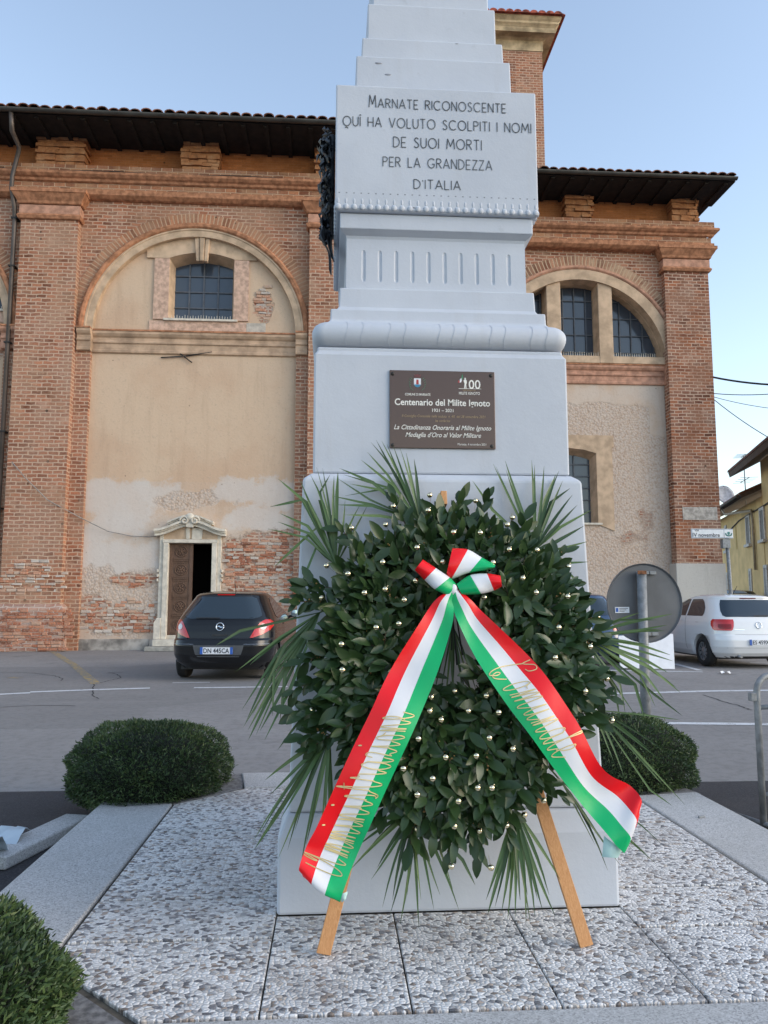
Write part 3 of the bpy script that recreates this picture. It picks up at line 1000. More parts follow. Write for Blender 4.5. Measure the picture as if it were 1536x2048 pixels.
# ---- the portal
t = NT('bare rubble brick')
rn = t.attr('rnd'); fz = t.noise(t.pos(), 22, 5, .7); gz = t.noise(t.pos(), 4, 4)
c = t.ramp(rn, [(0, (.16, .075, .05)), (.16, (.36, .125, .07)), (.38, (.47, .19, .105)), (.56, (.50, .27, .18)), (.72, (.52, .38, .29)), (.86, (.44, .39, .35)), (1, (.62, .56, .50))])
c = t.mix(t.math('MULTIPLY', t.step(fz.outputs[0], .42, .7), .5), c, (.55, .44, .36))
c = t.mix(t.math('MULTIPLY', t.step(gz.outputs[0], .5, .75), .3), c, (.30, .16, .11))
M_rubble = t.out(c, .95, t.bump(fz.outputs[0], .7, .02), spec=.15)
M_mortar = plain('crumbling mortar', (.40, .31, .25), .95, var=.3, scale=9, bump=.6)


def inside(poly, x, z):
    c_ = False
    for i in range(len(poly)):
        (x0, z0), (x1, z1) = poly[i], poly[i - 1]
        if (z0 > z) != (z1 > z) and x < (x1 - x0) * (z - z0) / (z1 - z0) + x0: c_ = not c_
    return c_


def bare_bricks(poly_px, Y, cover, seed, bed=True, tone=(0, 1)):
    rr = random.Random(seed)
    poly = [(at(px, py, Y)[0], at(px, py, Y)[2]) for px, py in poly_px]
    zmin, zmax = min(p_[1] for p_ in poly), max(p_[1] for p_ in poly)
    xmin, xmax = min(p_[0] for p_ in poly), max(p_[0] for p_ in poly)
    mb, rnd = MB(), []
    z = zmin
    while z < zmax:
        h_ = rr.uniform(.065, .10)
        x = xmin + rr.uniform(-.2, 0)
        while x < xmax:
            L = rr.uniform(.12, .30)
            xc, zc = x + L / 2, z + h_ / 2
            q = vnoise(np.array([xc]), np.array([zc]), 1.6, seed)[0]
            if inside(poly, xc + rr.uniform(-.06, .06), zc + rr.uniform(-.05, .05)) and q > 1 - cover - .25 and rr.random() < .6 + cover * .5:
                d = rr.uniform(-.012, .035)
                j = lambda s_: rr.uniform(-s_, s_)
                a0, a1, b0, b1 = x + .008, x + L - .008, z + .007, z + h_ - .007
                f_ = [(a0 + j(.01), b0 + j(.008)), (a1 + j(.01), b0 + j(.008)), (a1 + j(.01), b1 + j(.008)), (a0 + j(.01), b1 + j(.008))]
                g2 = [(u + (xc - u) * .10, v + (zc - v) * .16) for u, v in f_]
                mb.loft([[(u, Y + .05, v) for u, v in f_], [(u, Y - d + .012, v) for u, v in f_], [(u, Y - d + j(.006), v) for u, v in g2]])
                t_ = tone[0] + (tone[1] - tone[0]) * rr.random()
                rnd += [t_] * 12
            x += L
        z += h_
    mb.build('bare_brick', M_rubble, church, attrs={'rnd': rnd})


bare_bricks([(452, 1092), (500, 1083), (545, 1082), (562, 1068), (603, 1070), (603, 1112), (590, 1150), (455, 1152)], WP - .006, 1.0, 31)
bare_bricks([(452, 1152), (598, 1148), (592, 1296), (455, 1290)], WP - .004, .62, 32, tone=(.3, .95))
bare_bricks([(160, 1195), (312, 1200), (312, 1262), (230, 1272), (160, 1266)], WP - .004, .42, 33, tone=(.25, 1.0))
bare_bricks([(228, 1150), (285, 1158), (290, 1175), (240, 1178)], WP - .004, .9, 34, tone=(.1, .7))
bare_bricks([(-60, 1222), (138, 1218), (138, 1300), (-60, 1302)], PF - .132, .85, 35, tone=(.05, .62))
bare_bricks([(-60, 1116), (128, 1118), (134, 1175), (60, 1190), (-60, 1180)], PF - .004, .40, 36, tone=(.4, 1))
bare_bricks([(510, 585), (535, 572), (545, 610), (540, 640), (508, 632)], WP - .004, .55, 37, tone=(.4, .9))
portal = MB()
dcx = (DX0 + DX1) / 2
Yd = WP - .16
for s_ in (-1, 1):
    e = DX0 if s_ < 0 else DX1
    portal.box(min(e, e + s_ * .14), max(e, e + s_ * .14), Yd, WP + .25, .30, DZ1 + .0)
    portal.box(min(e + s_ * .142, e + s_ * .25), max(e + s_ * .142, e + s_ * .25), Yd + .05, WP + .02, .30, DZ1 + .22)
    portal.box(min(e + s_ * .0, e + s_ * .42), max(e + s_ * .0, e + s_ * .42), Yd - .03, WP + .02, .297, .78) if False else None
    portal.prism_y([(e + s_ * .143, .30), (e + s_ * .33, .30), (e + s_ * .33, .74), (e + s_ * .252, .86), (e + s_ * .143, .86)][::s_], Yd - .02, WP + .03)
    for zz in (2.15, 2.02, 1.90):
        portal.box(min(e + s_ * .253, e + s_ * .30), max(e + s_ * .253, e + s_ * .30), Yd + .02, WP + .02, zz - .05, zz + .03)
portal.box(DX0 - .16, DX1 + .16, Yd - .004, WP + .25, DZ1 + .002, DZ1 + .10)
po = portal.build('door_frame', M_stone_grey, church, bevel=.012)
# tympanum and curved hood
hoodc = []
for k in range(-14, 15):
    u = k / 14
    hoodc.append((dcx + u * .96, DZ1 + .22 + .27 * (.5 + .5 * cos(pi * u))))
ty = MB()
poly = [(dcx - .85, DZ1 + .102), (dcx + .85, DZ1 + .102)] + [(x, z - .03) for x, z in reversed(hoodc) if abs(x - dcx) < .87]
ty.prism_y(poly, WP - .10, WP + .02)
ty.build('tympanum', M_stone, po)
ho = MB()


def hood_band(z0, z1, y, xs=1.02):
    P0 = [(x, z + z0) for x, z in hoodc if abs(x - dcx) <= xs + 1e-6]
    P1 = [(x, z + z1) for x, z in hoodc if abs(x - dcx) <= xs + 1e-6]
    ho.prism_y(P0 + P1[::-1], y, WP + .02)


hood_band(-.03, .045, WP - .24)
hood_band(.047, .085, WP - .29)
hood_band(.087, .15, WP - .35)
hood_band(.20, .24, WP - .22, .62)
hood_band(.242, .29, WP - .27, .62)
hood_band(.15, .20, WP - .18, .56)
ho.build('door_hood', M_stone_grey, po)
sc_m = MB()
for s_ in (-1, 1):
    pts = []
    for k in range(22):
        a = k * .42
        r_ = .125 - .0052 * k
        pts.append((dcx + s_ * (.14 + r_ * cos(a)), WP - .36, DZ1 + .60 + r_ * sin(a)))
    sc_m.tube(pts, .028, 7)
sc_m.sphere((dcx, WP - .34, DZ1 + .70), .12, 12, 8, (1, .5, .9))
sc_m.prism_y([(dcx - .09, DZ1 + .42), (dcx + .09, DZ1 + .42), (dcx + .12, DZ1 + .72), (dcx - .12, DZ1 + .72)], WP - .33, WP)
sc_m.prism_y([(dcx - .12, DZ1 + .11), (dcx - .02, DZ1 + .11), (dcx - .03, DZ1 + .42), (dcx - .14, DZ1 + .42)], WP - .14, WP - .05)
sc_m.prism_y([(dcx + .03, DZ1 + .11), (dcx + .30, DZ1 + .11), (dcx + .33, DZ1 + .40), (dcx + .04, DZ1 + .42)], WP - .13, WP - .05)
sc_m.build('carved_scroll', M_stone_grey, po, bevel=.01)
MB().box(DX0 - .45, DX1 + .45, WP - .62, WP + .1, .003, .12).build('door_step', plain('worn grey step', (.33, .32, .29), .85), church, bevel=.015)
MB().box(DX0 - .30, DX1 + .30, WP - .40, WP + .1, .123, .297).build('door_step', M_stone_grey, church, bevel=.015)
MB().box(DX0, DX1, WP - .05, WP + .22, .30, .40).build('threshold', M_stone_grey, church)
# dark hall behind the open leaf
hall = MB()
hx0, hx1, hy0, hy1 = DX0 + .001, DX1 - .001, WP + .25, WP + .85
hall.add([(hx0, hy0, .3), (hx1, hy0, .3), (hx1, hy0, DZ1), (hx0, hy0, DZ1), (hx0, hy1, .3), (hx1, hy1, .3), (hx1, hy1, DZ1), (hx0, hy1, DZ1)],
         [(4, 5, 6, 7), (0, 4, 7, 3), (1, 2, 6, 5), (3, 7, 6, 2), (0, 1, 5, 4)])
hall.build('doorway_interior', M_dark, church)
# left leaf, closed
leaf = MB()
lx0, lx1 = DX0 + .005, DX0 + .635
ly = WP + .02
lz0, lz1 = .405, DZ1 - .005
leaf.box(lx0, lx1, ly, ly + .06, lz0, lz1)
dl = leaf.build('door_leaf', M_door, church)
cv = MB()
cv.box(lx0 + .0, lx0 + .09, ly - .018, ly - .001, lz0, lz1); cv.box(lx1 - .09, lx1, ly - .018, ly - .001, lz0, lz1)
npan = 5
ph = (lz1 - lz0) / npan
for k in range(npan):
    z0 = lz0 + k * ph
    zc = z0 + ph * .55
    xc = (lx0 + lx1) / 2
    for zz, hh, dd in ((z0 + .015, .03, .03), (z0 + .06, .02, .022), (z0 + ph - .035, .02, .022)):
        cv.box(lx0 + .11, lx1 - .11, ly - dd, ly - .001, zz, zz + hh)
    # carved rosette: ring, shell leaves and boss
    for r_, tr in ((.155, .014), (.105, .010)):
        cv.tube([(xc + r_ * cos(a), ly - .012, zc + r_ * .92 * sin(a)) for a in [2 * pi * i / 18 for i in range(19)]], tr, 6)
    for i in range(5 + k % 2):
        a = 2 * pi * i / (5 + k % 2) + k
        cv.sphere((xc + .065 * cos(a), ly - .008, zc + .06 * sin(a)), .034, 8, 6, (1, .7, 1))
    cv.sphere((xc, ly - .012, zc), .036, 8, 6, (1, .8, 1))
cv.build('carved_panels', M_door, dl)

# down pipe and its brackets, cables on the wall
dp = MB()
gy = 20.0
pz_ = lambda px, py, Y: tuple(at(px, py, Y))
P0 = at(22, 222, 20.05); P1 = at(24, 262, 20.12); P2 = at(38, 292, 21.0); P3 = at(34, 410, 20.92); P4 = at(30, 430, 21.0)
xb = -8.98
dp.tube([P0, P1, P2, (P2[0], 21.0, P2[2] - .15), (xb - .02, 20.92, 13.1), (xb - .02, 20.92, 12.75), (xb, 21.14, 12.3), (xb, 21.2, 11.9), (xb + .02, 21.2, 0.0)], .062, 10)
dpo = dp.build('down_pipe', M_pipe, church)
br_ = MB()
for z in (1.6, 3.8, 5.9, 8.4, 10.6, 12.0):
    br_.box(xb - .08, xb + .09, 21.12, 21.4, z - .02, z + .02)
br_.build('pipe_bracket', M_iron, dpo)
cab = MB()
cab.tube([(x, AP - .30, 13.415 + .02 * sin(x * 1.7)) for x in np.linspace(-13, 1.1, 30)], .016, 5)
cab.build('facade_cable', M_iron, church)
cb2 = MB()
cb2.tube([at(*p, y) for p, y in (((14, 912), 21.15), ((50, 955), 21.0), ((95, 1000), 20.98), ((160, 1035), 21.28), ((215, 1062), 21.42), ((262, 1072), 21.45), ((312, 1073), 21.45))], .013, 5)
cb2.build('facade_cable', plain('grey cable', (.30, .28, .26), .7), church)
# vegetation-stained foot and grey footing along the wall
ft = MB()
for a, b, y in ((-7.05, DX0 - .47, WP - .05), (DX1 + .47, -.9, WP - .05)):
    ft.box(a, b, y, WP + .1, 0, .30)
ft.build('footing', plain('grey footing render', (.36, .33, .30), .95, var=.3, scale=3, bump=.5), church)

# ================================================================ the chapel set back on the right
YO = 2.15
PF2, AP2, WP2 = PF + YO, AP + YO, WP + YO
chapel = church
CX2 = at(1158, 600, AP2)[0]
# outer right corner
XR1 = at(1427, 760, PF2)[0]
XR0 = at(1338, 760, PF2)[0]


def paint_right(x, z):
    c_ = at(1250, 800, WP2)
    tone = np.full_like(x, .9)
    lim = 7.55 + .35 * (vnoise(x, z * 0, .9, 5) - .5) + .25 * (vnoise(x, z * 0, 3, 6) - .5)
    lim = lim + np.where(x > at(1300, 800, WP2)[0], -.9 + 0 * x, 0)
    rough = np.clip((lim - z) * 3 + .5, 0, .72) * (z > 1.2)
    wear = np.zeros_like(x); pale = np.clip((1.9 - z) * 4 + .5, 0, 1) * .9
    for a in ((1215, 1010, 30, 25), (1290, 1045, 22, 60), (1255, 1075, 30, 16)):
        wear = np.maximum(wear, .55 * B(x, z, *a, WP2, int(a[0])))
    wear = np.maximum(wear, B(x, z, 1385, 1190, 22, 16, WP2, 77))
    return dict(tone=tone, wear=wear, pale=pale, rough=rough)


XL2 = CX2 - 2.86
W3x1 = at(1193, 950, WP2)[0]
W3z1, W3z0 = at(1193, 897, WP2)[2], at(1190, 1046, WP2)[2]
W3 = (W3x1 - 1.75, W3x1, W3z0, W3z1)
panel('plaster_wall', XL2 - .1, CX2 + 2.95, 0, 8.6, WP2, paint_right, [W3])
arch_wall('arch_wall', 1.2, XR0 + .05, 12.72, CX2, 2.86, ZS, AP2, M_brick, low=0.0)
arch_trim(CX2, AP2, stone=True)
pier(XR0, XR1, Y=PF2, back=AP2 + .1, mat=M_brick_red, plinth=False)
MB().box(XR0 + .2, XR1, AP2 + .102, 30, 0, 12.7).build('chapel_side', M_brick_red, church)
MB().box(XR0 - .06, XR1 + .06, PF2 - .06, AP2 + .2, 0, at(1400, 1127, PF2)[2]).build('plinth', plaster_mat('plinth render', (.50, .48, .45), (.48, .46, .43), (.5, .48, .46), (.42, .39, .36)), church, bevel=.02)
z0, z1 = at(1390, 1040, PF2)[2], at(1390, 1014, PF2)[2]
MB().box(XR0 + .25, XR1 - .1, PF2 - .012, PF2 + .1, z0, z1).build('plaster_patch', plain('grey plaster patch', (.45, .41, .37), .9, var=.2), church)
imposts(XL2 - .35, XR0 - .003, CX2 - 2.86, CX2 + 2.84, WP2 - .02, brk=.20, m=M_pink)
entab(1.2, XR1, AP2 - .12, ret=30)
MB().box(1.2, XR1 - .1, 21.6 + YO, 22.0 + YO, 13.6, 14.7).build('attic_wall', M_brick_new, church)
MB().box(XR1 - .3, XR1 - .101, 22.01 + YO, 30, 12.7, 14.7).build('attic_wall', M_brick_new, church)
for i, (a, b) in enumerate(((1132, 1184), (1344, 1394))):
    a, b = at(a, 410, 21.2 + YO)[0], at(b, 410, 21.2 + YO)[0]
    stump((a + b) / 2, 21.2 + YO, b - a, seed=10 + i, zt=14.5)
XE = at(1474, 356, 22.15)[0]
eaves(1.55, XE, 22.15, 23.8, 14.55, deep=6)
MB().box(XR1 - .2, XE - .1, 23.81, 31, 14.53, 14.58).build('eave_soffit', M_wood_dark, church)
# thermal window: lunette split by two mullions
lun = MB()
N = 40
ring = [(CX2 + 2.78 * cos(pi * k / N), ZS + .02 + 2.78 * sin(pi * k / N)) for k in range(N + 1)]
lun.add([(x, WP2 + .42, z) for x, z in ring], [tuple(range(N + 1))])
MB().arc([(2.79, AP2 + .28), (2.79, WP2 + .42), (2.83, WP2 + .42), (2.83, AP2 + .28)], CX2, ZS, 0, pi, 48).build('arch_reveal', M_stone, church)
lw = lun.build('window', M_glass, church)
bars = MB()
for k in range(-7, 8):
    x = CX2 + k * .38
    h = sqrt(max(0, 2.78 ** 2 - (x - CX2) ** 2))
    if h > .1: bars.box(x - .018, x + .018, WP2 + .37, WP2 + .418, ZS, ZS + h)
for k in range(1, 5):
    z = ZS + k * .58
    h = sqrt(max(0, 2.78 ** 2 - (z - ZS) ** 2))
    bars.box(CX2 - h, CX2 + h, WP2 + .375, WP2 + .412, z - .016, z + .016)
bars.build('glazing_bars', M_lead, lw)
mu0, mu1 = at(1197, 650, AP2)[0], at(1225, 650, AP2)[0]
mw = mu1 - mu0
mo = (mu0 + mu1) / 2 - CX2
ml = MB()
for s_ in (-1, 1):
    xc = CX2 + s_ * mo
    zt = ZS + sqrt(2.85 ** 2 - mo ** 2)
    ml.box(xc - mw / 2, xc + mw / 2, AP2 - .03, WP2 + .43, ZS + .05, zt)
ml.build('mullion', M_stone, church, bevel=.015)
MB().box(CX2 - 2.95, CX2 + 2.95, AP2 - .02, WP2 + .43, ZS + .053, ZS + .28).build('sill', M_stone, church)
spk = MB()
x = CX2 - 2.5
while x < CX2 + 2.5:
    spk.box(x - .006, x + .006, AP2 + .0, AP2 + .012, ZS + .28, ZS + .40 + random.uniform(-.02, .02))
    x += .075
spk.build('bird_spikes', M_stone_grey, church)
church_window(W3[0], W3[1], W3[2], W3[3], WP2 - .005, 3, 6, rise=.16, spikes=False)
sr = MB()
sr.prism_y([(W3[1] + .0, W3[2] - .05), (W3[1] + .52, W3[2] - .25), (W3[1] + .52, W3[3] + .05), (W3[1] + .58, W3[3] + .05), (W3[1] + .58, W3[3] + .42), (W3[0] - .58, W3[3] + .42), (W3[0] - .58, W3[3] + .05),
            (W3[0] - .52, W3[3] + .05), (W3[0] - .52, W3[2] - .25), (W3[0], W3[2] - .05), (W3[0], W3[3] - .16), (W3[0] + .4, W3[3] - .05), (W3[0] + .87, W3[3] + .001), (W3[1] - .4, W3[3] - .05), (W3[1], W3[3] - .16)], WP2 - .035, WP2 + .02)
sr.build('window_surround', M_stone, church)
MB().box(1.2, CX2 + 2.9, WP2 + .9, WP2 + 1.0, 0, 12.6).build('chapel_body', M_dark, church)

# ---------------------------------------------------------------- bell tower
TY = 27.0
TX1 = at(1088, 250, TY)[0]
TX0 = TX1 - 4.3
tower = thing('bell_tower', 'square brick bell tower with cream cornice and red tiled roof behind the monument', 'bell tower', ((TX0 + TX1) / 2, TY, 0))
zfr0, zfr1 = at(1085, 104, TY)[2], at(1085, 84, TY)[2]
zc0, zc1 = at(1085, 62, TY - .5)[2], at(1100, 30, TY - .8)[2]
MB().box(TX0, TX1, TY, TY + 4.3, 0, zfr0).build('shaft', M_brick, tower)
pn_ = MB().box(TX0 + .9, TX1 - 1.05, TY - .01, TY + .2, 13, zfr0 - .45)
pn_.build('recessed_panel', M_brick_red, tower)


def trect(L, name, mat):
    MB().rect_loft([(TX0 - p, TX1 + p, TY - p, TY + 4.3 + p, z) for p, z in L]).build(name, mat, tower)


h = zfr1 - zfr0
M_tstone = plain('tower cornice plaster', (.52, .40, .25), .9, spec=.2, var=.25, scale=2, bump=.3)
trect([(.03, zfr0 + .003), (.03, zfr1), (.12, zfr1 + .05), (.16, zfr1 + .12), (.26, zfr1 + .22), (.28, zfr1 + .30)], 'frieze', M_tstone)
zz = zfr1 + .303
PO = .62
zc0, zc1, zt = at(1085, 57, TY - PO)[2], at(1085, 31, TY - PO)[2], at(1085, 26, TY - PO - .1)[2]
hh = zc1 - zc0
trect([(.20, zz), (.20, zc0 - .003)], 'cornice', M_tstone)
trect([(.42, zc0), (.42, zc0 + .35 * hh), (.46, zc0 + .45 * hh), (.52, zc0 + .55 * hh), (.52, zc0 + .7 * hh), (.58, zc0 + .82 * hh), (PO, zc0 + .95 * hh), (PO, zc1)], 'cornice', M_tstone)
trect([(PO + .06, zc1 + .003), (PO + .06, zt), (-2.0, zt + .9)], 'roof', M_tile_red)
mb = MB()
r = .155
for side in range(2):
    n = int((4.3 + 2 * PO + .1) / (2 * r))
    for k in range(n):
        c_ = -PO - .06 + r + 2 * r * k
        prof = [(cos(a) * r, sin(a) * r * .8) for a in [pi * i / 6 for i in range(7)]]
        L0 = max(.12, min(1.3, c_ + PO + .08, 4.3 + PO + .08 - c_))
        if side == 0:
            A = [(TX0 + c_ + u, TY - PO - .12, zt - .02 + v) for u, v in prof]
            Bq = [(a, b + L0, z + L0 * .4) for a, b, z in A]
        else:
            A = [(TX1 + PO + .12, TY + c_ + u, zt - .02 + v) for u, v in prof]
            Bq = [(a - L0, b, z + L0 * .4) for a, b, z in A]
        mb.loft([A, Bq], caps=True)
mb.build('roof_tiles', M_tile_red, tower)

# ================================================================ PLATFORM AND MONUMENT
MX, MY, ZP = .453, 3.655, .15
plat = thing('platform', 'octagonal platform of white pebble paving framed by grey granite bands', 'platform', (MX, MY, 0))
HI, CH = 1.345, .375
HO = HI + .42
# bedding that shows in the joints
def octo(h, c): return [(MX - h + c, MY - h), (MX + h - c, MY - h), (MX + h, MY - h + c), (MX + h, MY + h - c), (MX + h - c, MY + h), (MX - h + c, MY + h), (MX - h, MY + h - c), (MX - h, MY - h + c)]


mb = MB(); o8 = octo(HI + .02, CH)
mb.loft([[(x, y, z) for x, y in o8] for z in (.005, ZP - .012)])
mb.build('bedding', M_joint, plat)


def clip_poly(poly, hp):
    """keep the side a*x+b*y<=c"""
    a, b, c_ = hp
    out = []
    for i in range(len(poly)):
        p, q = poly[i], poly[(i + 1) % len(poly)]
        dp_, dq = a * p[0] + b * p[1] - c_, a * q[0] + b * q[1] - c_
        if dp_ <= 0: out.append(p)
        if dp_ * dq < 0:
            t_ = dp_ / (dp_ - dq)
            out.append((p[0] + (q[0] - p[0]) * t_, p[1] + (q[1] - p[1]) * t_))
    return out


xs = [MX - HI, MX - .648, MX - .216, MX + .216, MX + .648, MX + HI]
ys = [MY - HI, MY - .648 - .18, MY - .45, MY + .45, MY + .85, MY + HI]
s2 = 1 / sqrt(2)
hps = [(s2 * a, s2 * b, s2 * (2 * HI - CH) + a * s2 * MX + b * s2 * MY) for a in (-1, 1) for b in (-1, 1)]
g_ = .0026
for i in range(5):
    yy = ys if i in (0, 4) else [ys[0], MY - .64, MY + .64, ys[-1]]
    for j in range(len(yy) - 1):
        if i in (1, 2, 3) and abs((yy[j] + yy[j + 1]) / 2 - MY) < .3: continue
        gy_ = .0075
        poly = [(xs[i] + g_, yy[j] + gy_), (xs[i + 1] - g_, yy[j] + gy_), (xs[i + 1] - g_, yy[j + 1] - gy_), (xs[i] + g_, yy[j + 1] - gy_)]
        for hp in hps: poly = clip_poly(poly, hp)
        if len(poly) < 3: continue
        MB().loft([[(x, y, z) for x, y in poly] for z in (.02, ZP)]).build('paving_slab', M_pebble, plat, bevel=.004)
# granite bands on the four sides
L_ = HI - CH + .02
for k in range(4):
    a = k * pi / 2
    R_ = lambda u, v: (MX + u * cos(a) - v * sin(a), MY + u * sin(a) + v * cos(a))
    poly = [R_(-L_, -HI - .012), R_(-L_ - .06, -HO), R_(L_ + .06, -HO), R_(L_, -HI - .012)]
    MB().loft([[(x, y, z) for x, y in poly] for z in (0.005, ZP + .004)]).build('granite_band', M_granite, plat, bevel=.008)
# grey concrete in the planting corners
for sx in (-1, 1):
    for sy in (-1, 1):
        c_ = HI - CH / 2
        poly = [(MX + sx * (HI - CH + .03), MY + sy * (HI + .01)), (MX + sx * (HI + .01), MY + sy * (HI - CH + .03)), (MX + sx * (HO + .02), MY + sy * (HI - CH + .07)), (MX + sx * (HO - .1), MY + sy * (HO - .1)), (MX + sx * (HI - CH + .07), MY + sy * (HO + .02))]
        if sx * sy < 0: poly = poly[::-1]
        MB().loft([[(x, y, z) for x, y in poly] for z in (.004, .145)]).build('planting_bed', plain('corner bed concrete', (.20, .195, .195), .9, var=.25, scale=40, bump=.3) if 'corner bed concrete' not in MATS else MATS['corner bed concrete'], plat)
MATS['corner bed concrete'] = True

mon = thing('war_memorial', 'tall stepped grey-white painted war memorial with engraved inscription', 'monument', (MX, MY, ZP))


def tier(name, L, bevel=.006, mat=M_mon, parent=None):
    return MB().rect_loft([(MX - w_, MX + w_, MY - w_, MY + w_, z) for w_, z in L]).build(name, mat, parent or mon, bevel=bevel)


E_ = .0015
tier('base', [(.648, ZP), (.648, .425), (.618, .505)], .012)
tier('pedestal', [(.613, .505 + E_), (.574, 1.795), (.540, 1.822)], .010)
tier('plaque_block', [(.535, 1.822 + E_), (.535, 2.325), (.522, 2.345), (.522, 2.362)], .008)
# torus with rounded corners
rings = []
for k in range(13):
    a = -pi / 2 + pi * k / 12
    wv_ = .500 + .046 * cos(a); z = 2.420 + .056 * sin(a)
    rc = .05
    ring = []
    for q, (sx, sy) in enumerate(((1, -1), (1, 1), (-1, 1), (-1, -1))):
        for i in range(5):
            b = -pi / 2 + q * pi / 2 + (pi / 2) * i / 4
            ring.append((MX + sx * (wv_ - rc) + rc * cos(b), MY + sy * (wv_ - rc) + rc * sin(b), z))
    rings.append(ring)
MB().loft(rings, smooth=True).build('torus_moulding', M_mon, mon)
# leaf binding lines carved over the torus
tl = MB()
for k in (-.40, -.335, -.22, -.155, -.01, .05, .105, .21, .27, .385, .45):
    P = [(MX + k + .006 * sin(a * 3), MY - (.500 + .0472 * cos(a)), 2.420 + .0572 * sin(a)) for a in [-1.2 + 2.4 * i / 8 for i in range(9)]]
    tl.tube(P, .0007, 5)
tl.build('carved_line', M_mon, mon)
tier('step', [(.488, 2.478), (.470, 2.497), (.468, 2.550)])
tier('step', [(.446, 2.5515), (.434, 2.572), (.430, 2.661)])
fb = tier('fluted_block', [(.402, 2.6625), (.400, 2.900), (.404, 2.912), (.430, 2.930)], 0)
cutr = MB()
for k in range(10):
    x = MX - .325 + .65 * k / 9
    for side in range(4):
        a = side * pi / 2
        pts = [(x - MX, -.406, z) for z in (2.70, 2.705, 2.715, 2.835, 2.845, 2.85)]
        rr = [.004, .009, .011, .011, .009, .004]
        cutr.tube([(MX + u * cos(a) - v * sin(a), MY + u * sin(a) + v * cos(a), z) for u, v, z in pts], rr, 10, smooth=False)
cut(fb, cutr)
tier('abacus', [(.431, 2.9315), (.431, 3.004)], .005)
tier('inscription_block', [(.446, 3.0055), (.453, 3.016), (.4525, 3.597)], .006)
# bead moulding along the foot of the inscription block
bd = MB()
n = 26
for side in range(4):
    a = side * pi / 2
    for k in range(n):
        u = -.44 + .88 * k / (n - 1)
        for v, dz, r_, sc in ((-.4530, 3.022, .0125, (1, .42, 1.1)), (-.4525, 3.048, .0075, (.8, .34, 1.9))):
            c_ = (MX + u * cos(a) - v * sin(a), MY + u * sin(a) + v * cos(a), dz)
            s_ = sc if side % 2 == 0 else (sc[1], sc[0], sc[2])
            bd.sphere(c_, r_, 8, 6, s_)
bd.build('bead_moulding', M_mon, mon)
dt = MB()
for k in range(28):
    u = -.435 + .87 * k / 27
    dt.box(MX + u - .0035, MX + u + .0035, MY - .4532, MY - .452, 3.083, 3.088)
dt.build('drilled_dots', M_dot, mon)
tier('upper_step', [(.364, 3.5985), (.360, 3.811)])
tier('upper_step', [(.336, 3.8125), (.332, 3.925)])
tier('upper_step', [(.307, 3.9265), (.305, 4.123)])
tier('obelisk', [(.279, 4.1245), (.262, 5.6)])
# small knocks in the paint of the upper steps
kn = MB()
for px, py, r_ in ((757, 126, 5), (776, 149, 5), (914, 87, 2.5), (830, 415, 3), (724, 412, 3)):
    q = at(px, py, MY - (.3625 if py > 100 else .334) if py < 200 else MY - .4548)
    kn.sphere((q[0], q[1] + .001, q[2]), r_ / FPX * 3.4, 8, 5, (1.5, .25, .45))
kn.build('paint_chip', plain('chipped paint', (.36, .38, .43), .8), mon)

# --- engraved text, single-line capitals
GL = {
    'A': (.72, [[(0, 0), (.36, 1), (.72, 0)], [(.14, .33), (.58, .33)]]),
    'C': (.82, [[(.78, .86), (.62, .97), (.42, 1), (.2, .92), (.05, .72), (0, .5), (.05, .28), (.2, .08), (.42, 0), (.62, .03), (.78, .14)]]),
    'D': (.66, [[(0, 0), (0, 1), (.25, 1), (.48, .9), (.62, .7), (.66, .5), (.62, .3), (.48, .1), (.25, 0), (0, 0)]]),
    'E': (.5, [[(.5, 1), (0, 1), (0, 0), (.5, 0)], [(0, .47), (.42, .47)]]),
    'G': (.82, [[(.78, .86), (.62, .97), (.42, 1), (.2, .92), (.05, .72), (0, .5), (.05, .28), (.2, .08), (.42, 0), (.64, .06), (.78, .22), (.78, .42), (.5, .42)]]),
    'H': (.6, [[(0, 0), (0, 1)], [(.6, 0), (.6, 1)], [(0, .47), (.6, .47)]]),
    'I': (.0, [[(0, 0), (0, 1)]]),
    'L': (.46, [[(0, 1), (0, 0), (.46, 0)]]),
    'M': (.86, [[(0, 0), (.1, 1), (.43, .25), (.76, 1), (.86, 0)]]),
    'N': (.62, [[(0, 0), (0, 1), (.62, 0), (.62, 1)]]),
    'O': (.9, [[(.45 + .45 * cos(a), .5 + .5 * sin(a)) for a in [2 * pi * k / 20 for k in range(21)]]]),
    'P': (.52, [[(0, 0), (0, 1), (.3, 1), (.46, .92), (.52, .76), (.46, .6), (.3, .52), (0, .52)]]),
    'Q': (.9, [[(.45 + .45 * cos(a), .5 + .5 * sin(a)) for a in [2 * pi * k / 20 for k in range(21)]], [(.22, -.2), (.42, -.14), (.62, -.26)]]),
    'R': (.56, [[(0, 0), (0, 1), (.3, 1), (.46, .92), (.52, .76), (.46, .6), (.3, .52), (0, .52)], [(.22, .52), (.56, 0)]]),
    'S': (.5, [[(.46, .86), (.34, .97), (.2, .99), (.07, .88), (.06, .72), (.2, .58), (.36, .47), (.48, .32), (.46, .13), (.3, .01), (.14, .02), (0, .14)]]),
    'T': (.6, [[(0, 1), (.6, 1)], [(.3, 1), (.3, 0)]]),
    'U': (.6, [[(0, 1), (0, .28), (.1, .08), (.3, 0), (.5, .08), (.6, .28), (.6, 1)]]),
    'V': (.68, [[(0, 1), (.34, 0), (.68, 1)]]),
    'Z': (.56, [[(0, 1), (.56, 1), (0, 0), (.56, 0)]]),
    "'": (.05, [[(0, .95), (.04, .8)]]),
    '^': (.0, [[(-.1, 1.13), (0, 1.22), (.1, 1.13)]]),
    ' ': (.42, []),
}


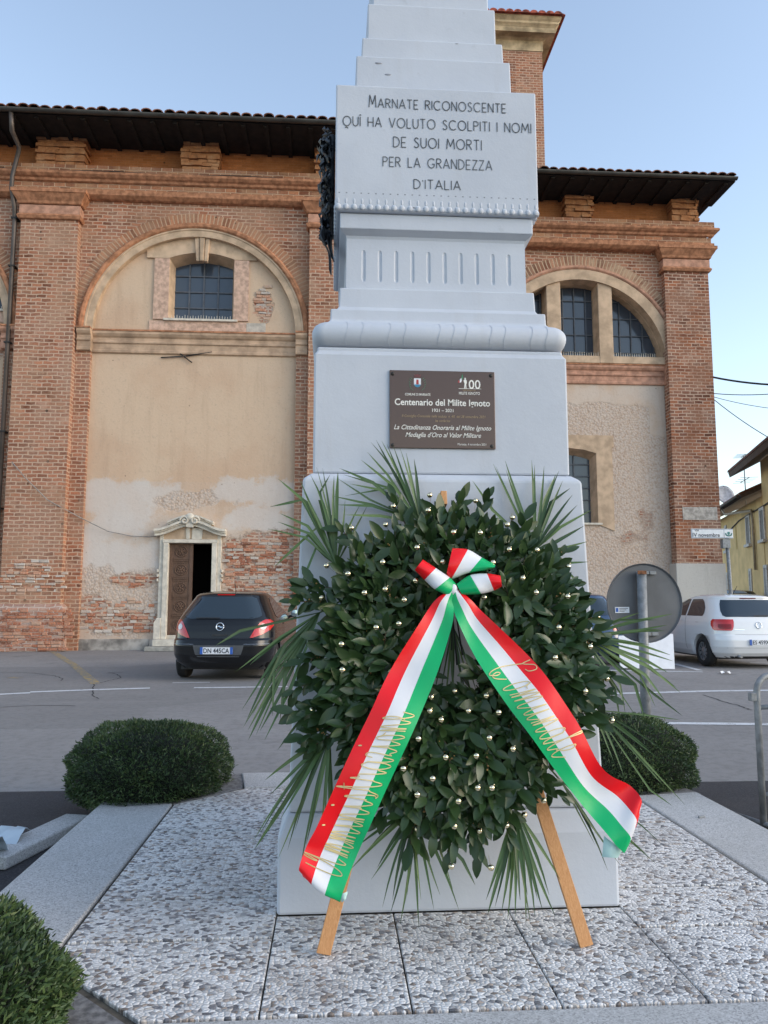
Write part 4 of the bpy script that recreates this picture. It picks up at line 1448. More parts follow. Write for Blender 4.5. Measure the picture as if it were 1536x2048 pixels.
def engrave(text, x_left, x_right, z_base, hgt, first=None):
    wid = 0
    gaps = .24
    for i, ch in enumerate(text):
        if ch == '^': continue
        wid += GL[ch][0] + gaps
    wid -= gaps
    k = (x_right - x_left) / (wid * hgt)
    lines = []
    x = 0
    for i, ch in enumerate(text):
        gw, ls = GL[ch]
        if ch == '^':
            lines += [[((x - gaps + px_) * hgt * k + x_left, z_base + pz_ * hgt) for px_, pz_ in l] for l in ls]; continue
        hh = hgt * (first if (i == 0 and first) else 1)
        lines += [[((x + px_) * hgt * k + x_left, z_base + pz_ * hh) for px_, pz_ in l] for l in ls]
        x += gw + gaps
    return lines


Yf = MY - .4546
lines = []
for text, xl, xr, yb, yt, yb2, first in (
        ('MARNATE RICONOSCENTE', 738, 1012, 215, 197, 225, 1.35), ('QUI^ HA VOLUTO SCOLPITI I NOMI', 686, 1062, 252, 233, 265, None),
        ('DE SUOI MORTI', 787, 963, 295, 275, 299, None), ('PER LA GRANDEZZA', 766, 984, 333, 314, 340, None), ("D'ITALIA", 828, 921, 377, 359, 380, None)):
    pl, prr = at(xl, yb, Yf), at(xr, yb2, Yf)
    zb = (pl[2] + prr[2]) / 2
    hgt = (at(xl, yt, Yf)[2] - pl[2])
    lines += engrave(text, pl[0], prr[0], zb, hgt, first)
V, F = strokes_to_faces(lines, .0044, lambda a, b: (a, Yf, b), True)
MB().add(V, F).build('inscription', M_groove, mon, fix=False)

# ================================================================ PLAQUE
pl = thing('plaque', 'brown reflective metal plaque with white lettering screwed to the monument', 'plaque', (MX, MY - .54, 2.1))
YP = MY - .5351
A_, B_, C_ = at(779, 742, YP), at(988, 744, YP), at(988, 899, YP)
px0, px1, pz1, pz0 = A_[0], B_[0], (A_[2] + B_[2]) / 2, C_[2]
pw, phh = px1 - px0, pz1 - pz0
t = NT('brown plaque metal')
nz = t.noise(t.pos(), 300, 2)
M_plq = t.out(t.mix(nz.outputs[0], (.085, .050, .038), (.115, .070, .054)), .17, metal=.45, spec=.6)
MB().box(px0, px1, YP - .008, YP, pz0, pz1).build('plate', M_plq, pl, bevel=.0015)
YT = YP - .0085
M_ptext = plain('white plaque lettering', (.78, .77, .72), .5, var=.05)
M_pgold = plain('gold plaque lettering', (.34, .24, .12), .5, var=.05)


def plq(u, v): return (px0 + pw * u, YT, pz1 - phh * v)


def ptext(text, u, v, width, hfrac, bold=0, shear=0, mat=None, name='lettering', squeeze=None):
    vs, fs = font_mb(text, 1.0, bold, shear)
    x0, x1 = min(p[0] for p in vs), max(p[0] for p in vs)
    kx = width * pw / (x1 - x0)
    kz = hfrac * phh
    MB().add([(px0 + pw * u + (x - (x0 + x1) / 2) * kx, YT, pz1 - phh * v + y * kz) for x, y in vs], fs).build(name, mat or M_ptext, pl, fix=False)


ptext('Centenario del Milite Ignoto', .50, .415, .905, .118, .018)
ptext('1921 – 2021', .502, .515, .20, .058, .012)
ptext('Il Consiglio Comunale nella seduta  n. 40  del 28 settembre 2021', .51, .590, .79, .046, 0, .2, M_pgold)
ptext('ha conferito', .50, .648, .14, .046, 0, .2, M_pgold)
ptext('La Cittadinanza Onoraria al Milite Ignoto', .50, .737, .92, .085, .006, .35)
ptext("Medaglia d'Oro al Valor Militare", .505, .832, .715, .085, .006, .35)
ptext('Marnate, 4 novembre 2021', .775, .945, .27, .040)
ptext('COMUNE DI MARNATE', .265, .313, .24, .044, .01)
ptext('00', .807, .176, .112, .165, .008)
ptext('CENTENARIO DEL', .757, .248, .125, .026, 0, 0, M_pgold)
ptext('MILITE IGNOTO', .757, .288, .20, .052, .008)
em = MB(); em.box(plq(.655, 0)[0], plq(.87, 0)[0], YT - .0006, YT, plq(0, .2285)[2], plq(0, .2235)[2])
# standing soldier figure that forms the first digit
fig = [(.706, .222), (.712, .16), (.704, .135), (.703, .115), (.712, .108), (.711, .09), (.718, .08), (.725, .09), (.724, .108), (.733, .118), (.733, .15), (.727, .17), (.730, .222), (.721, .222), (.719, .18), (.716, .222)]
em.add([plq(*p) for p in fig], [tuple(range(len(fig)))])
em.build('emblem', M_ptext, pl, fix=False)
M_eg, M_er, M_ew, M_eb = plain('emblem green', (.03, .20, .09), .5), plain('emblem red', (.38, .03, .03), .5), plain('emblem white', (.75, .77, .8), .5), plain('emblem blue', (.03, .25, .42), .5)
for poly, m in (([(.648, .145), (.655, .115), (.668, .135), (.664, .152)], M_er), ([(.664, .15), (.668, .105), (.683, .085), (.686, .12), (.678, .145)], M_ew), ([(.686, .115), (.684, .06), (.694, .03), (.698, .09)], M_eg)):
    MB().add([plq(*p) for p in poly], [tuple(range(len(poly)))]).build('emblem', m, pl, fix=False)
# coat of arms: tower shield, crown and branches
eu, ev = .263, .165
sh = [(-.033, -.062), (.033, -.062), (.033, .02), (.02, .045), (0, .055), (-.02, .045), (-.033, .02)]
MB().add([plq(eu + a, ev + b) for a, b in sh], [tuple(range(7))]).build('crest', M_ew, pl, fix=False)
YT -= .0004
MB().add([plq(eu + a, ev + b) for a, b in ((-.033, .018), (.033, .018), (.02, .045), (0, .055), (-.02, .045))], [(0, 1, 2, 3, 4)]).build('crest', M_eb, pl, fix=False)
MB().add([plq(eu + a, ev + b) for a, b in ((-.01, -.045), (.01, -.045), (.012, .016), (-.012, .016))], [(0, 1, 2, 3)]).build('crest', M_er, pl, fix=False)
MB().add([plq(eu + a, ev + b) for a, b in ((-.026, -.073), (.026, -.073), (.032, -.112), (.018, -.105), (.0, -.118), (-.018, -.105), (-.032, -.112))], [tuple(range(7))]).build('crest', plain('emblem crown', (.13, .035, .035), .5), pl, fix=False)
lv = MB()
for s_ in (-1, 1):
    for k in range(7):
        a = -.95 + k * .36
        cu, cv_ = eu + s_ * .062 * cos(a * .8), ev + .085 * sin(a) + .02
        for d in (-1, 1):
            q = [(0, 0), (.012 * s_, d * .008), (.022 * s_, d * .022 - .008)]
            lv.add([plq(cu + x, cv_ + y) for x, y in q], [(0, 1, 2)])
lv.build('crest', M_eg, pl, fix=False)
scr = MB()
for u in (.028, .965):
    for v in (.05, .965):
        q = plq(u, v)
        MB().sphere((q[0], YP - .009, q[2]), .008, 10, 6, (1, .5, 1)).build('screw', M_iron, pl)

# ================================================================ BRONZE WREATH on the side of the inscription block
bz = thing('bronze_wreath', 'dark bronze laurel wreath with hanging ribbon on the side of the monument', 'bronze wreath', (MX - .50, MY - .05, 3.3))
t = NT('dark bronze'); nz = t.noise(t.pos(), 30, 4)
M_bronze = t.out(t.mix(t.step(nz.outputs[0], .4, .7), (.022, .024, .028), (.06, .068, .078)), .42, metal=.55)
M_bronze2 = plain('weathered bronze band', (.13, .16, .20), .5, .3)
fol = MB()
r = random.Random(3)
BX = MX - .4535
for k in range(260):
    f_ = r.random()
    a = 2 * pi * f_
    cy_, cz_ = MY - .08 + .20 * cos(a), 3.315 + .20 * sin(a)
    L = r.uniform(.05, .085)
    d = Vector((r.uniform(-.4, .1), -sin(a) + r.uniform(-.6, .6), cos(a) + r.uniform(-.5, .5))).normalized()
    s_ = d.cross(Vector((1, 0, 0))).normalized()
    b0 = Vector((BX - r.uniform(.01, .05), cy_ + r.uniform(-.05, .05), cz_ + r.uniform(-.05, .05)))
    up_ = Vector((-.012, 0, 0))
    fol.add([b0, b0 + d * L * .45 + s_ * L * .2 + up_, b0 + d * L, b0 + d * L * .45 - s_ * L * .2 + up_, b0 + d * L * .45 + up_ * 2], [(0, 1, 4), (1, 2, 4), (2, 3, 4), (3, 0, 4)])
fol.build('leaf_ring', M_bronze, bz, fix=False)
fl_ = MB()
for k in range(18):
    fl_.sphere((BX - r.uniform(.02, .055), MY - .08 + r.uniform(-.2, .1), r.uniform(3.12, 3.52)), r.uniform(.010, .02), 8, 6)
fl_.build('bud', M_bronze, bz)
bk_ = MB()
bk_.box(BX - .03, BX - .001, MY - .24, MY + .1, 3.13, 3.50)
bk_.build('backing', M_bronze, bz, bevel=.012)
kn_ = MB()
P = [[(BX - .052 - .012 * sin(i), MY - .20 + .16 * j / 4, 3.13 - .085 * i / 3 - .02 * sin(j)) for j in range(5)] for i in range(4)]
kn_.grid(P)
kn_.build('ribbon_band', M_bronze2, bz, fix=False)
for pts, wd in (([(BX - .05, MY - .17, 3.06), (BX - .06, MY - .2, 2.99), (BX - .028, MY - .2, 2.92), (BX - .022, MY - .2, 2.83)], .014), ([(BX - .03, MY - .1, 3.06), (BX - .025, MY - .1, 3.0), (BX - .012, MY - .1, 2.94)], .024)):
    C2 = catmull(pts, 5)
    n_ = len(C2)
    Q = [[(p[0] - wd * (1 - .5 * i / n_) * .5 * e, p[1] - .03 * e, p[2]) for e in (-1, 1)] for i, p in enumerate(C2)]
    m_ = MB().grid(Q)
    o = m_.build('ribbon_tail', M_bronze, bz, fix=False)
    sm_ = o.modifiers.new('thick', 'SOLIDIFY'); sm_.thickness = .006

# ================================================================ EASEL, WREATH, RIBBON
LEG0 = Vector(ground(1172, 1897, ZP))                    # foot of the right leg
LEAN = .232
WN = Vector((0, -1, LEAN)).normalized()                  # front normal of the wreath plane
WU = Vector((1, 0, 0))
WV = WU.cross(WN) * -1
if WV.z < 0: WV = -WV


def onplane(px, py, d=0.0):
    """point of the wreath plane (moved d towards the viewer) seen at a pixel"""
    p0 = LEG0 + WN * d
    rr = Vector(ray(px, py)); c_ = Vector(_C)
    t_ = (p0 - c_).dot(WN) / rr.dot(WN)
    return c_ + rr * t_


easel = thing('easel', 'two-legged pine batten easel carrying the wreath', 'easel', (MX, LEG0.y, ZP))
for (p, q) in (((645, 1915), (868, 1040)), ((1174, 1898), (898, 1040))):
    a, b = onplane(*p, -.012), onplane(*q, -.012)
    foot = Vector((a.x, a.y, a.z))
    d = (b - a).normalized()
    # extend to the paving
    foot = a + d * ((ZP + .001 - a.z) / d.z)
    b2 = b + d * .02
    c_ = (foot + b2) / 2
    sd_ = d.cross(WN).normalized()
    L = (b2 - foot).length / 2
    m_ = MB().obox(c_, sd_, WN, d, .0235, .011, L)
    # square the foot off on the ground
    m_.v = [(x, y, max(z, ZP + .001)) for x, y, z in m_.v]
    m_.build('leg', M_pine, easel, bevel=.002)
pg = onplane(886, 1000, .03)
MB().obox(pg, WU, WN, WV, .012, .03, .028).build('peg', M_pine, easel, bevel=.002)
a, b = onplane(770, 1440, -.035), onplane(1020, 1440, -.035)
MB().obox((a + b) / 2, WU, WN, WV, (b - a).length / 2 + .02, .01, .02).build('crossbar', M_pine, easel, bevel=.002)

WC = onplane(900, 1335, .08)
wreath = thing('laurel_wreath', 'large green laurel wreath with gold baubles and palm leaves', 'wreath', tuple(WC))
# outline of the leaf mass, pixels from the centre by angle
OUT = [(0, 300), (20, 315), (45, 310), (65, 318), (90, 340), (110, 322), (128, 325), (150, 292), (180, 272), (205, 278), (228, 298), (250, 322), (270, 335), (290, 330), (310, 318), (335, 292), (360, 300)]


def rout(a):
    return float(np.interp(math.degrees(a) % 360, [o[0] for o in OUT], [o[1] for o in OUT]))


HOLE = (908, 1290, 46, 84)


def bulge(px, py):
    """depth of the leaf mass in front of the plane at a pixel"""
    dx, dy = px - 900, 1335 - py
    a = atan2(dy, dx); rr = math.hypot(dx, dy) / rout(a)
    hx, hy = (px - HOLE[0]) / (HOLE[2] * 1.1), (py - HOLE[1]) / (HOLE[3] * 1.1)
    hole = min(1, max(0, math.hypot(hx, hy) - .9) / 1.2)
    return .035 + .125 * sqrt(max(0, 1 - rr ** 4)) * hole ** .6


def leaf_geo(base, d, n, L, W, curl, fold):
    """pointed leaf: 5 rows of left edge, midrib, right edge"""
    s_ = d.cross(n).normalized()
    rows = []
    prof = ((0, .05), (.16, .62), (.40, 1.0), (.66, .90), (.88, .46), (1.0, .02))
    for t_, w_ in prof:
        c_ = base + d * (L * t_) - n * (curl * L * t_ * t_)
        ww = W * .5 * w_
        rows.append((c_ + s_ * ww + n * (fold * ww), c_, c_ - s_ * ww + n * (fold * ww)))
    return rows


class Leaves:
    def __init__(s): s.mb = MB(); s.rnd = []

    def leaf(s, rows, r):
        b = len(s.mb.v)
        n = len(rows)
        V = [p for row in rows for p in row]
        F, U = [], []
        for i in range(n - 1):
            for j in range(2):
                F.append((i * 3 + j, i * 3 + j + 1, (i + 1) * 3 + j + 1, (i + 1) * 3 + j))
                U.append([(j - 1, i / n), (j, i / n), (j, (i + 1) / n), (j - 1, (i + 1) / n)])
        s.mb.add(V, F, U, smooth=True)
        s.rnd += [r] * len(V)


lf = Leaves(); stems = MB(); berries = MB()
r = random.Random(11)


def sprig(px, py, dirpx, d0, L=.13, nl=8, out=.45, size=1.0):
    """twig starting at a pixel, heading dirpx (angle in the picture), rising out of the mass"""
    b0 = onplane(px, py, d0)
    d = (WU * cos(dirpx) + WV * sin(dirpx) + WN * out).normalized()
    tip = b0 + d * L
    bend = Vector((r.uniform(-.2, .2), r.uniform(-.1, .1), r.uniform(-.3, .1))) * L * .3
    pts = [b0, (b0 + tip) / 2 + bend * .4, tip + bend]
    stems.tube(pts, [.0022, .0018, .0010], 4)
    tone = r.random() * .75
    for k in range(nl):
        f_ = .12 + .88 * k / (nl - 1)
        p = b0.lerp(tip + bend, f_)
        phi = k * 2.4 + r.uniform(-.4, .4)
        side = (d.cross(WN).normalized() * cos(phi) + WN.cross(d.cross(WN)).normalized() * sin(phi) * .1 + WN * sin(phi) * .8)
        op = r.uniform(.55, 1.05) * (1.0 if k < nl - 1 else .25)
        ld = (d * cos(op) + side * sin(op)).normalized()
        if ld.dot(WN) < -.35: ld = (ld + WN * .6).normalized()
        nn = (WN * 1.0 + d * -.3 + Vector((r.uniform(-.6, .6), r.uniform(-.3, .3), r.uniform(-.2, .8)))).normalized()
        nn = (nn - ld * nn.dot(ld)).normalized()
        LL = size * r.choice((r.uniform(.042, .066), r.uniform(.06, .09))); WW = LL * r.uniform(.36, .50)
        q = min(1, max(0, tone + r.gauss(0, .14)))
        if r.random() < .03: q = min(1, q + .3)
        lf.leaf(leaf_geo(p, ld, nn, LL, WW, r.uniform(-.05, .30), r.uniform(.1, .45)), q)
    if r.random() < .42:
        for k in range(r.randint(4, 9)):
            p = b0.lerp(tip, r.uniform(.3, .8)) + Vector((r.gauss(0, .010), r.gauss(0, .008), r.gauss(0, .010))) + WN * .012
            berries.sphere(tuple(p), r.uniform(.0022, .0038), 6, 4)


def in_hole(px, py, k=1.0):
    return math.hypot((px - HOLE[0]) / (HOLE[2] * k), (py - HOLE[1]) / (HOLE[3] * k)) < 1


n_ = 0
while n_ < 560:
    a = r.uniform(0, 2 * pi)
    rr = sqrt(r.random()) * .84
    R_ = (rout(a) - 72) * rr / .84
    px, py = 900 + R_ * cos(a), 1335 - R_ * sin(a)
    if in_hole(px, py, 1.25): continue
    lay = r.random()
    dd = bulge(px, py) * (lay ** .5) - .05
    dirp = a + r.gauss(0, .7) if rr > .45 else a + r.gauss(.3, 1.0)
    if rr < .5 and py > 1360: dirp = r.gauss(-pi / 2, .9)
    sprig(px, py, dirp, dd, L=r.uniform(.08, .13) if rr < .85 else r.uniform(.06, .10), nl=r.choice((7, 8, 9)), out=r.uniform(.25, .9) if rr < .8 else r.uniform(0, .4))
    n_ += 1
# twigs that stick out of the outline
for px, py, a_ in ((625, 1150, 175), (612, 1180, 190), (640, 1200, 160), (622, 1300, 190), (620, 1345, 205), (640, 1390, 215), (625, 1440, 180), (625, 1470, 200), (690, 1060, 140), (800, 1010, 110), (905, 1000, 75),
                   (960, 1010, 60), (1050, 1060, 60), (1110, 1110, 50), (1120, 1160, 20), (1150, 1215, 20), (1170, 1290, 0), (1185, 1340, -10), (1180, 1380, -20), (1160, 1420, -30), (1085, 1580, -50), (1010, 1640, -70),
                   (960, 1660, -85), (900, 1670, -100), (930, 1640, -80), (820, 1640, -100), (790, 1600, -120), (1000, 1600, -60), (700, 1500, 230), (650, 1480, 200)):
    sprig(px + (900 - px) * .14, py + (1335 - py) * .14, radians(a_ + r.uniform(-12, 12)), .02, L=r.uniform(.10, .14), nl=9, out=r.uniform(0, .3), size=1.05)
# loose single leaves that break the rosettes
n_ = 0
while n_ < 1300:
    a = r.uniform(0, 2 * pi)
    R_ = (rout(a) - 32) * sqrt(r.random())
    px, py = 900 + R_ * cos(a), 1335 - R_ * sin(a)
    if in_hole(px, py, 1.35): continue
    n_ += 1
    b0 = onplane(px, py, bulge(px, py) * r.uniform(.45, 1.12) - .005)
    aa = r.uniform(0, 2 * pi) if r.random() < .6 else a + r.gauss(0, .6)
    ld = (WU * cos(aa) + WV * sin(aa) + WN * r.uniform(-.15, .7)).normalized()
    nn = (WN + Vector((r.uniform(-.9, .9), r.uniform(-.3, .3), r.uniform(-.4, 1.0)))).normalized()
    nn = (nn - ld * nn.dot(ld)).normalized()
    LL = r.uniform(.05, .095)
    lf.leaf(leaf_geo(b0, ld, nn, LL, LL * r.uniform(.36, .48), r.uniform(-.15, .4), r.uniform(.05, .6)), min(1, max(0, r.gauss(.42, .26))))
lf.mb.build('laurel_foliage', M_laurel, wreath, fix=False, attrs={'rnd': lf.rnd})
stems.build('twigs', M_stem, wreath)
berries.build('buds', M_berry, wreath)
# straw core behind the leaves
core = MB()
rings = []
for k in range(48):
    a = 2 * pi * k / 48
    ring = []
    for j in range(8):
        b = 2 * pi * j / 8
        ri = math.hypot(58 * cos(a), 100 * sin(a)) if True else 0
        ro = rout(a) * .80
        mid, hw_ = (ri + ro) / 2, (ro - ri) / 2
        rad_ = mid + hw_ * cos(b)
        cx_, cy_ = 903 + rad_ * cos(a), 1312 - rad_ * sin(a)
        ring.append(onplane(cx_, cy_, .012 + .025 * (1 + sin(b)) * .9))
    rings.append(ring)
rings.append(rings[0])
core.loft(rings, caps=False, smooth=True)
core.build('straw_ring', M_yew_core, wreath)
# baubles
BAU = []
for x, y in ((670, 195), (832, 215), (541, 234), (664, 249), (961, 274), (943, 299), (514, 299), (394, 311), (754, 326), (848, 328), (625, 380), (950, 387), (1048, 389), (504, 432), (716, 431), (893, 433), (306, 444), (1159, 447), (382, 473),
             (998, 488), (620, 497), (513, 527), (440, 540), (1045, 539), (1156, 553), (580, 565), (288, 558), (862, 556), (561, 649), (481, 662), (1262, 625), (1125, 662), (1236, 730), (359, 721), (1112, 769), (362, 812), (1295, 843),
             (1219, 887), (758, 887), (675, 908), (869, 903), (670, 957), (806, 957), (913, 962), (710, 988), (251, 954), (1313, 990), (630, 1055), (880, 1052)):
    BAU.append((480 + x / 1.7655, 880 + y / 1.7655))
for x, y in ((577, 242), (726, 202), (834, 197), (963, 173), (1088, 195), (680, 277), (889, 310), (839, 310), (626, 334), (771, 357), (1072, 355), (540, 400), (1004, 406), (757, 445), (627, 457), (845, 462), (941, 443), (746, 587), (886, 592)):
    BAU.append((480 + x / 1.7655, 1400 + y / 1.7655))
for i, (px, py) in enumerate(BAU):
    inside = math.hypot(px - 900, py - 1335) < rout(atan2(1335 - py, px - 900)) * .97
    d = (bulge(px, py) + .075) if inside else .06
    c_ = onplane(px, py, d)
    m_ = MB()
    m_.sphere(tuple(c_), .0106, 16, 12)
    q = onplane(px + r.uniform(-2, 6), py - r.uniform(4, 8), d + .002)
    m_.tube([c_ + (q - c_) * .75, q], .0022, 5)
    m_.tube([c_, onplane(px + (900 - px) * .06, py + (1335 - py) * .06, d - .08)], .0009, 4)
    m_.build('bauble', M_gold, wreath)


# palm fans
def frond(hub, tips, d0=.0, d1=None, seed=0, wd=.013, stalk=None):
    """fan of narrow leaflets from a hub pixel to tip pixels; a tip may be (x,y,kinkx,kinky)"""
    rr = random.Random(seed)
    pf = Leaves()
    h0 = onplane(*hub, d0)
    for i, tp in enumerate(tips):
        dd = d0 + rr.uniform(-.012, .03) if d1 is None else d1 + rr.uniform(-.02, .02)
        e = onplane(tp[0], tp[1], dd)
        if len(tp) == 4:
            kk = onplane(tp[2], tp[3], (d0 + dd) / 2)
            pts = [h0, h0.lerp(kk, .5), kk, kk.lerp(e, .5), e]
            P = [Vector(p) for p in (pts[0], pts[1], kk, kk.lerp(e, .35), kk.lerp(e, .7), e)]
        else:
            L = (e - h0).length
            sag = Vector((rr.uniform(-.03, .03) * L, 0, rr.uniform(-.02, .07) * L))
            P = [h0.lerp(e, f_) + sag * 4 * f_ * (1 - f_) for f_ in (0, .2, .4, .6, .8, 1)]
        w0 = wd * rr.uniform(.75, 1.2)
        ws = (.3, .8, 1, .8, .5, .04)
        nn = (WN + Vector((rr.uniform(-.5, .5), 0, rr.uniform(-.3, .5)))).normalized()
        rows = []
        for k, p in enumerate(P):
            t_ = (P[min(k + 1, 5)] - P[max(k - 1, 0)]).normalized()
            s_ = t_.cross(nn).normalized() * (w0 * .5 * ws[k])
            rows.append((p + s_ + nn * w0 * .12, p, p - s_ + nn * w0 * .12))
        pf.leaf(rows, min(1, max(0, rr.gauss(.42, .30))))
    o = pf.mb.build('palm_leaf', M_palm, wreath, fix=False, attrs={'rnd': pf.rnd})
    if stalk:
        MB().tube([onplane(*hub, d0), onplane(*stalk, d0 - .01)], [.003, .004], 6).build('stalk', M_palm, o, attrs=None)
    return o


def fan(hub, a0, a1, n, L0, L1, seed, jit=12, **kw):
    rr = random.Random(seed + 100)
    tips = []
    for k in range(n):
        a = radians(a0 + (a1 - a0) * k / (n - 1) + rr.uniform(-1.5, 1.5))
        L = L0 + (L1 - L0) * k / (n - 1) + rr.uniform(-jit, jit)
        tips.append((hub[0] + L * cos(a), hub[1] - L * sin(a)))
    return frond(hub, tips, seed=seed, **kw)


frond((840, 1045), [(742, 885), (752, 880), (763, 882), (774, 888), (786, 890), (800, 897), (812, 906), (828, 918), (735, 905, 775, 950), (722, 920, 790, 975), (679, 937, 745, 965), (688, 950, 776, 976), (690, 992, 776, 977), (676, 958, 740, 1000), (664, 992, 745, 1010),
                    (672, 1010, 745, 1012), (690, 1030, 760, 1032), (700, 968, 760, 980)], d0=.0, seed=1, stalk=(880, 1120))
frond((672, 1130), [(633, 935), (645, 936), (621, 950), (600, 960), (660, 950, 640, 985), (668, 952), (676, 945, 674, 990), (608, 985), (556, 958, 612, 1005), (540, 1014, 605, 1000), (560, 1027, 615, 1052), (536, 1058, 610, 1075), (556, 1044, 620, 1068), (690, 1000), (720, 1010), (560, 1120, 640, 1050),
                    (548, 1135, 617, 1070), (590, 1200, 632, 1097), (700, 1090, 640, 1000), (735, 1010)], d0=-.012, seed=2, stalk=(760, 1190))
frond((640, 1225), [(484, 1420, 560, 1300), (492, 1444, 545, 1330), (496, 1460, 540, 1380), (497, 1480, 535, 1400), (512, 1470, 560, 1360), (545, 1432, 548, 1340), (500, 1330, 545, 1290), (470, 1345, 560, 1275), (430, 1292, 480, 1262), (520, 1462, 560, 1390), (560, 1440, 570, 1350), (505, 1430, 570, 1290), (486, 1455, 550, 1350), (530, 1480, 580, 1380)], d0=.0, d1=.03, seed=3, stalk=(720, 1180), wd=.012)
frond((660, 1470), [(505, 1685), (520, 1668), (508, 1700, 560, 1620), (540, 1650), (555, 1720), (575, 1700), (600, 1740), (612, 1690), (590, 1660), (640, 1700), (625, 1640), (560, 1640), (540, 1590), (530, 1560), (555, 1500, 600, 1440), (660, 1720), (680, 1740), (650, 1650)], d0=.0, d1=.03, seed=4, stalk=(740, 1400))
frond((830, 1620), [(700, 1740), (715, 1725), (742, 1760), (765, 1815), (785, 1800), (800, 1848), (815, 1790), (838, 1856), (842, 1800), (868, 1820), (735, 1700), (712, 1695), (755, 1735), (880, 1790), (905, 1778, 880, 1700), (918, 1820), (950, 1770, 925, 1720), (780, 1830)], d0=.0, d1=.03, seed=5, stalk=(850, 1520))
frond((1030, 1620), [(990, 1815), (1003, 1822), (1015, 1838), (1040, 1800), (1060, 1842), (1052, 1846), (1070, 1835), (1085, 1820), (1110, 1832), (1098, 1790), (1120, 1760), (972, 1800), (975, 1830, 1000, 1740), (1055, 1790), (1075, 1800), (1030, 1835)], d0=.0, d1=.02, seed=6, stalk=(1000, 1530), wd=.015)
frond((1070, 1100), [(986, 928), (992, 934), (1010, 922), (1012, 940), (1063, 920), (1069, 930), (1088, 932), (1118, 942), (1112, 948, 1090, 1000), (1125, 962), (1140, 977, 1102, 1005), (1145, 990), (1155, 1010), (1183, 1020, 1120, 1055), (1168, 1052, 1110, 1085), (1176, 1083, 1120, 1098), (945, 962, 985, 1020), (1176, 1124, 1120, 1127), (1166, 1174, 1120, 1130)], d0=-.012, seed=7, stalk=(1000, 1180), wd=.014)
frond((1165, 1272), [(1345, 1228, 1260, 1245), (1335, 1250, 1270, 1262), (1322, 1258), (1310, 1235), (1330, 1262, 1270, 1262), (1340, 1310, 1280, 1290), (1345, 1322, 1290, 1305), (1360, 1385, 1300, 1335), (1352, 1375, 1290, 1330), (1328, 1400, 1290, 1350), (1310, 1412, 1280, 1350), (1290, 1440, 1270, 1370), (1270, 1430), (1250, 1425, 1240, 1370), (1300, 1290), (1280, 1225), (1365, 1432, 1310, 1390), (1335, 1345, 1290, 1320), (1240, 1440, 1230, 1380), (1315, 1240, 1240, 1240)], d0=.01, d1=.05, seed=8, stalk=(1090, 1240), wd=.012)
frond((1190, 1420), [(1370, 1610, 1270, 1500), (1320, 1520), (1338, 1510), (1300, 1500), (1290, 1530, 1240, 1470), (1330, 1575, 1270, 1505), (1345, 1612, 1300, 1580), (1230, 1530), (1360, 1440, 1290, 1430), (1250, 1560)], d0=.0, d1=.03, seed=9, stalk=(1100, 1370), wd=.009)
frond((1120, 1560), [(1225, 1715), (1240, 1730), (1210, 1690), (1215, 1740), (1265, 1700), (1300, 1715), (1312, 1728), (1190, 1690), (1325, 1690)], d0=.0, d1=.03, seed=10, stalk=(1050, 1480), wd=.009)
frond((905, 1250), [(878, 1400), (890, 1410), (900, 1420), (912, 1415), (925, 1405), (935, 1395), (948, 1405), (868, 1390), (955, 1390)], d0=-.02, seed=12, wd=.009)

# ribbon
rib = thing('ribbon', 'red, white and green satin ribbon tied in a bow on the wreath', 'ribbon', tuple(onplane(905, 1190, .2)))


class Tail:
    """strip between a green edge and a red edge, both given as pixels with a depth"""

    def __init__(s, G, R, D, n=8):
        g, r_ = catmull([(*p, d) for p, d in zip(G, D)], n), catmull([(*p, d) for p, d in zip(R, D)], n)
        s.g = [onplane(*p[:2], p[2]) for p in g]
        s.r = [onplane(*p[:2], p[2] + .004 * sin(i * .45)) for i, p in enumerate(r_)]
        s.n = len(g)

    def pt(s, i, t_, lift=0.0):
        i = min(max(i, 0), s.n - 1.001)
        k = int(i); f_ = i - k
        a, b = s.g[k].lerp(s.g[k + 1], f_), s.r[k].lerp(s.r[k + 1], f_)
        p = a.lerp(b, t_)
        tang = (s.g[k + 1] - s.g[k]).lerp(s.r[k + 1] - s.r[k], .5)
        nn = tang.cross(b - a).normalized()
        if nn.dot(WN) < 0: nn = -nn
        p = p + nn * (.013 * sin(pi * t_) * sin(i * .19 + 1.0) + .0035 * sin(i * .55 + 5 * t_))
        return p + nn * lift

    def build(s, name, parent, flip):
        mb = MB()
        rows = []
        for i in range(s.n):
            rows.append([s.pt(i, j / 9.0) for j in range(10)])
        if flip: mb.grid([list(reversed(r_)) for r_ in rows], True, lambda a, b: (1 - b / 9.0, a * .03))
        else: mb.grid(rows, True, lambda a, b: (b / 9.0, a * .03))
        return mb.build(name, M_ribbon, parent, fix=False)


tl_G = [(909, 1180), (908, 1205), (904, 1250), (880, 1330), (845, 1420), (800, 1520), (745, 1640), (706, 1730), (684, 1790), (681, 1803)]
tl_R = [(895, 1182), (868, 1203), (838, 1248), (778, 1345), (738, 1430), (694, 1520), (640, 1640), (612, 1695), (598, 1738), (606, 1752)]
tl_D = [.240, .245, .245, .245, .24, .235, .205, .18, .19, .175]
tr_G = [(903, 1182), (905, 1212), (922, 1258), (966, 1340), (1022, 1420), (1080, 1498), (1140, 1580), (1190, 1640), (1228, 1685), (1247, 1706)]
tr_R = [(920, 1180), (948, 1206), (985, 1243), (1058, 1312), (1116, 1385), (1160, 1455), (1208, 1540), (1262, 1572), (1283, 1602), (1278, 1630)]
tr_D = [.240, .245, .245, .245, .245, .24, .215, .19, .205, .185]
TLft, TRgt = Tail(tl_G, tl_R, tl_D), Tail(tr_G, tr_R, tr_D)
tL = TLft.build('ribbon_tail', rib, False)
tR = TRgt.build('ribbon_tail', rib, True)
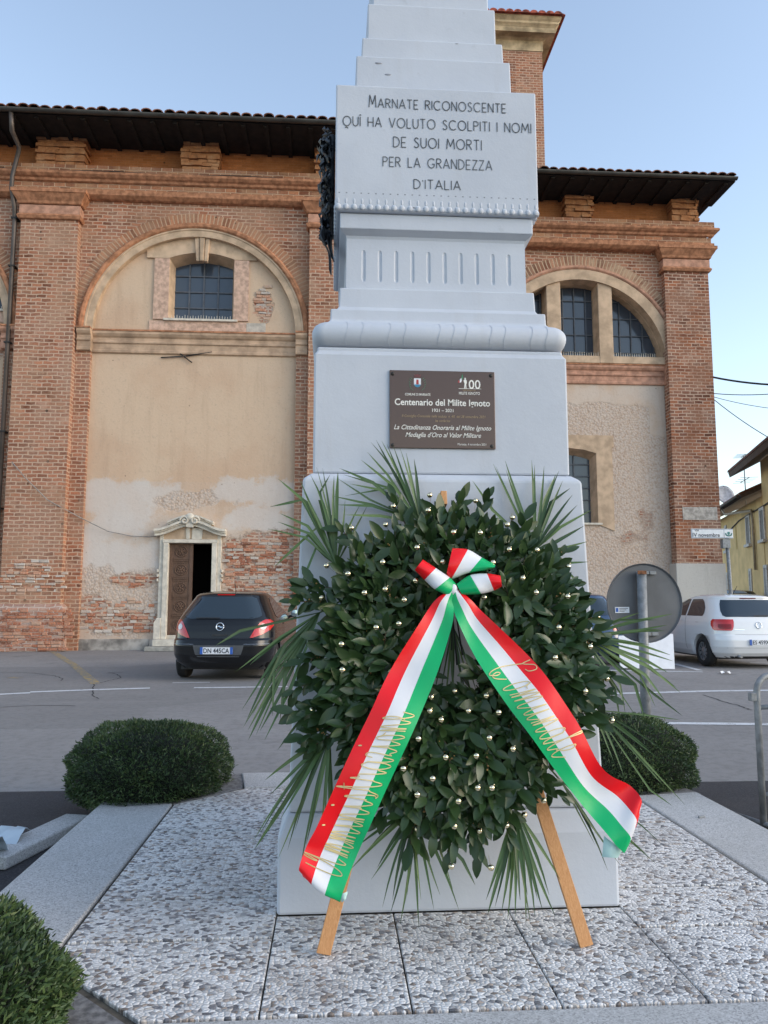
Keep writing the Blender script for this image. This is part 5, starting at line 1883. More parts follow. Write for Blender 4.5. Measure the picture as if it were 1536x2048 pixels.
if True:   # make both show their satin front to the viewer
    for o in (tL, tR):
        me = o.data
        avg = sum((p.normal for p in me.polygons), Vector())
        if avg.dot(WN) < 0: me.flip_normals()
# rolled ends showing the pale reverse
for (pa, pb, pc, pd, d) in (((676, 1790), (696, 1783), (692, 1798), (684, 1805), .170), ((1208, 1672), (1246, 1700), (1235, 1716), (1204, 1714), .170)):
    P = [[onplane(pa[0] + (pd[0] - pa[0]) * i / 4, pa[1] + (pd[1] - pa[1]) * i / 4, d + .006 * sin(i)), onplane((pa[0] + pb[0]) / 2 + ((pd[0] + pc[0]) / 2 - (pa[0] + pb[0]) / 2) * i / 4, (pa[1] + pb[1]) / 2 + ((pd[1] + pc[1]) / 2 - (pa[1] + pb[1]) / 2) * i / 4, d + .02),
          onplane(pb[0] + (pc[0] - pb[0]) * i / 4, pb[1] + (pc[1] - pb[1]) * i / 4, d + .004)] for i in range(5)]
    MB().grid(P).build('ribbon_curl', plain('pale ribbon reverse', (.45, .66, .64), .35) if 'pale ribbon reverse' not in MATS else MATS['pale ribbon reverse'], rib, fix=False)

# cursive gold lettering: x runs with the writing, y from the green edge (0) to the red edge (1)
CUR = {
    'A': (1.9, [[(.30, 1.02), (.12, .95), (.06, .78), (.20, .70), (.30, .82), (.52, 1.0), (.62, .92), (.48, .55), (.15, .22), (-.35, .12), (-.75, .32), (-.95, .72), (-.98, .92)], [(.62, .92), (.72, .60), (.86, .26), (1.12, .12), (1.45, .30)]]),
    'C': (1.5, [[(.10, .98), (.22, .80), (.62, .98), (1.0, .95), (.98, .80), (.72, .76)], [(.22, .80), (.05, .60), (-.05, .36), (.05, .14), (.32, .03), (.52, .16), (.42, .26), (.28, .20), (.44, .08), (.75, .10), (1.05, .30)]]),
    'm': (1.55, [[(0, .14), (.12, .42), (.22, .66), (.24, .40), (.22, .14), (.40, .52), (.58, .68), (.62, .44), (.58, .14), (.78, .52), (.98, .68), (1.04, .44), (1.04, .18), (1.20, .12), (1.5, .34)]]),
    'n': (1.15, [[(0, .14), (.12, .42), (.22, .66), (.24, .40), (.22, .14), (.42, .52), (.62, .68), (.68, .44), (.68, .18), (.82, .12), (1.1, .34)]]),
    'u': (1.15, [[(0, .34), (.15, .66), (.14, .34), (.26, .14), (.46, .22), (.62, .64), (.60, .30), (.76, .12), (1.1, .34)]]),
    'i': (.62, [[(0, .30), (.18, .68), (.17, .32), (.28, .12), (.58, .32)], [(.24, .90), (.27, .93), (.30, .90), (.27, .87), (.24, .90)]]),
    's': (.66, [[(0, .28), (.30, .76), (.36, .44), (.28, .16), (.10, .12), (.30, .10), (.62, .32)]]),
    't': (.66, [[(0, .30), (.32, 1.02), (.26, .50), (.28, .18), (.42, .12), (.64, .32)], [(.10, .82), (.55, .88)]]),
    'r': (.75, [[(0, .30), (.20, .72), (.26, .80), (.30, .64), (.50, .66), (.48, .30), (.56, .13), (.75, .32)]]),
    'a': (1.0, [[(.66, .60), (.42, .70), (.16, .52), (.08, .26), (.26, .10), (.52, .26), (.68, .62), (.62, .26), (.76, .10), (1.0, .32)]]),
    'z': (.82, [[(.02, .55), (.22, .70), (.46, .62), (.14, .20), (.30, .24), (.50, .12), (.80, .32)]]),
    'o': (.85, [[(.46, .66), (.20, .60), (.08, .32), (.24, .10), (.46, .20), (.54, .48), (.42, .66), (.56, .56), (.82, .52)]]),
    'e': (.78, [[(0, .26), (.30, .42), (.44, .60), (.30, .72), (.14, .52), (.12, .24), (.30, .10), (.76, .36)]]),
    'l': (.62, [[(0, .28), (.26, .70), (.40, .98), (.28, 1.02), (.20, .70), (.18, .26), (.32, .10), (.60, .32)]]),
}


def cursive(word):
    out, x = [], 0
    for ch in word:
        w_, ls = CUR[ch]
        for l in ls:
            out.append([(x + px_, py_) for px_, py_ in [tuple(q) for q in catmull(l, 5)]])
        x += w_
    return out, x


def write(word, tail, i0, i1, t0, t1, wd, parent):
    ls, L = cursive(word)
    pts = []
    V, F = [], []
    for l in ls:
        Q = [(i0 + (i1 - i0) * px_ / L, t0 + (t1 - t0) * py_) for px_, py_ in l]
        P = [tail.pt(i, max(.01, min(.99, t_)), .0025) for i, t_ in Q]
        b = len(V)
        for k, p in enumerate(P):
            tg = (P[min(k + 1, len(P) - 1)] - P[max(k - 1, 0)])
            s_ = tg.cross(WN)
            s_ = s_.normalized() * wd / 2 if s_.length > 1e-9 else Vector((wd / 2, 0, 0))
            V += [p + s_, p - s_]
        for k in range(len(P) - 1):
            F.append((b + 2 * k, b + 2 * k + 1, b + 2 * k + 3, b + 2 * k + 2))
    MB().add(V, F, smooth=True).build('lettering', M_letter, parent, fix=False)


write('Amministrazione', TLft, 58.5, 32, .02, .98, .0031, tL)
write('Comunale', TRgt, 24.5, 43, .02, .98, .0031, tR)


# bow loops: half-turn of ribbon between an upper and a lower edge, listed from the green rim to the red rim
def loop(top, bot, d0, bulge_, tilt=0.0):
    T, B_ = catmull(top, 6), catmull(bot, 6)
    n = len(T)
    m = 12
    rows = []
    for j in range(2 * m + 1):          # front half, then back half
        th = pi * j / m
        s_ = .5 - .5 * cos(th)
        row = []
        for k in range(n):
            u = k / (n - 1)
            px_, py_ = B_[k] + (T[k] - B_[k]) * s_
            pin = min(1.0, .25 + 2.2 * u) if tilt == 0 else 1.0
            row.append(onplane(px_, py_, d0 + (bulge_ if j <= m else bulge_ * .8) * sin(th) * pin + .004 * sin(7 * u + 3 * s_)))
        rows.append(row)
    mb = MB()
    mb.grid(rows, True, lambda a, b: (b / (n - 1), a * .02))
    o = mb.build('bow_loop', M_ribbon, rib, fix=False)
    me = o.data
    fr_ = sum((me.polygons[i].normal for i in range(2 * (n - 1), (m - 2) * (n - 1))), Vector())
    if fr_.dot(WN) < 0: me.flip_normals()
    return o


loop([(991, 1130), (964, 1115), (936, 1099), (905, 1096)], [(988, 1138), (938, 1146), (903, 1158), (893, 1148)], .232, .032, 1)
loop([(912, 1168), (900, 1155), (872, 1136), (846, 1119)], [(897, 1192), (870, 1179), (849, 1160), (829, 1140)], .245, .034)
loop([(913, 1168), (940, 1150), (974, 1147), (1001, 1151)], [(924, 1190), (962, 1188), (988, 1181), (1004, 1173)], .245, .034)
kt = MB()
kt.sphere(tuple(onplane(906, 1180, .245)), .017, 12, 8, (1.0, .8, 1.3))
kt.build('knot', M_ribbon, rib)
cd_ = MB()
for pts in ([(903, 1185, .235), (904, 1210, .215), (906, 1240, .14), (910, 1280, .08), (914, 1330, .05)], [(906, 1188, .235), (912, 1225, .18), (918, 1265, .09), (925, 1310, .05)], [(904, 1190, .23), (905, 1240, .14), (903, 1300, .06)]):
    cd_.tube([onplane(*p) for p in pts], .003, 6)
cd_.build('cord', M_cord, rib)
MB().sphere(tuple(onplane(908, 1197, .235)), .007, 10, 8).build('cord_stud', M_iron, rib)


# ================================================================ CLIPPED SHRUBS
def shrub_mesh(rx, ry, rz, n, seed, ln=.035):
    rr = np.random.default_rng(seed)
    pl_ = Leaves()
    V, F, rnd = [], [], []
    # rounded cushion: superellipsoid
    for k in range(n):
        u = rr.normal(size=3); u /= np.linalg.norm(u)
        if u[2] < -.75: continue
        e = 2.3
        s_ = (abs(u[0]) ** e + abs(u[1]) ** e + abs(u[2]) ** e) ** (-1 / e)
        lump = 1 + .05 * sin(4 * u[0] + seed) * cos(4 * u[1] + 2 * seed) + .04 * sin(9 * u[1] + 7 * u[2] + seed) + .025 * sin(14 * u[0] + 11 * u[2])
        dep = 1 - abs(rr.normal(0, .045)) + (rr.uniform(.01, .05) if rr.random() < .05 else 0)
        p = np.array([rx, ry, rz]) * u * s_ * lump * dep
        d = u * .75 + rr.normal(0, .55, 3) + np.array([0, 0, .25])
        d /= np.linalg.norm(d)
        q = np.cross(d, rr.normal(size=3)); q /= np.linalg.norm(q)
        L = ln * rr.uniform(.6, 1.3); W = L * .20
        b = len(V)
        V += [p - q * W * .5, p + q * W * .5, p + d * L * .6 + q * W * .6, p + d * L, p + d * L * .6 - q * W * .6]
        F.append((b, b + 1, b + 2, b + 3, b + 4))
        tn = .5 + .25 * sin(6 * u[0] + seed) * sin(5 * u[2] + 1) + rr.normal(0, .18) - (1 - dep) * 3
        if rr.random() < .012: tn = .97
        rnd += [min(1, max(0, tn))] * 5
    return V, F, rnd


def shrub(name, label, c, rx, ry, rz, n, seed, ln=.035):
    root = thing(name, label, 'shrub', c, group='clipped yew shrubs in the platform corners')
    V, F, rnd = shrub_mesh(rx, ry, rz, n, seed, ln)
    cz = rz * .92
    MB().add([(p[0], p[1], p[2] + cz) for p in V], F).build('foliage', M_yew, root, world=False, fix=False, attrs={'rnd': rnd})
    co = MB()
    rings = []
    for i in range(11):
        a = -1.2 + (pi / 2 + 1.2) * i / 10
        ring = []
        for k in range(24):
            b = 2 * pi * k / 24
            u = np.array([cos(a) * cos(b), cos(a) * sin(b), sin(a)])
            s_ = (sum(abs(u) ** 2.3)) ** (-1 / 2.3) * .90
            ring.append((rx * u[0] * s_, ry * u[1] * s_, max(-cz + .06, rz * u[2] * s_) + cz))
        rings.append(ring)
    co.loft(rings, smooth=True)
    co.build('twig_core', M_yew_core, root, world=False)
    st = MB()
    for k in range(5):
        a = k * 1.3
        st.tube([(.05 * cos(a), .05 * sin(a), 0.0), (.12 * cos(a), .12 * sin(a), .10), (.3 * rx * cos(a), .3 * ry * sin(a), .22)], [.02, .016, .012], 6)
    st.build('stem', M_stem, root, world=False)
    return root


shrub('clipped_shrub', 'rounded clipped yew behind the platform on the side of the black car', (-1.135, 5.06, .02), .475, .48, .275, 38000, 1, .020)
shrub('clipped_shrub', 'rounded clipped yew beside the round sign post, behind the ribbon end', (1.90, 5.14, .02), .455, .47, .275, 38000, 2, .020)
shrub('clipped_shrub', 'rounded clipped yew in the near left corner, cut off by the picture edge', (-1.15, 2.03, .02), .485, .47, .262, 60000, 3, .022)


# ================================================================ CARS
class Hatch:
    """body as stacked plan outlines; decals (lamps, glass, plate) are laid on its surface"""

    def __init__(s, levels, rx=.34, ry=.42, crown=.07):
        L = np.array(levels, float)
        s.z = L[:, 0]; s.L = L
        s.rx, s.ry, s.crown = rx, ry, crown

    def at(s, z):
        return [float(np.interp(z, s.z, s.L[:, k])) for k in (1, 2, 3)]

    def yrear(s, x, z):
        w_, yr, yf = s.at(z)
        rx, ry = min(s.rx, w_ * .8), min(s.ry, (yf - yr) * .35)
        ax = min(abs(x), w_ * .9999)
        y = yr + s.crown * (ax / w_) ** 2
        if ax > w_ - rx:
            q = (ax - (w_ - rx)) / rx
            y += ry * (1 - sqrt(max(0, 1 - q * q)))
        return y

    def yfront(s, x, z):
        w_, yr, yf = s.at(z)
        rx, ry = min(s.rx * 1.3, w_ * .8), min(s.ry * 1.4, (yf - yr) * .35)
        ax = min(abs(x), w_ * .9999)
        y = yf - s.crown * 2 * (ax / w_) ** 2
        if ax > w_ - rx:
            q = (ax - (w_ - rx)) / rx
            y -= ry * (1 - sqrt(max(0, 1 - q * q)))
        return y

    def xside(s, y, z):
        w_, yr, yf = s.at(z)
        lo, hi = 0.0, w_
        # solve by walking the outline inwards
        for _ in range(30):
            m = (lo + hi) / 2
            if s.yrear(m, z) <= y <= s.yfront(m, z): lo = m
            else: hi = m
        return lo

    def ring(s, z):
        w_, yr, yf = s.at(z)
        xs = [w_ * sin(pi / 2 * u) for u in np.linspace(-1, 1, 41)]
        rear = [(x, s.yrear(x, z), z) for x in xs]
        front = [(x, s.yfront(x, z), z) for x in reversed(xs)]
        xe = w_
        ya, yb = s.yrear(w_, z), s.yfront(w_, z)
        right = [(w_, ya + (yb - ya) * k / 14, z) for k in range(1, 14)]
        left = [(-w_, yb + (ya - yb) * k / 14, z) for k in range(1, 14)]
        return rear + right + front + left

    def body(s, name, mat, parent, n=60):
        zs = sorted(set(list(np.linspace(s.z[0], s.z[-1], n)) + list(s.z)))
        mb = MB().loft([s.ring(z) for z in zs], smooth=True)
        return mb.build(name, mat, parent, world=False)

    def rear(s, name, rows, mat, parent, off=.006, m=12, n=8, thick=0):
        """rows: (z, x_left, x_right) from bottom to top"""
        R = np.array(rows, float)
        zz = np.linspace(R[0, 0], R[-1, 0], n + 1)
        P = []
        for z in zz:
            a, b = np.interp(z, R[:, 0], R[:, 1]), np.interp(z, R[:, 0], R[:, 2])
            P.append([(x, s.yrear(x, z) - off, z) for x in np.linspace(a, b, m + 1)])
        return MB().grid(P).build(name, mat, parent, world=False)

    def front(s, name, rows, mat, parent, off=.006, m=12, n=8):
        R = np.array(rows, float)
        P = []
        for z in np.linspace(R[0, 0], R[-1, 0], n + 1):
            a, b = np.interp(z, R[:, 0], R[:, 1]), np.interp(z, R[:, 0], R[:, 2])
            P.append([(x, s.yfront(x, z) + off, z) for x in np.linspace(a, b, m + 1)])
        return MB().grid(P).build(name, mat, parent, world=False)

    def side(s, name, sgn, rows, mat, parent, off=.006, m=12, n=8):
        """rows: (z, y_rear, y_front)"""
        R = np.array(rows, float)
        P = []
        for z in np.linspace(R[0, 0], R[-1, 0], n + 1):
            a, b = np.interp(z, R[:, 0], R[:, 1]), np.interp(z, R[:, 0], R[:, 2])
            P.append([(sgn * (s.xside(y, z) + off), y, z) for y in np.linspace(a, b, m + 1)])
        return MB().grid(P).build(name, mat, parent, world=False)


def car_paint(name, col, rough=.18):
    t = NT(name)
    nz = t.noise(t.pos(), 1.5, 3)
    t.out(t.mix(t.math('MULTIPLY', nz.outputs[0], .12), col, tuple(min(1, c * .7 + .03) for c in col)), rough, spec=.5)
    t.b.inputs['Coat Weight'].default_value = .8
    t.b.inputs['Coat Roughness'].default_value = .04
    return t.m


M_cglass = NT('tinted car glass').out((.022, .036, .050), .05, spec=.7)
M_rubber = plain('tyre rubber', (.016, .016, .017), .85, var=.2)
M_trim = plain('black car trim', (.02, .02, .022), .6)
M_rim = plain('silver wheel trim', (.38, .39, .41), .35, .7)
M_lamp = NT('red lamp lens').out((.50, .012, .012), .12, spec=.6, Coat_Weight=.6)
M_lampw = NT('clear lamp lens').out((.62, .60, .60), .12, spec=.6)
M_chrome = NT('chrome badge').out((.75, .77, .80), .15, metal=1.0)
M_plw = plain('white plate', (.70, .73, .78), .5, var=.05)
M_plb = plain('blue plate band', (.02, .10, .42), .5, var=.05)
M_plt = plain('plate characters', (.02, .025, .04), .6, var=.0)


def wheel(parent, x, y, sgn, R=.30, wd=.19, name='wheel'):
    t_ = MB()
    prof = [(.62, 0), (.80, 0), (.95, .012), (1.0, .04), (1.0, wd - .04), (.95, wd - .012), (.80, wd), (.62, wd)]
    rings = []
    for k in range(33):
        a = 2 * pi * k / 32
        rings.append([(x - sgn * u, y + R * q * cos(a), R + R * q * sin(a)) for q, u in prof])
    t_.loft(rings, caps=False, smooth=True)
    w_ = t_.build(name, M_rubber, parent, world=False)
    rm = MB()
    rings = []
    prof = [(.0, .02), (.16, .018), (.22, .035), (.55, .03), (.62, .012), (.64, .03), (.63, .1)]
    for k in range(33):
        a = 2 * pi * k / 32
        rings.append([(x - sgn * u, y + R * q * cos(a), R + R * q * sin(a)) for q, u in prof])
    rm.loft(rings, caps=False, smooth=True, closed=False)
    rm.build('rim', M_rim, w_, world=False)
    sp_ = MB()
    for k in range(10):
        a = 2 * pi * k / 10
        for q0, q1, h_ in ((.30, .54, .05),):
            ca, sa = cos(a), sin(a)
            sp_.add([(x - sgn * .026, y + R * (q * ca - e * h_ * sa), R + R * (q * sa + e * h_ * ca)) for q, e in ((q0, -.6), (q0, .6), (q1, 1), (q1, -1))], [(0, 1, 2, 3)])
    sp_.build('rim_holes', M_trim, w_, world=False)
    return w_


def plate(H, parent, xc, z, text, w=.52, h=.11, off=.02):
    y = H.yrear(xc, z) - off
    o = MB().box(xc - w / 2, xc + w / 2, y, y + .012, z - h / 2, z + h / 2).build('number_plate', M_plw, parent, world=False)
    b = MB()
    for s_ in (-1, 1):
        b.box(xc + s_ * w / 2 - (0 if s_ < 0 else .045), xc + s_ * w / 2 + (.045 if s_ < 0 else 0), y - .001, y + .011, z - h / 2 - .0005, z + h / 2 + .0005)
    b.build('plate_bands', M_plb, o, world=False)
    vs, fs = font_mb(text, 1.0, .02)
    x0, x1 = min(p[0] for p in vs), max(p[0] for p in vs)
    y0, y1 = min(p[1] for p in vs), max(p[1] for p in vs)
    k = (w - .115) / (x1 - x0); kz = h * .72 / (y1 - y0)
    MB().add([(xc + (p[0] - (x0 + x1) / 2) * k, y - .002, z + (p[1] - (y0 + y1) / 2) * kz) for p in vs], fs).build('plate_number', M_plt, o, world=False, fix=False)
    return o


def ring_badge(parent, x, y, z, R, kind, tilt=.25):
    m_ = MB()
    def T(u, v): return (x + u, y - .01 + v * tilt, z + v)
    m_.tube([T(R * cos(a), R * sin(a)) for a in [2 * pi * k / 24 for k in range(25)]], R * .15, 6)
    def bar(pts, wd):
        V, F = strokes_to_faces([pts], wd, lambda a, b: T(a, b))
        m_.add(V, F)
    if kind == 'bolt':
        p = [(-1.25, .05), (-.1, .28), (.12, .02), (1.25, -.05), (.1, -.28), (-.12, -.02)]
        m_.add([(q[0], q[1] - .004, q[2]) for q in [T(R * a, R * b) for a, b in p]], [(0, 1, 5), (1, 2, 5), (2, 3, 4), (2, 4, 5)])
    else:
        bar([(-.42 * R, .85 * R), (0, -.0 * R), (.42 * R, .85 * R)], R * .14)
        bar([(-.85 * R, .35 * R), (-.42 * R, -.80 * R), (0, .02 * R), (.42 * R, -.80 * R), (.85 * R, .35 * R)], R * .14)
    return m_.build('badge', M_chrome, parent, world=False)


def mirrors(parent, H, y, z, paint):
    for s_ in (-1, 1):
        x = H.xside(y, z)
        m_ = MB().sphere((s_ * (x + .15), y, z + .04), .10, 14, 10, (1.0, .62, .85))
        m_.tube([(s_ * (x - .02), y, z - .02), (s_ * (x + .12), y, z)], .025, 6)
        o = m_.build('wing_mirror', paint, parent, world=False)
        g_ = [[(s_ * (x + .15) + .082 * cos(a) * q, y - .060 - .004 * (1 - q), z + .04 + .07 * sin(a) * q) for a in [2 * pi * k / 14 for k in range(15)]] for q in (1.0, .01)]
        MB().grid(g_).build('mirror_glass', M_mirror, o, world=False, fix=False)


M_mirror = NT('mirror glass').out((.55, .65, .68), .03, metal=.9)


def arches(o, ys, R, w_):
    c_ = MB()
    for y in ys:
        for s_ in (-1, 1):
            c_.tube([(s_ * (w_ - .27), y, .31), (s_ * (w_ + .3), y, .31)], R, 28, smooth=False)
    cc = c_.build('cutter', [], o, world=False)
    m = o.modifiers.new('cut', 'BOOLEAN')
    m.operation = 'DIFFERENCE'; m.solver = 'EXACT'; m.object = cc
    bpy.context.view_layer.update()
    bake(o)
    me = cc.data
    bpy.data.objects.remove(cc); bpy.data.meshes.remove(me)


# ---- black hatchback (origin: ground under the middle of the rear bumper)
blackp = car_paint('black car paint', (.006, .007, .009), .16)
MATS['black car paint'].node_tree.nodes['Principled BSDF'].inputs['Coat Weight'].default_value = .25
MATS['black car paint'].node_tree.nodes['Principled BSDF'].inputs['Specular IOR Level'].default_value = .35
q0 = ground(455, 1349)
car1 = thing('parked_car', 'black three-door hatchback parked in front of the open church door, tail to the square', 'car', (-1.86, 12.95, .004), radians(-5.5), 'cars parked by the church')
LV1 = [(.20, .74, .16, 3.80), (.30, .81, .06, 3.92), (.42, .845, .0, 3.98), (.58, .855, .0, 3.99), (.66, .856, .03, 3.97), (.69, .855, .08, 3.95), (.80, .853, .10, 3.85), (.90, .845, .125, 3.55), (.97, .830, .15, 3.15), (1.03, .805, .19, 2.95),
       (1.12, .765, .26, 2.72), (1.25, .70, .37, 2.36), (1.36, .645, .47, 2.06), (1.405, .62, .50, 1.94), (1.44, .585, .56, 1.80), (1.465, .50, .72, 1.62), (1.482, .36, .95, 1.40), (1.488, .2, 1.1, 1.30)]
H1 = Hatch(LV1)
b1 = H1.body('body', blackp, car1)
arches(b1, (.78, 3.27), .345, .855)
MB().box(-.70, .70, .35, 3.6, .17, .60).build('underbody', M_trim, car1, world=False)
rw = H1.rear('rear_window', [(1.015, -.52, .52), (1.035, -.62, .62), (1.07, -.655, .655), (1.20, -.60, .60), (1.33, -.53, .53), (1.37, -.50, .50), (1.385, -.44, .44)], M_cglass, car1, m=20, n=14)
H1.rear('window_wiper', [(1.02, -.42, -.02), (1.036, -.42, -.02)], M_trim, rw, off=.02, n=2)
H1.rear('spoiler_shadow', [(1.388, -.49, .49), (1.40, -.51, .51)], M_trim, car1, off=.004, n=2)
H1.rear('brake_light', [(1.408, -.15, .15), (1.425, -.15, .15)], M_lamp, car1, off=.012, n=2)
# roof lip over the rear window
for s_ in (-1, 1):
    rows = [(.705, .50, .545), (.76, .53, .70), (.83, .565, .80), (.90, .61, .835), (.955, .65, .825), (.985, .69, .80), (1.0, .715, .775)]
    rows = [(z, min(s_ * a, s_ * b), max(s_ * a, s_ * b)) for z, a, b in rows]
    tlmp = H1.rear('tail_light', rows, M_lamp, car1, off=.010, m=14, n=12)
    zc, xc = .885, s_ * .70
    P = [[(xc + .048 * q * cos(a), H1.yrear(xc + .048 * q * cos(a), zc + .048 * q * sin(a)) - .016, zc + .048 * q * sin(a)) for a in [2 * pi * k / 16 for k in range(17)]] for q in (1, .5, .02)]
    MB().grid(P).build('reversing_light', M_lampw, tlmp, world=False, fix=False)
    # side glass
    H1.side('side_window', s_, [(1.02, 1.0, 2.80), (1.06, .86, 2.72), (1.16, .86, 2.50), (1.28, .92, 2.20), (1.37, 1.02, 1.95)], M_cglass, car1, n=10)
    H1.side('door_seam', s_, [(.32, 1.42, 1.43), (.9, 1.36, 1.37), (1.02, 1.38, 1.39)], M_trim, car1, off=.003, m=1)
    H1.side('door_handle', s_, [(.90, 1.50, 1.70), (.93, 1.50, 1.70)], blackp, car1, off=.03, n=2)
    H1.front('headlight', [(.70, min(s_ * .45, s_ * .78), max(s_ * .45, s_ * .78)), (.80, min(s_ * .50, s_ * .76), max(s_ * .50, s_ * .76))], M_lampw, car1)
H1.front('windscreen', [(1.04, -.70, .70), (1.20, -.63, .63), (1.36, -.54, .54)], M_cglass, car1)
# bumper creases and plate recess
H1.rear('bumper_seam', [(.685, -.52, .52), (.692, -.52, .52)], M_trim, car1, off=.004, n=1)
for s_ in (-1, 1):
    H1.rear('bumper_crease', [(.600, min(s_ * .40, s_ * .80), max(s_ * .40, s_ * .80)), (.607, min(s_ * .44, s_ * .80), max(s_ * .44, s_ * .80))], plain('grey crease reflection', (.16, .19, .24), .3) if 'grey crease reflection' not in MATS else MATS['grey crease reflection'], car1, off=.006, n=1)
H1.rear('plate_recess', [(.395, -.34, .34), (.41, -.37, .37), (.57, -.42, .42), (.585, -.42, .42)], plain('grey plate recess', (.07, .075, .085), .45), car1, off=.004, n=4)
plate(H1, car1, -.02, .50, 'DN 445CA', w=.54, off=.022)
ring_badge(car1, 0, H1.yrear(0, .885) - .004, .885, .062, 'bolt')
H1.rear('hatch_handle', [(.735, -.13, .13), (.76, -.13, .13)], M_trim, car1, off=.012, n=2)
mirrors(car1, H1, 2.45, 1.03, blackp)
an_ = MB().tube([(.06, .98, 1.478), (.06, .86, 1.72)], [.006, .003], 6)
an_.build('antenna', M_trim, car1, world=False)
for y in (.78, 3.27):
    for s_ in (-1, 1): wheel(car1, s_ * .845, y, s_, .305)
H1.rear('reflector', [(.335, -.80, -.76), (.365, -.80, -.76)], M_lampw, car1, off=.01, n=2)

# ---- white hatchback
whitep = car_paint('white car paint', (.74, .75, .77), .2)
LV2 = [(.20, .74, .16, 3.80), (.30, .80, .05, 3.90), (.42, .835, .0, 3.96), (.55, .841, .0, 3.97), (.63, .841, .03, 3.95), (.66, .841, .065, 3.93), (.80, .838, .085, 3.80), (.90, .830, .11, 3.50), (.97, .815, .14, 3.10), (1.04, .79, .18, 2.92),
       (1.12, .755, .24, 2.70), (1.25, .70, .36, 2.36), (1.345, .655, .44, 2.08), (1.385, .63, .43, 1.98), (1.41, .60, .47, 1.86), (1.44, .52, .66, 1.66), (1.456, .38, .92, 1.42), (1.462, .2, 1.1, 1.30)]
q1 = ground(1400, 1333)
car2 = thing('parked_car', 'white hatchback parked beside the church corner, seen from its rear corner', 'car', (q1[0] + .92, q1[1] - .72, .004), radians(1), 'cars parked by the church')
H2 = Hatch(LV2, rx=.30, ry=.34, crown=.06)
b2 = H2.body('body', whitep, car2)
arches(b2, (.76, 3.23), .345, .84)
MB().box(-.68, .68, .35, 3.6, .17, .60).build('underbody', M_trim, car2, world=False)
rw = H2.rear('rear_window', [(1.00, -.60, .60), (1.02, -.645, .645), (1.12, -.635, .635), (1.25, -.58, .58), (1.335, -.53, .53)], M_cglass, car2, m=20, n=12)
H2.rear('window_wiper', [(1.015, -.05, .40), (1.03, -.05, .40)], M_trim, rw, off=.02, n=2)
H2.rear('brake_light', [(1.352, -.17, .17), (1.372, -.17, .17)], plain('dark red lens', (.14, .012, .015), .2), car2, off=.010, n=2)
for s_ in (-1, 1):
    rows = [(.735, .56, .80), (.755, .525, .815), (.83, .50, .825), (.91, .485, .815), (.955, .49, .79)]
    rows = [(z, min(s_ * a, s_ * b), max(s_ * a, s_ * b)) for z, a, b in rows]
    tlmp = H2.rear('tail_light', rows, M_lamp, car2, off=.010, m=14, n=10)
    rows = [(.77, .56, .74), (.80, .55, .76), (.86, .55, .75)]
    rows = [(z, min(s_ * a, s_ * b), max(s_ * a, s_ * b)) for z, a, b in rows]
    H2.rear('lamp_inner', rows, plain('deep red lens', (.24, .008, .010), .15) if 'deep red lens' not in MATS else MATS['deep red lens'], tlmp, off=.014, m=8, n=4)
    H2.side('side_window', s_, [(1.01, .74, 1.40), (1.06, .70, 1.40), (1.18, .74, 1.40), (1.30, .86, 1.40), (1.355, .98, 1.38)], M_cglass, car2, n=10)
    H2.side('side_window', s_, [(1.01, 1.46, 2.84), (1.16, 1.46, 2.52), (1.30, 1.46, 2.16), (1.355, 1.46, 2.0)], M_cglass, car2, n=8)
    H2.side('door_seam', s_, [(.32, 1.43, 1.44), (1.0, 1.43, 1.44)], M_trim, car2, off=.003, m=1)
    H2.side('door_handle', s_, [(.905, 1.52, 1.72), (.935, 1.52, 1.72)], whitep, car2, off=.03, n=2)
    H2.side('fuel_flap_seam', s_, [(.88, .86, 1.0), (.886, .86, 1.0)], plain('grey panel gap', (.25, .26, .28), .6) if 'grey panel gap' not in MATS else MATS['grey panel gap'], car2, off=.003, n=1)
    H2.front('headlight', [(.68, min(s_ * .42, s_ * .78), max(s_ * .42, s_ * .78)), (.80, min(s_ * .45, s_ * .76), max(s_ * .45, s_ * .76))], M_lampw, car2)
H2.front('windscreen', [(1.05, -.70, .70), (1.20, -.63, .63), (1.35, -.55, .55)], M_cglass, car2)
H2.rear('hatch_seam', [(.655, -.50, .50), (.660, -.50, .50)], MATS['grey panel gap'], car2, off=.004, n=1)
H2.rear('bumper_crease', [(.40, -.80, .80), (.405, -.80, .80)], MATS['grey panel gap'], car2, off=.003, n=1)
H2.rear('lower_bumper', [(.20, -.60, .60), (.235, -.66, .66)], M_trim, car2, off=.004, n=2)
plate(H2, car2, .0, .51, 'ES 459XN', w=.52, off=.02)
ring_badge(car2, 0, H2.yrear(0, .84) - .004, .84, .058, 'letters')
H2.rear('model_badge', [(.745, -.50, -.30), (.757, -.50, -.30)], M_chrome, car2, off=.010, n=1)
mirrors(car2, H2, 2.42, 1.03, whitep)
MB().tube([(.0, .98, 1.452), (.0, .80, 1.62)], [.007, .004], 6).build('antenna', M_trim, car2, world=False)
MB().tube([(-.42, .02, .235), (-.42, .22, .25)], .028, 12).build('exhaust_pipe', M_rim, car2, world=False)
for y in (.76, 3.23):
    for s_ in (-1, 1): wheel(car2, s_ * .83, y, s_, .305)


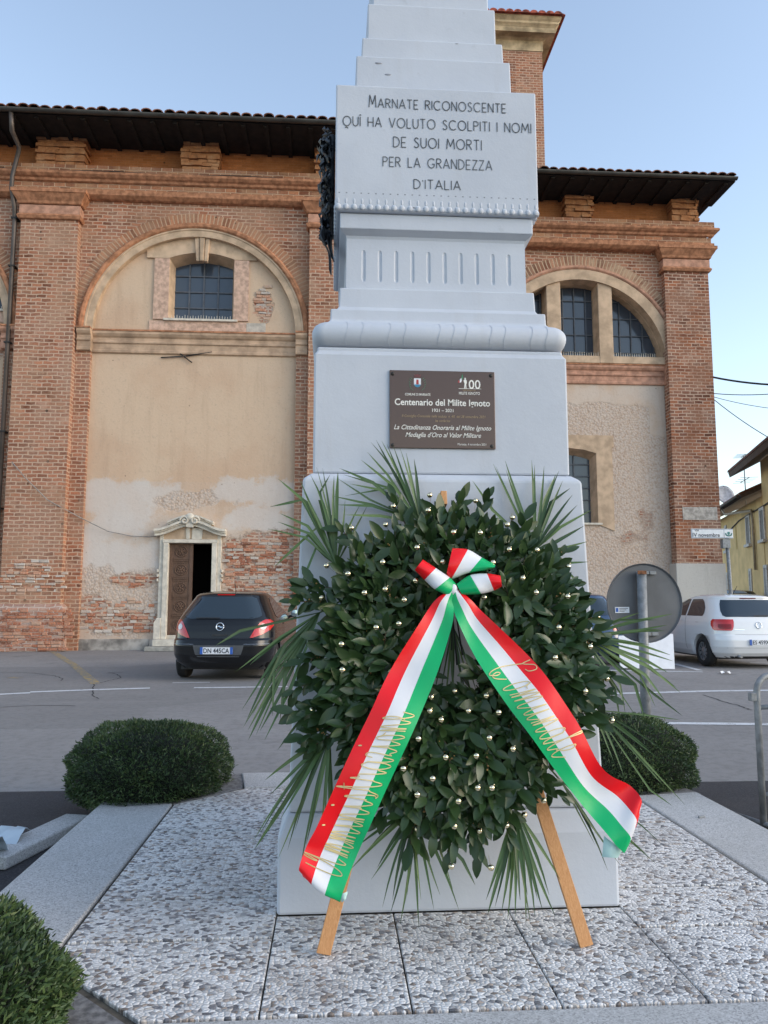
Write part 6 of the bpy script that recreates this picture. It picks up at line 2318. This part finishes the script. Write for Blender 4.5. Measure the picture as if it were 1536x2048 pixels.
def simple_hatch(label, loc, rz, paint, scale=1.0, tall=1.0):
    """same build, fewer small parts: these cars show only a corner or a roof"""
    c_ = thing('parked_car', label, 'car', loc, rz, 'cars parked by the church')
    LV = [(z * tall, w_ * scale, yr, yf * scale) for z, w_, yr, yf in LV1]
    H = Hatch(LV)
    o = H.body('body', paint, c_, n=40)
    arches(o, (.78 * scale, 3.27 * scale), .345, .855 * scale)
    H.rear('rear_window', [(1.02 * tall, -.63 * scale, .63 * scale), (1.20 * tall, -.60 * scale, .60 * scale), (1.37 * tall, -.50 * scale, .50 * scale)], M_cglass, c_)
    H.front('windscreen', [(1.04 * tall, -.70 * scale, .70 * scale), (1.36 * tall, -.54 * scale, .54 * scale)], M_cglass, c_)
    for s_ in (-1, 1):
        H.rear('tail_light', [(.72 * tall, min(s_ * .56, s_ * .78), max(s_ * .56, s_ * .78)), (.96 * tall, min(s_ * .64, s_ * .79), max(s_ * .64, s_ * .79))], M_lamp, c_, off=.01)
        H.side('side_window', s_, [(1.03 * tall, .9 * scale, 2.75 * scale), (1.20 * tall, .9 * scale, 2.40 * scale), (1.36 * tall, 1.0 * scale, 2.0 * scale)], M_cglass, c_)
        for y in (.78 * scale, 3.27 * scale): wheel(c_, s_ * .845 * scale, y, s_, .305)
    return c_


bluep = car_paint('dark blue car paint', (.022, .055, .125), .15)
q2 = at(1178, 1190, 16.0)
simple_hatch('dark blue car half hidden between the wreath and the round sign', (q2[0] - .28, 15.4, .004), radians(-6), bluep)
lbp = car_paint('pale blue car paint', (.33, .46, .60), .15)
q3 = at(1487, 1190, 26.0)
simple_hatch('pale blue car whose roof shows above the white hatchback', (q3[0] - .2, 25.0, .004), radians(25), lbp, 1.0, 1.16)
q4 = at(1496, 1190, 31.0)
simple_hatch('dark car farthest away, its roof just above the pale blue car', (q4[0] - .1, 30.0, .004), radians(20), blackp, 1.0, 1.20)

# ================================================================ STREET FURNITURE
M_galv = plain('galvanised steel', (.22, .235, .25), .55, .2, var=.15, scale=20)
M_signback = plain('grey sign back', (.115, .122, .135), .55, .1, var=.12, scale=3)
M_rust = plain('rusty clamp', (.20, .085, .04), .8, .2, var=.3, scale=40)
sy = 6.1
sc0 = at(1289, 1206, sy)
rs = thing('round_sign', 'grey back of a round traffic sign on a galvanised pole', 'traffic sign', (sc0[0], sy, 0))
R_ = .5 * (at(1364, 1206, sy)[0] - at(1215, 1206, sy)[0])
pb = sc0[0] - .03
MB().tube([(pb - .018, sy - .05, 0), (pb - .006, sy - .05, at(1280, 1143, sy)[2])], .038, 14).build('pole', M_galv, rs)
d_ = MB()
rings = []
for q, y in ((0.01, sy + .002), (.96, sy + .002), (1.0, sy - .012), (1.005, sy - .012), (1.005, sy + .012), (.01, sy + .012)):
    rings.append([(sc0[0] + R_ * q * cos(a), y, sc0[2] + R_ * 1.03 * q * sin(a)) for a in [2 * pi * k / 48 for k in range(48)]])
d_.loft(rings)
dk = d_.build('disc', M_signback, rs)
cl = MB()
zt_, zb_ = at(1280, 1146, sy)[2], at(1280, 1268, sy)[2]
for z in (zt_, zb_):
    for dx in (.04, .10):
        cl.box(pb + dx - .03, pb + dx + .025, sy - .03, sy + .001, z - .014, z + .014)
cl.build('clamp', M_galv, rs, bevel=.004)
MB().box(pb - .055, pb + .02, sy - .092, sy - .086, zt_ - .014, zt_ + .016).build('clamp', M_rust, rs, bevel=.003)
sa, sb = at(1231, 1226, sy - .01), at(1259, 1214, sy - .01)
st_ = MB().box(sa[0], sb[0], sy - .004, sy + .0005, sa[2], sb[2]).build('sticker', M_plw, rs)
MB().box(sa[0] + .006, sa[0] + .026, sy - .005, sy - .0035, sa[2] + .008, sb[2] - .008).build('sticker_emblem', M_plb, st_)
ln_ = MB()
for k in range(3): ln_.box(sa[0] + .034, sb[0] - .01 - .015 * k, sy - .005, sy - .0035, sb[2] - .014 - k * .011, sb[2] - .010 - k * .011)
ln_.build('sticker_print', M_plt, st_)

ny = 18.6
sg0, sg1, sg2 = at(1379, 1058, ny), at(1462, 1058, ny), at(1380, 1077, ny)
pole_x = at(1456, 1130, ny)[0]
ss = thing('street_sign', 'white street name sign on a thin grey pole beside the church corner', 'street sign', (pole_x, ny, 0))
MB().tube([(pole_x + .07, ny, 0), (pole_x, ny, sg0[2] + .0)], .045, 10).build('pole', M_galv, ss)
zt_, zb_ = sg0[2], sg2[2]
pln = MB().box(sg0[0], sg1[0], ny - .09, ny - .06, zb_, zt_).build('name_plate', plain('white enamel plate', (.66, .69, .73), .4, var=.05), ss, bevel=.008)
brd = MB()
for a, b, c_, d in ((sg0[0] + .01, sg1[0] - .01, zt_ - .022, zt_ - .010), (sg0[0] + .01, sg1[0] - .01, zb_ + .010, zb_ + .022), (sg0[0] + .01, sg0[0] + .022, zb_ + .0225, zt_ - .0225), (sg1[0] - .24, sg1[0] - .228, zb_ + .0225, zt_ - .0225)):
    brd.box(a, b, ny - .093, ny - .091, c_, d)
brd.build('border', plain('blue grey sign border', (.22, .27, .36), .5), pln)
vs, fs = font_mb('IV novembre', 1.0, .012)
x0, x1 = min(p[0] for p in vs), max(p[0] for p in vs)
k = (at(1436, 1070, ny)[0] - at(1382, 1070, ny)[0]) / (x1 - x0)
xm = (at(1436, 1070, ny)[0] + at(1382, 1070, ny)[0]) / 2
MB().add([(xm + (p[0] - (x0 + x1) / 2) * k, ny - .094, zb_ + .078 + p[1] * k * 1.05) for p in vs], fs).build('street_name', M_plt, pln, fix=False)
vs, fs = font_mb('VIA', 1.0, .01)
x0, x1 = min(p[0] for p in vs), max(p[0] for p in vs)
k = .12 / (x1 - x0)
MB().add([(sg0[0] + .14 + (p[0] - (x0 + x1) / 2) * k, ny - .094, zt_ - .045 + p[1] * k) for p in vs], fs).build('street_name', M_plt, pln, fix=False)
cm = MB()
ex_, ez_ = sg1[0] - .115, (zb_ + zt_) / 2
for k in range(9):
    a = pi + pi * k / 8
    cm.sphere((ex_ + .075 * cos(a), ny - .093, ez_ + .0 + .055 * sin(a)), .018, 6, 4, (1, .2, 1))
cm.prism_y([(ex_ - .03, ez_ + .045), (ex_ + .03, ez_ + .045), (ex_ + .03, ez_ - .01), (ex_, ez_ - .04), (ex_ - .03, ez_ - .01)], ny - .094, ny - .091)
cm.build('emblem', plain('sign emblem green', (.05, .20, .19), .6), pln)
MB().box(pole_x - .14, pole_x + .06, ny - .07, ny + .07, zb_ - .24, zb_ - .01).build('bracket', M_galv, ss, bevel=.01)

# white board standing in front of the dark blue car
by = ground(1345, 1339)[1]
wb = thing('white_board', 'plain white board standing on the asphalt behind the round sign', 'board', (at(1295, 1340, by)[0], by, 0))
q = [at(1241, 1336, by), at(1350, 1341, by), at(1350, 1268, by), at(1240, 1272, by)]
q = [Vector((p[0], by + .35 * max(0, p[2]) * .35, max(.006, p[2]))) for p in q]
MB().loft([[tuple(p) for p in q], [(p[0], p[1] + .03, p[2]) for p in q]]).build('panel', plain('white board', (.74, .76, .82), .6, var=.03), wb, bevel=.004)
MB().tube([(q[3][0] + .3, by + .10, q[3][2] - .05), (q[3][0] + .3, by + .55, .01)], .015, 6).build('prop', M_galv, wb)

# crowd barrier at the right edge
bx0 = ground(1524, 1655)
cb = thing('crowd_barrier', 'galvanised crowd barrier cut off by the right edge of the picture', 'barrier', (bx0[0], bx0[1], 0))
Yb = bx0[1]
xt = bx0[0] + .012
zt_ = at(1530, 1352, Yb)[2]
dirb = Vector((.96, .28, 0))


def bp(u, z): return (xt + dirb.x * u, Yb + dirb.y * u, z)


fr = MB()
arcp = [bp(.10 - .10 * cos(a), zt_ - .10 + .10 * sin(a)) for a in [pi / 2 * k / 6 for k in range(7)]]
fr.tube([bp(0, .02)] + arcp + [bp(2.0, zt_)] + [bp(2.1, zt_ - .03), bp(2.13, zt_ - .1), bp(2.13, .02)], .019, 10)
for z in (at(1530, 1415, Yb)[2], at(1530, 1590, Yb)[2]):
    fr.tube([bp(.0, z), bp(2.13, z)], .014, 8)
fr.build('frame', M_galv, cb)
brs = MB()
for k in range(1, 16): brs.tube([bp(.133 * k, at(1530, 1590, Yb)[2]), bp(.133 * k, at(1530, 1415, Yb)[2])], .007, 6)
brs.build('bars', M_galv, cb)
for u in (.0, 2.13):
    p = Vector(bp(u, .02)); nrm = Vector((-dirb.y, dirb.x, 0))
    MB().tube([p - nrm * .28 + Vector((0, 0, -.0)), p, p + nrm * .28], .016, 8).build('foot', M_galv, cb)
MB().box(xt - .045, xt - .012, Yb - .02, Yb + .02, at(1510, 1402, Yb)[2], at(1510, 1385, Yb)[2]).build('hook', M_galv, cb, bevel=.004)

# crumpled plastic sheet and the loose kerb stone left of the platform
ps = MB()
rr = np.random.default_rng(5)
P = []
for i in range(26):
    row = []
    for j in range(14):
        u, v = i / 25, j / 13
        x = -2.42 + .82 * u - .25 * v * (1 - u); y = 3.42 + .62 * u + .38 * v
        z = .03 + .06 * abs(sin(11 * u + 5 * v)) * (1 - .3 * v) + .06 * max(0, sin(7.2 * v + 8 * u * u)) + .02 * rr.random()
        row.append((x, y, z))
    P.append(row)
ps.grid(P)
o = ps.build('plastic_sheet', NT('pale blue plastic film').out((.50, .58, .64), .28, spec=.5), fix=False)
tag(o, 'crumpled pale plastic sheet lying beside the granite band', 'plastic sheet')
kb = MB()
a, b = ground(-40, 1740), ground(140, 1652)
d = Vector((b[0] - a[0], b[1] - a[1], 0)).normalized(); n_ = Vector((-d.y, d.x, 0))
kb.loft([[tuple(Vector(a) + n_ * u + Vector((0, 0, z))) for u, z in ((-.14, .005), (-.14, .07), (.03, .07), (.03, .005))], [tuple(Vector(b) + n_ * u + Vector((0, 0, z))) for u, z in ((-.14, .005), (-.14, .07), (.03, .07), (.03, .005))]])
tag(kb.build('kerb_stone', M_granite, bevel=.01), 'loose granite kerb stone behind the plastic sheet', 'kerb stone')

# ================================================================ YELLOW HOUSE
hd = Vector((sin(radians(17.7)), cos(radians(17.7)), 0))       # direction in which the street front recedes
hn = Vector((-cos(radians(17.7)), sin(radians(17.7)), 0))      # its outward normal (towards the square)
p33 = at(1535, 1136, 30.0)
H0 = Vector((p33[0], p33[1], 0))


def hpix(px, py):
    """point of the house front seen at a pixel -> (distance along the front, height)"""
    rr_ = Vector(ray(px, py)); c_ = Vector(_C)
    t_ = (H0 - c_).dot(hn) / rr_.dot(hn)
    p = c_ + rr_ * t_
    return (p - H0).dot(hd), p.z


M_yel = plain('yellow house render', (.74, .55, .28), .9, spec=.2, var=.08, scale=1.2)
house = thing('yellow_house', 'two-storey yellow house with white shutter surrounds receding along the street', 'house', tuple(H0))
u_end = hpix(1410, 1100)[0]
u_j = hpix(1523, 1000)[0]


def hp(u, z, o=0.0): return tuple(H0 + hd * u + hn * o + Vector((0, 0, z)))


def hbox(mb, u0, u1, z0, z1, o0, o1):
    v = [hp(u, z, o) for z in (z0, z1) for (u, o) in ((u0, o0), (u1, o0), (u1, o1), (u0, o1))]
    mb.add(v, [(0, 3, 2, 1), (4, 5, 6, 7), (0, 1, 5, 4), (1, 2, 6, 5), (2, 3, 7, 6), (3, 0, 4, 7)])
    return mb


ze = hpix(1478, 1022)[1] + .1
hbox(MB(), u_j, u_end, 0, ze, -7, 0).build('wall', M_yel, house)
M_eave = plain('dark eave boards', (.10, .075, .06), .9)
rf = MB()
rf.loft([[hp(u, ze - .05, .75), hp(u, ze + .10, .80), hp(u, ze + 2.0, -3.5), hp(u, ze + 1.8, -3.5)] for u in (u_j + .02, u_end + .3)])
ro = rf.build('roof', M_eave, house)
rt = MB()
rt.loft([[hp(u, ze + .105, .82), hp(u, ze + .19, .82), hp(u, ze + 2.09, -3.5), hp(u, ze + 2.0, -3.5)] for u in (u_j + .02, u_end + .3)])
rt.build('roof_tiles', M_tile, ro)
gt = MB().tube([hp(u_j + .1, ze + .02, .88), hp(u_end + .3, ze + .02, .88)], .07, 8)
gt.build('gutter', M_gutter, ro)
ch_b = hpix(1492, 1000)
chm = MB()
uc, zc0, zc1 = ch_b[0], ze + .2, hpix(1492, 945)[1] + .35
hbox(chm, uc - .38, uc + .38, zc0 - .6, zc1, -1.6, -.9)
co_ = chm.build('chimney', plain('white chimney render', (.62, .60, .60), .9), ro)
cbm = MB()
for k in range(3): hbox(cbm, uc - .46, uc + .46, zc1 + .005 + k * .24, zc1 + .13 + k * .24, -1.68, -.82)
cbm.build('chimney_cowl', plain('brown cowl slabs', (.16, .11, .09), .9), co_)
M_shut = plain('grey shutters', (.17, .165, .17), .7)
M_hwhite = plain('white window trim', (.62, .61, .60), .8)


def hwin(pl_, pr_, pt, pb_, sh=True, door=False, blind=False):
    u0, z1 = hpix(pl_, pt); u1, z0 = hpix(pr_, pb_)
    u0, u1 = min(u0, u1), max(u0, u1)
    if door: z0 = 0.02
    m_ = MB(); e = .12
    if blind:
        hbox(m_, u0, u1, z0, z1, -.02, .012)
        return m_.build('blind_window', plain('ochre blind window', (.52, .38, .15), .9) if 'ochre blind window' not in MATS else MATS['ochre blind window'], house)
    hbox(m_, u0 - e, u0, z0, z1 + e, -.02, .05); hbox(m_, u1, u1 + e, z0, z1 + e, -.02, .05); hbox(m_, u0 + .002, u1 - .002, z1, z1 + e, -.02, .048)
    w_ = m_.build('door_frame' if door else 'window', M_hwhite, house)
    if not door: hbox(MB(), u0 - .2, u1 + .2, z0 - .12, z0 - .003, -.02, .14).build('sill', M_hwhite, w_)
    hbox(MB(), u0 + .003, u1 - .003, z0, z1 - .002, -.02, .03).build('door_leaf' if door else 'shutter', plain('grey street door', (.36, .37, .39), .6) if door and 'grey street door' not in MATS else MATS['grey street door'] if door else M_shut, w_)
    return w_


hwin(1493, 1502, 1036, 1087)
hwin(1521, 1531, 1022, 1078)
hwin(1451, 1455.5, 1056, 1101)
hwin(1470, 1475, 1050, 1098, blind=True)
hwin(1500, 1506, 1143, 1200, door=True)
hwin(1530, 1538, 1136, 1200, door=True)
hwin(1453, 1458, 1150, 1200, door=True)
dpi = MB()
a = hpix(1508, 1016); b = hpix(1512, 1140)
dpi.tube([hp(hpix(1480, 1010)[0], ze - .0, .80), hp(hpix(1482, 1006)[0], ze - .3, .7), hp(a[0], a[1] - .1, .12), hp(a[0], a[1] - .5, .08), hp(a[0], b[1], .08)], .06, 8)
dpi.build('down_pipe', plain('beige drain pipe', (.42, .36, .28), .6), house)
ca_ = MB()
ca_.tube([hp(u_end, ze - 1.15, .03), hp(u_j + (u_end - u_j) * .55, ze - .95, .03), hp(u_j + (u_end - u_j) * .3, ze - .55, .03), hp(u_j, ze - .45, .03), hp(u_j - 6, ze - .3, .03)], .03, 6)
ca_.build('facade_cable', M_iron, house)
# aerial and dish on the roof
ae = thing('aerial', 'thin television aerial on the yellow house roof', 'aerial', hp(hpix(1463, 960)[0], ze, -.6))
ua = hpix(1463, 960)[0]
za = hpix(1460, 935)[1] + .5
am = MB()
am.tube([hp(ua, ze - .1, -.6), hp(ua, za, -.6)], .03, 6)
am.build('mast', M_galv, ae)
am = MB()
for z, L in ((za, .5), (za - 1.2, 1.0), (za - 2.6, 1.3)):
    am.tube([hp(ua - L, z, -.6), hp(ua + L, z + .05, -.6)], .018, 5)
    for k in range(4): am.tube([hp(ua - L + k * L * .6, z, -1.0), hp(ua - L + k * L * .6, z, -.2)], .010, 4)
am.build('antenna_rods', M_galv, ae)
di = thing('satellite_dish', 'white satellite dish on the yellow house roof', 'satellite dish', hp(hpix(1465, 997)[0], ze, .2))
c_ = Vector(hp(hpix(1464, 997)[0], hpix(1464, 997)[1] + .2, .3))
fd = (Vector((0, -1, .35))).normalized(); fx = Vector((1, 0, 0)); fy = fx.cross(fd).normalized()
rings = []
for q, dpt in ((.02, .10), (.4, .085), (.75, .04), (1.0, 0), (1.0, -.02), (.75, .02), (.02, .08)):
    rings.append([tuple(c_ + fx * (.45 * q * cos(a)) + fy * (.5 * q * sin(a)) - fd * dpt) for a in [2 * pi * k / 24 for k in range(24)]])
MB().loft(rings, smooth=True).build('dish', plain('white dish', (.66, .67, .68), .5), di)
MB().tube([tuple(c_ - fd * .1), (c_.x, c_.y + .3, ze - .1)], .03, 6).build('bracket', M_galv, di)
MB().tube([tuple(c_ - fy * .45), tuple(c_ + fd * .4 - fy * .2)], .015, 5).build('feed_arm', M_galv, di)
# taller neighbour nearer the viewer
u2 = u_j - .02
nb = thing('tall_house', 'taller yellow house at the right edge with a wide dark eave', 'house', hp(u2, 0))
zn = hpix(1530, 930)[1]
hbox(MB(), u2 - 9, u2, 0, zn + .3, -7, .0 - .02).build('wall', M_yel, nb)
rfm = MB()
ap = hpix(1492, 937)[1]
rfm.loft([[hp(u, zn - .15, .95), hp(u, zn + .06, 1.0), hp(u, zn + 2.4, -3.5), hp(u, zn + 2.15, -3.5)] for u in (u2 - 9, u2 + 1.2)])
rfm.build('roof', M_eave, nb)
rtm = MB()
rtm.loft([[hp(u, zn + .065, 1.02), hp(u, zn + .16, 1.02), hp(u, zn + 2.5, -3.5), hp(u, zn + 2.4, -3.5)] for u in (u2 - 9, u2 + 1.25)])
rtm.build('roof_tiles', M_tile, nb)

# overhead lines from the church corner
for (p, q, rad, lab) in (((1424, 754), (1700, 764), .030, 'thick black overhead cable leaving the church corner, topmost'), ((1427, 787), (1700, 763), .014, 'thin overhead wire rising to the right from the church corner'),
                         ((1428, 794), (1700, 822), .010, 'faint overhead wire sagging slightly to the right'), ((1429, 800), (1640, 925), .014, 'overhead wire slanting steeply down to the right')):
    a, b = Vector(at(*p, PF2 + .3)), Vector(at(*q, PF2 - 3))
    P = [a.lerp(b, f_) - Vector((0, 0, .35 * 4 * f_ * (1 - f_))) * .5 for f_ in np.linspace(0, 1, 14)]
    o = MB().tube(P, rad, 6).build('overhead_cable', M_cord if rad > .02 else M_galv)
    tag(o, lab, 'cable', 'overhead wires at the church corner')

# small steel clip left lying on the granite band
g = ground(1403, 1636, ZP + .004)
mb = MB().obox((g[0], g[1], ZP + .011), (.97, .2, 0), (-.2, .97, 0), (0, 0, 1), .019, .006, .006)
tag(mb.build('metal_clip', M_galv, bevel=.002), 'tiny steel clip lying on the right granite band of the platform', 'clip')
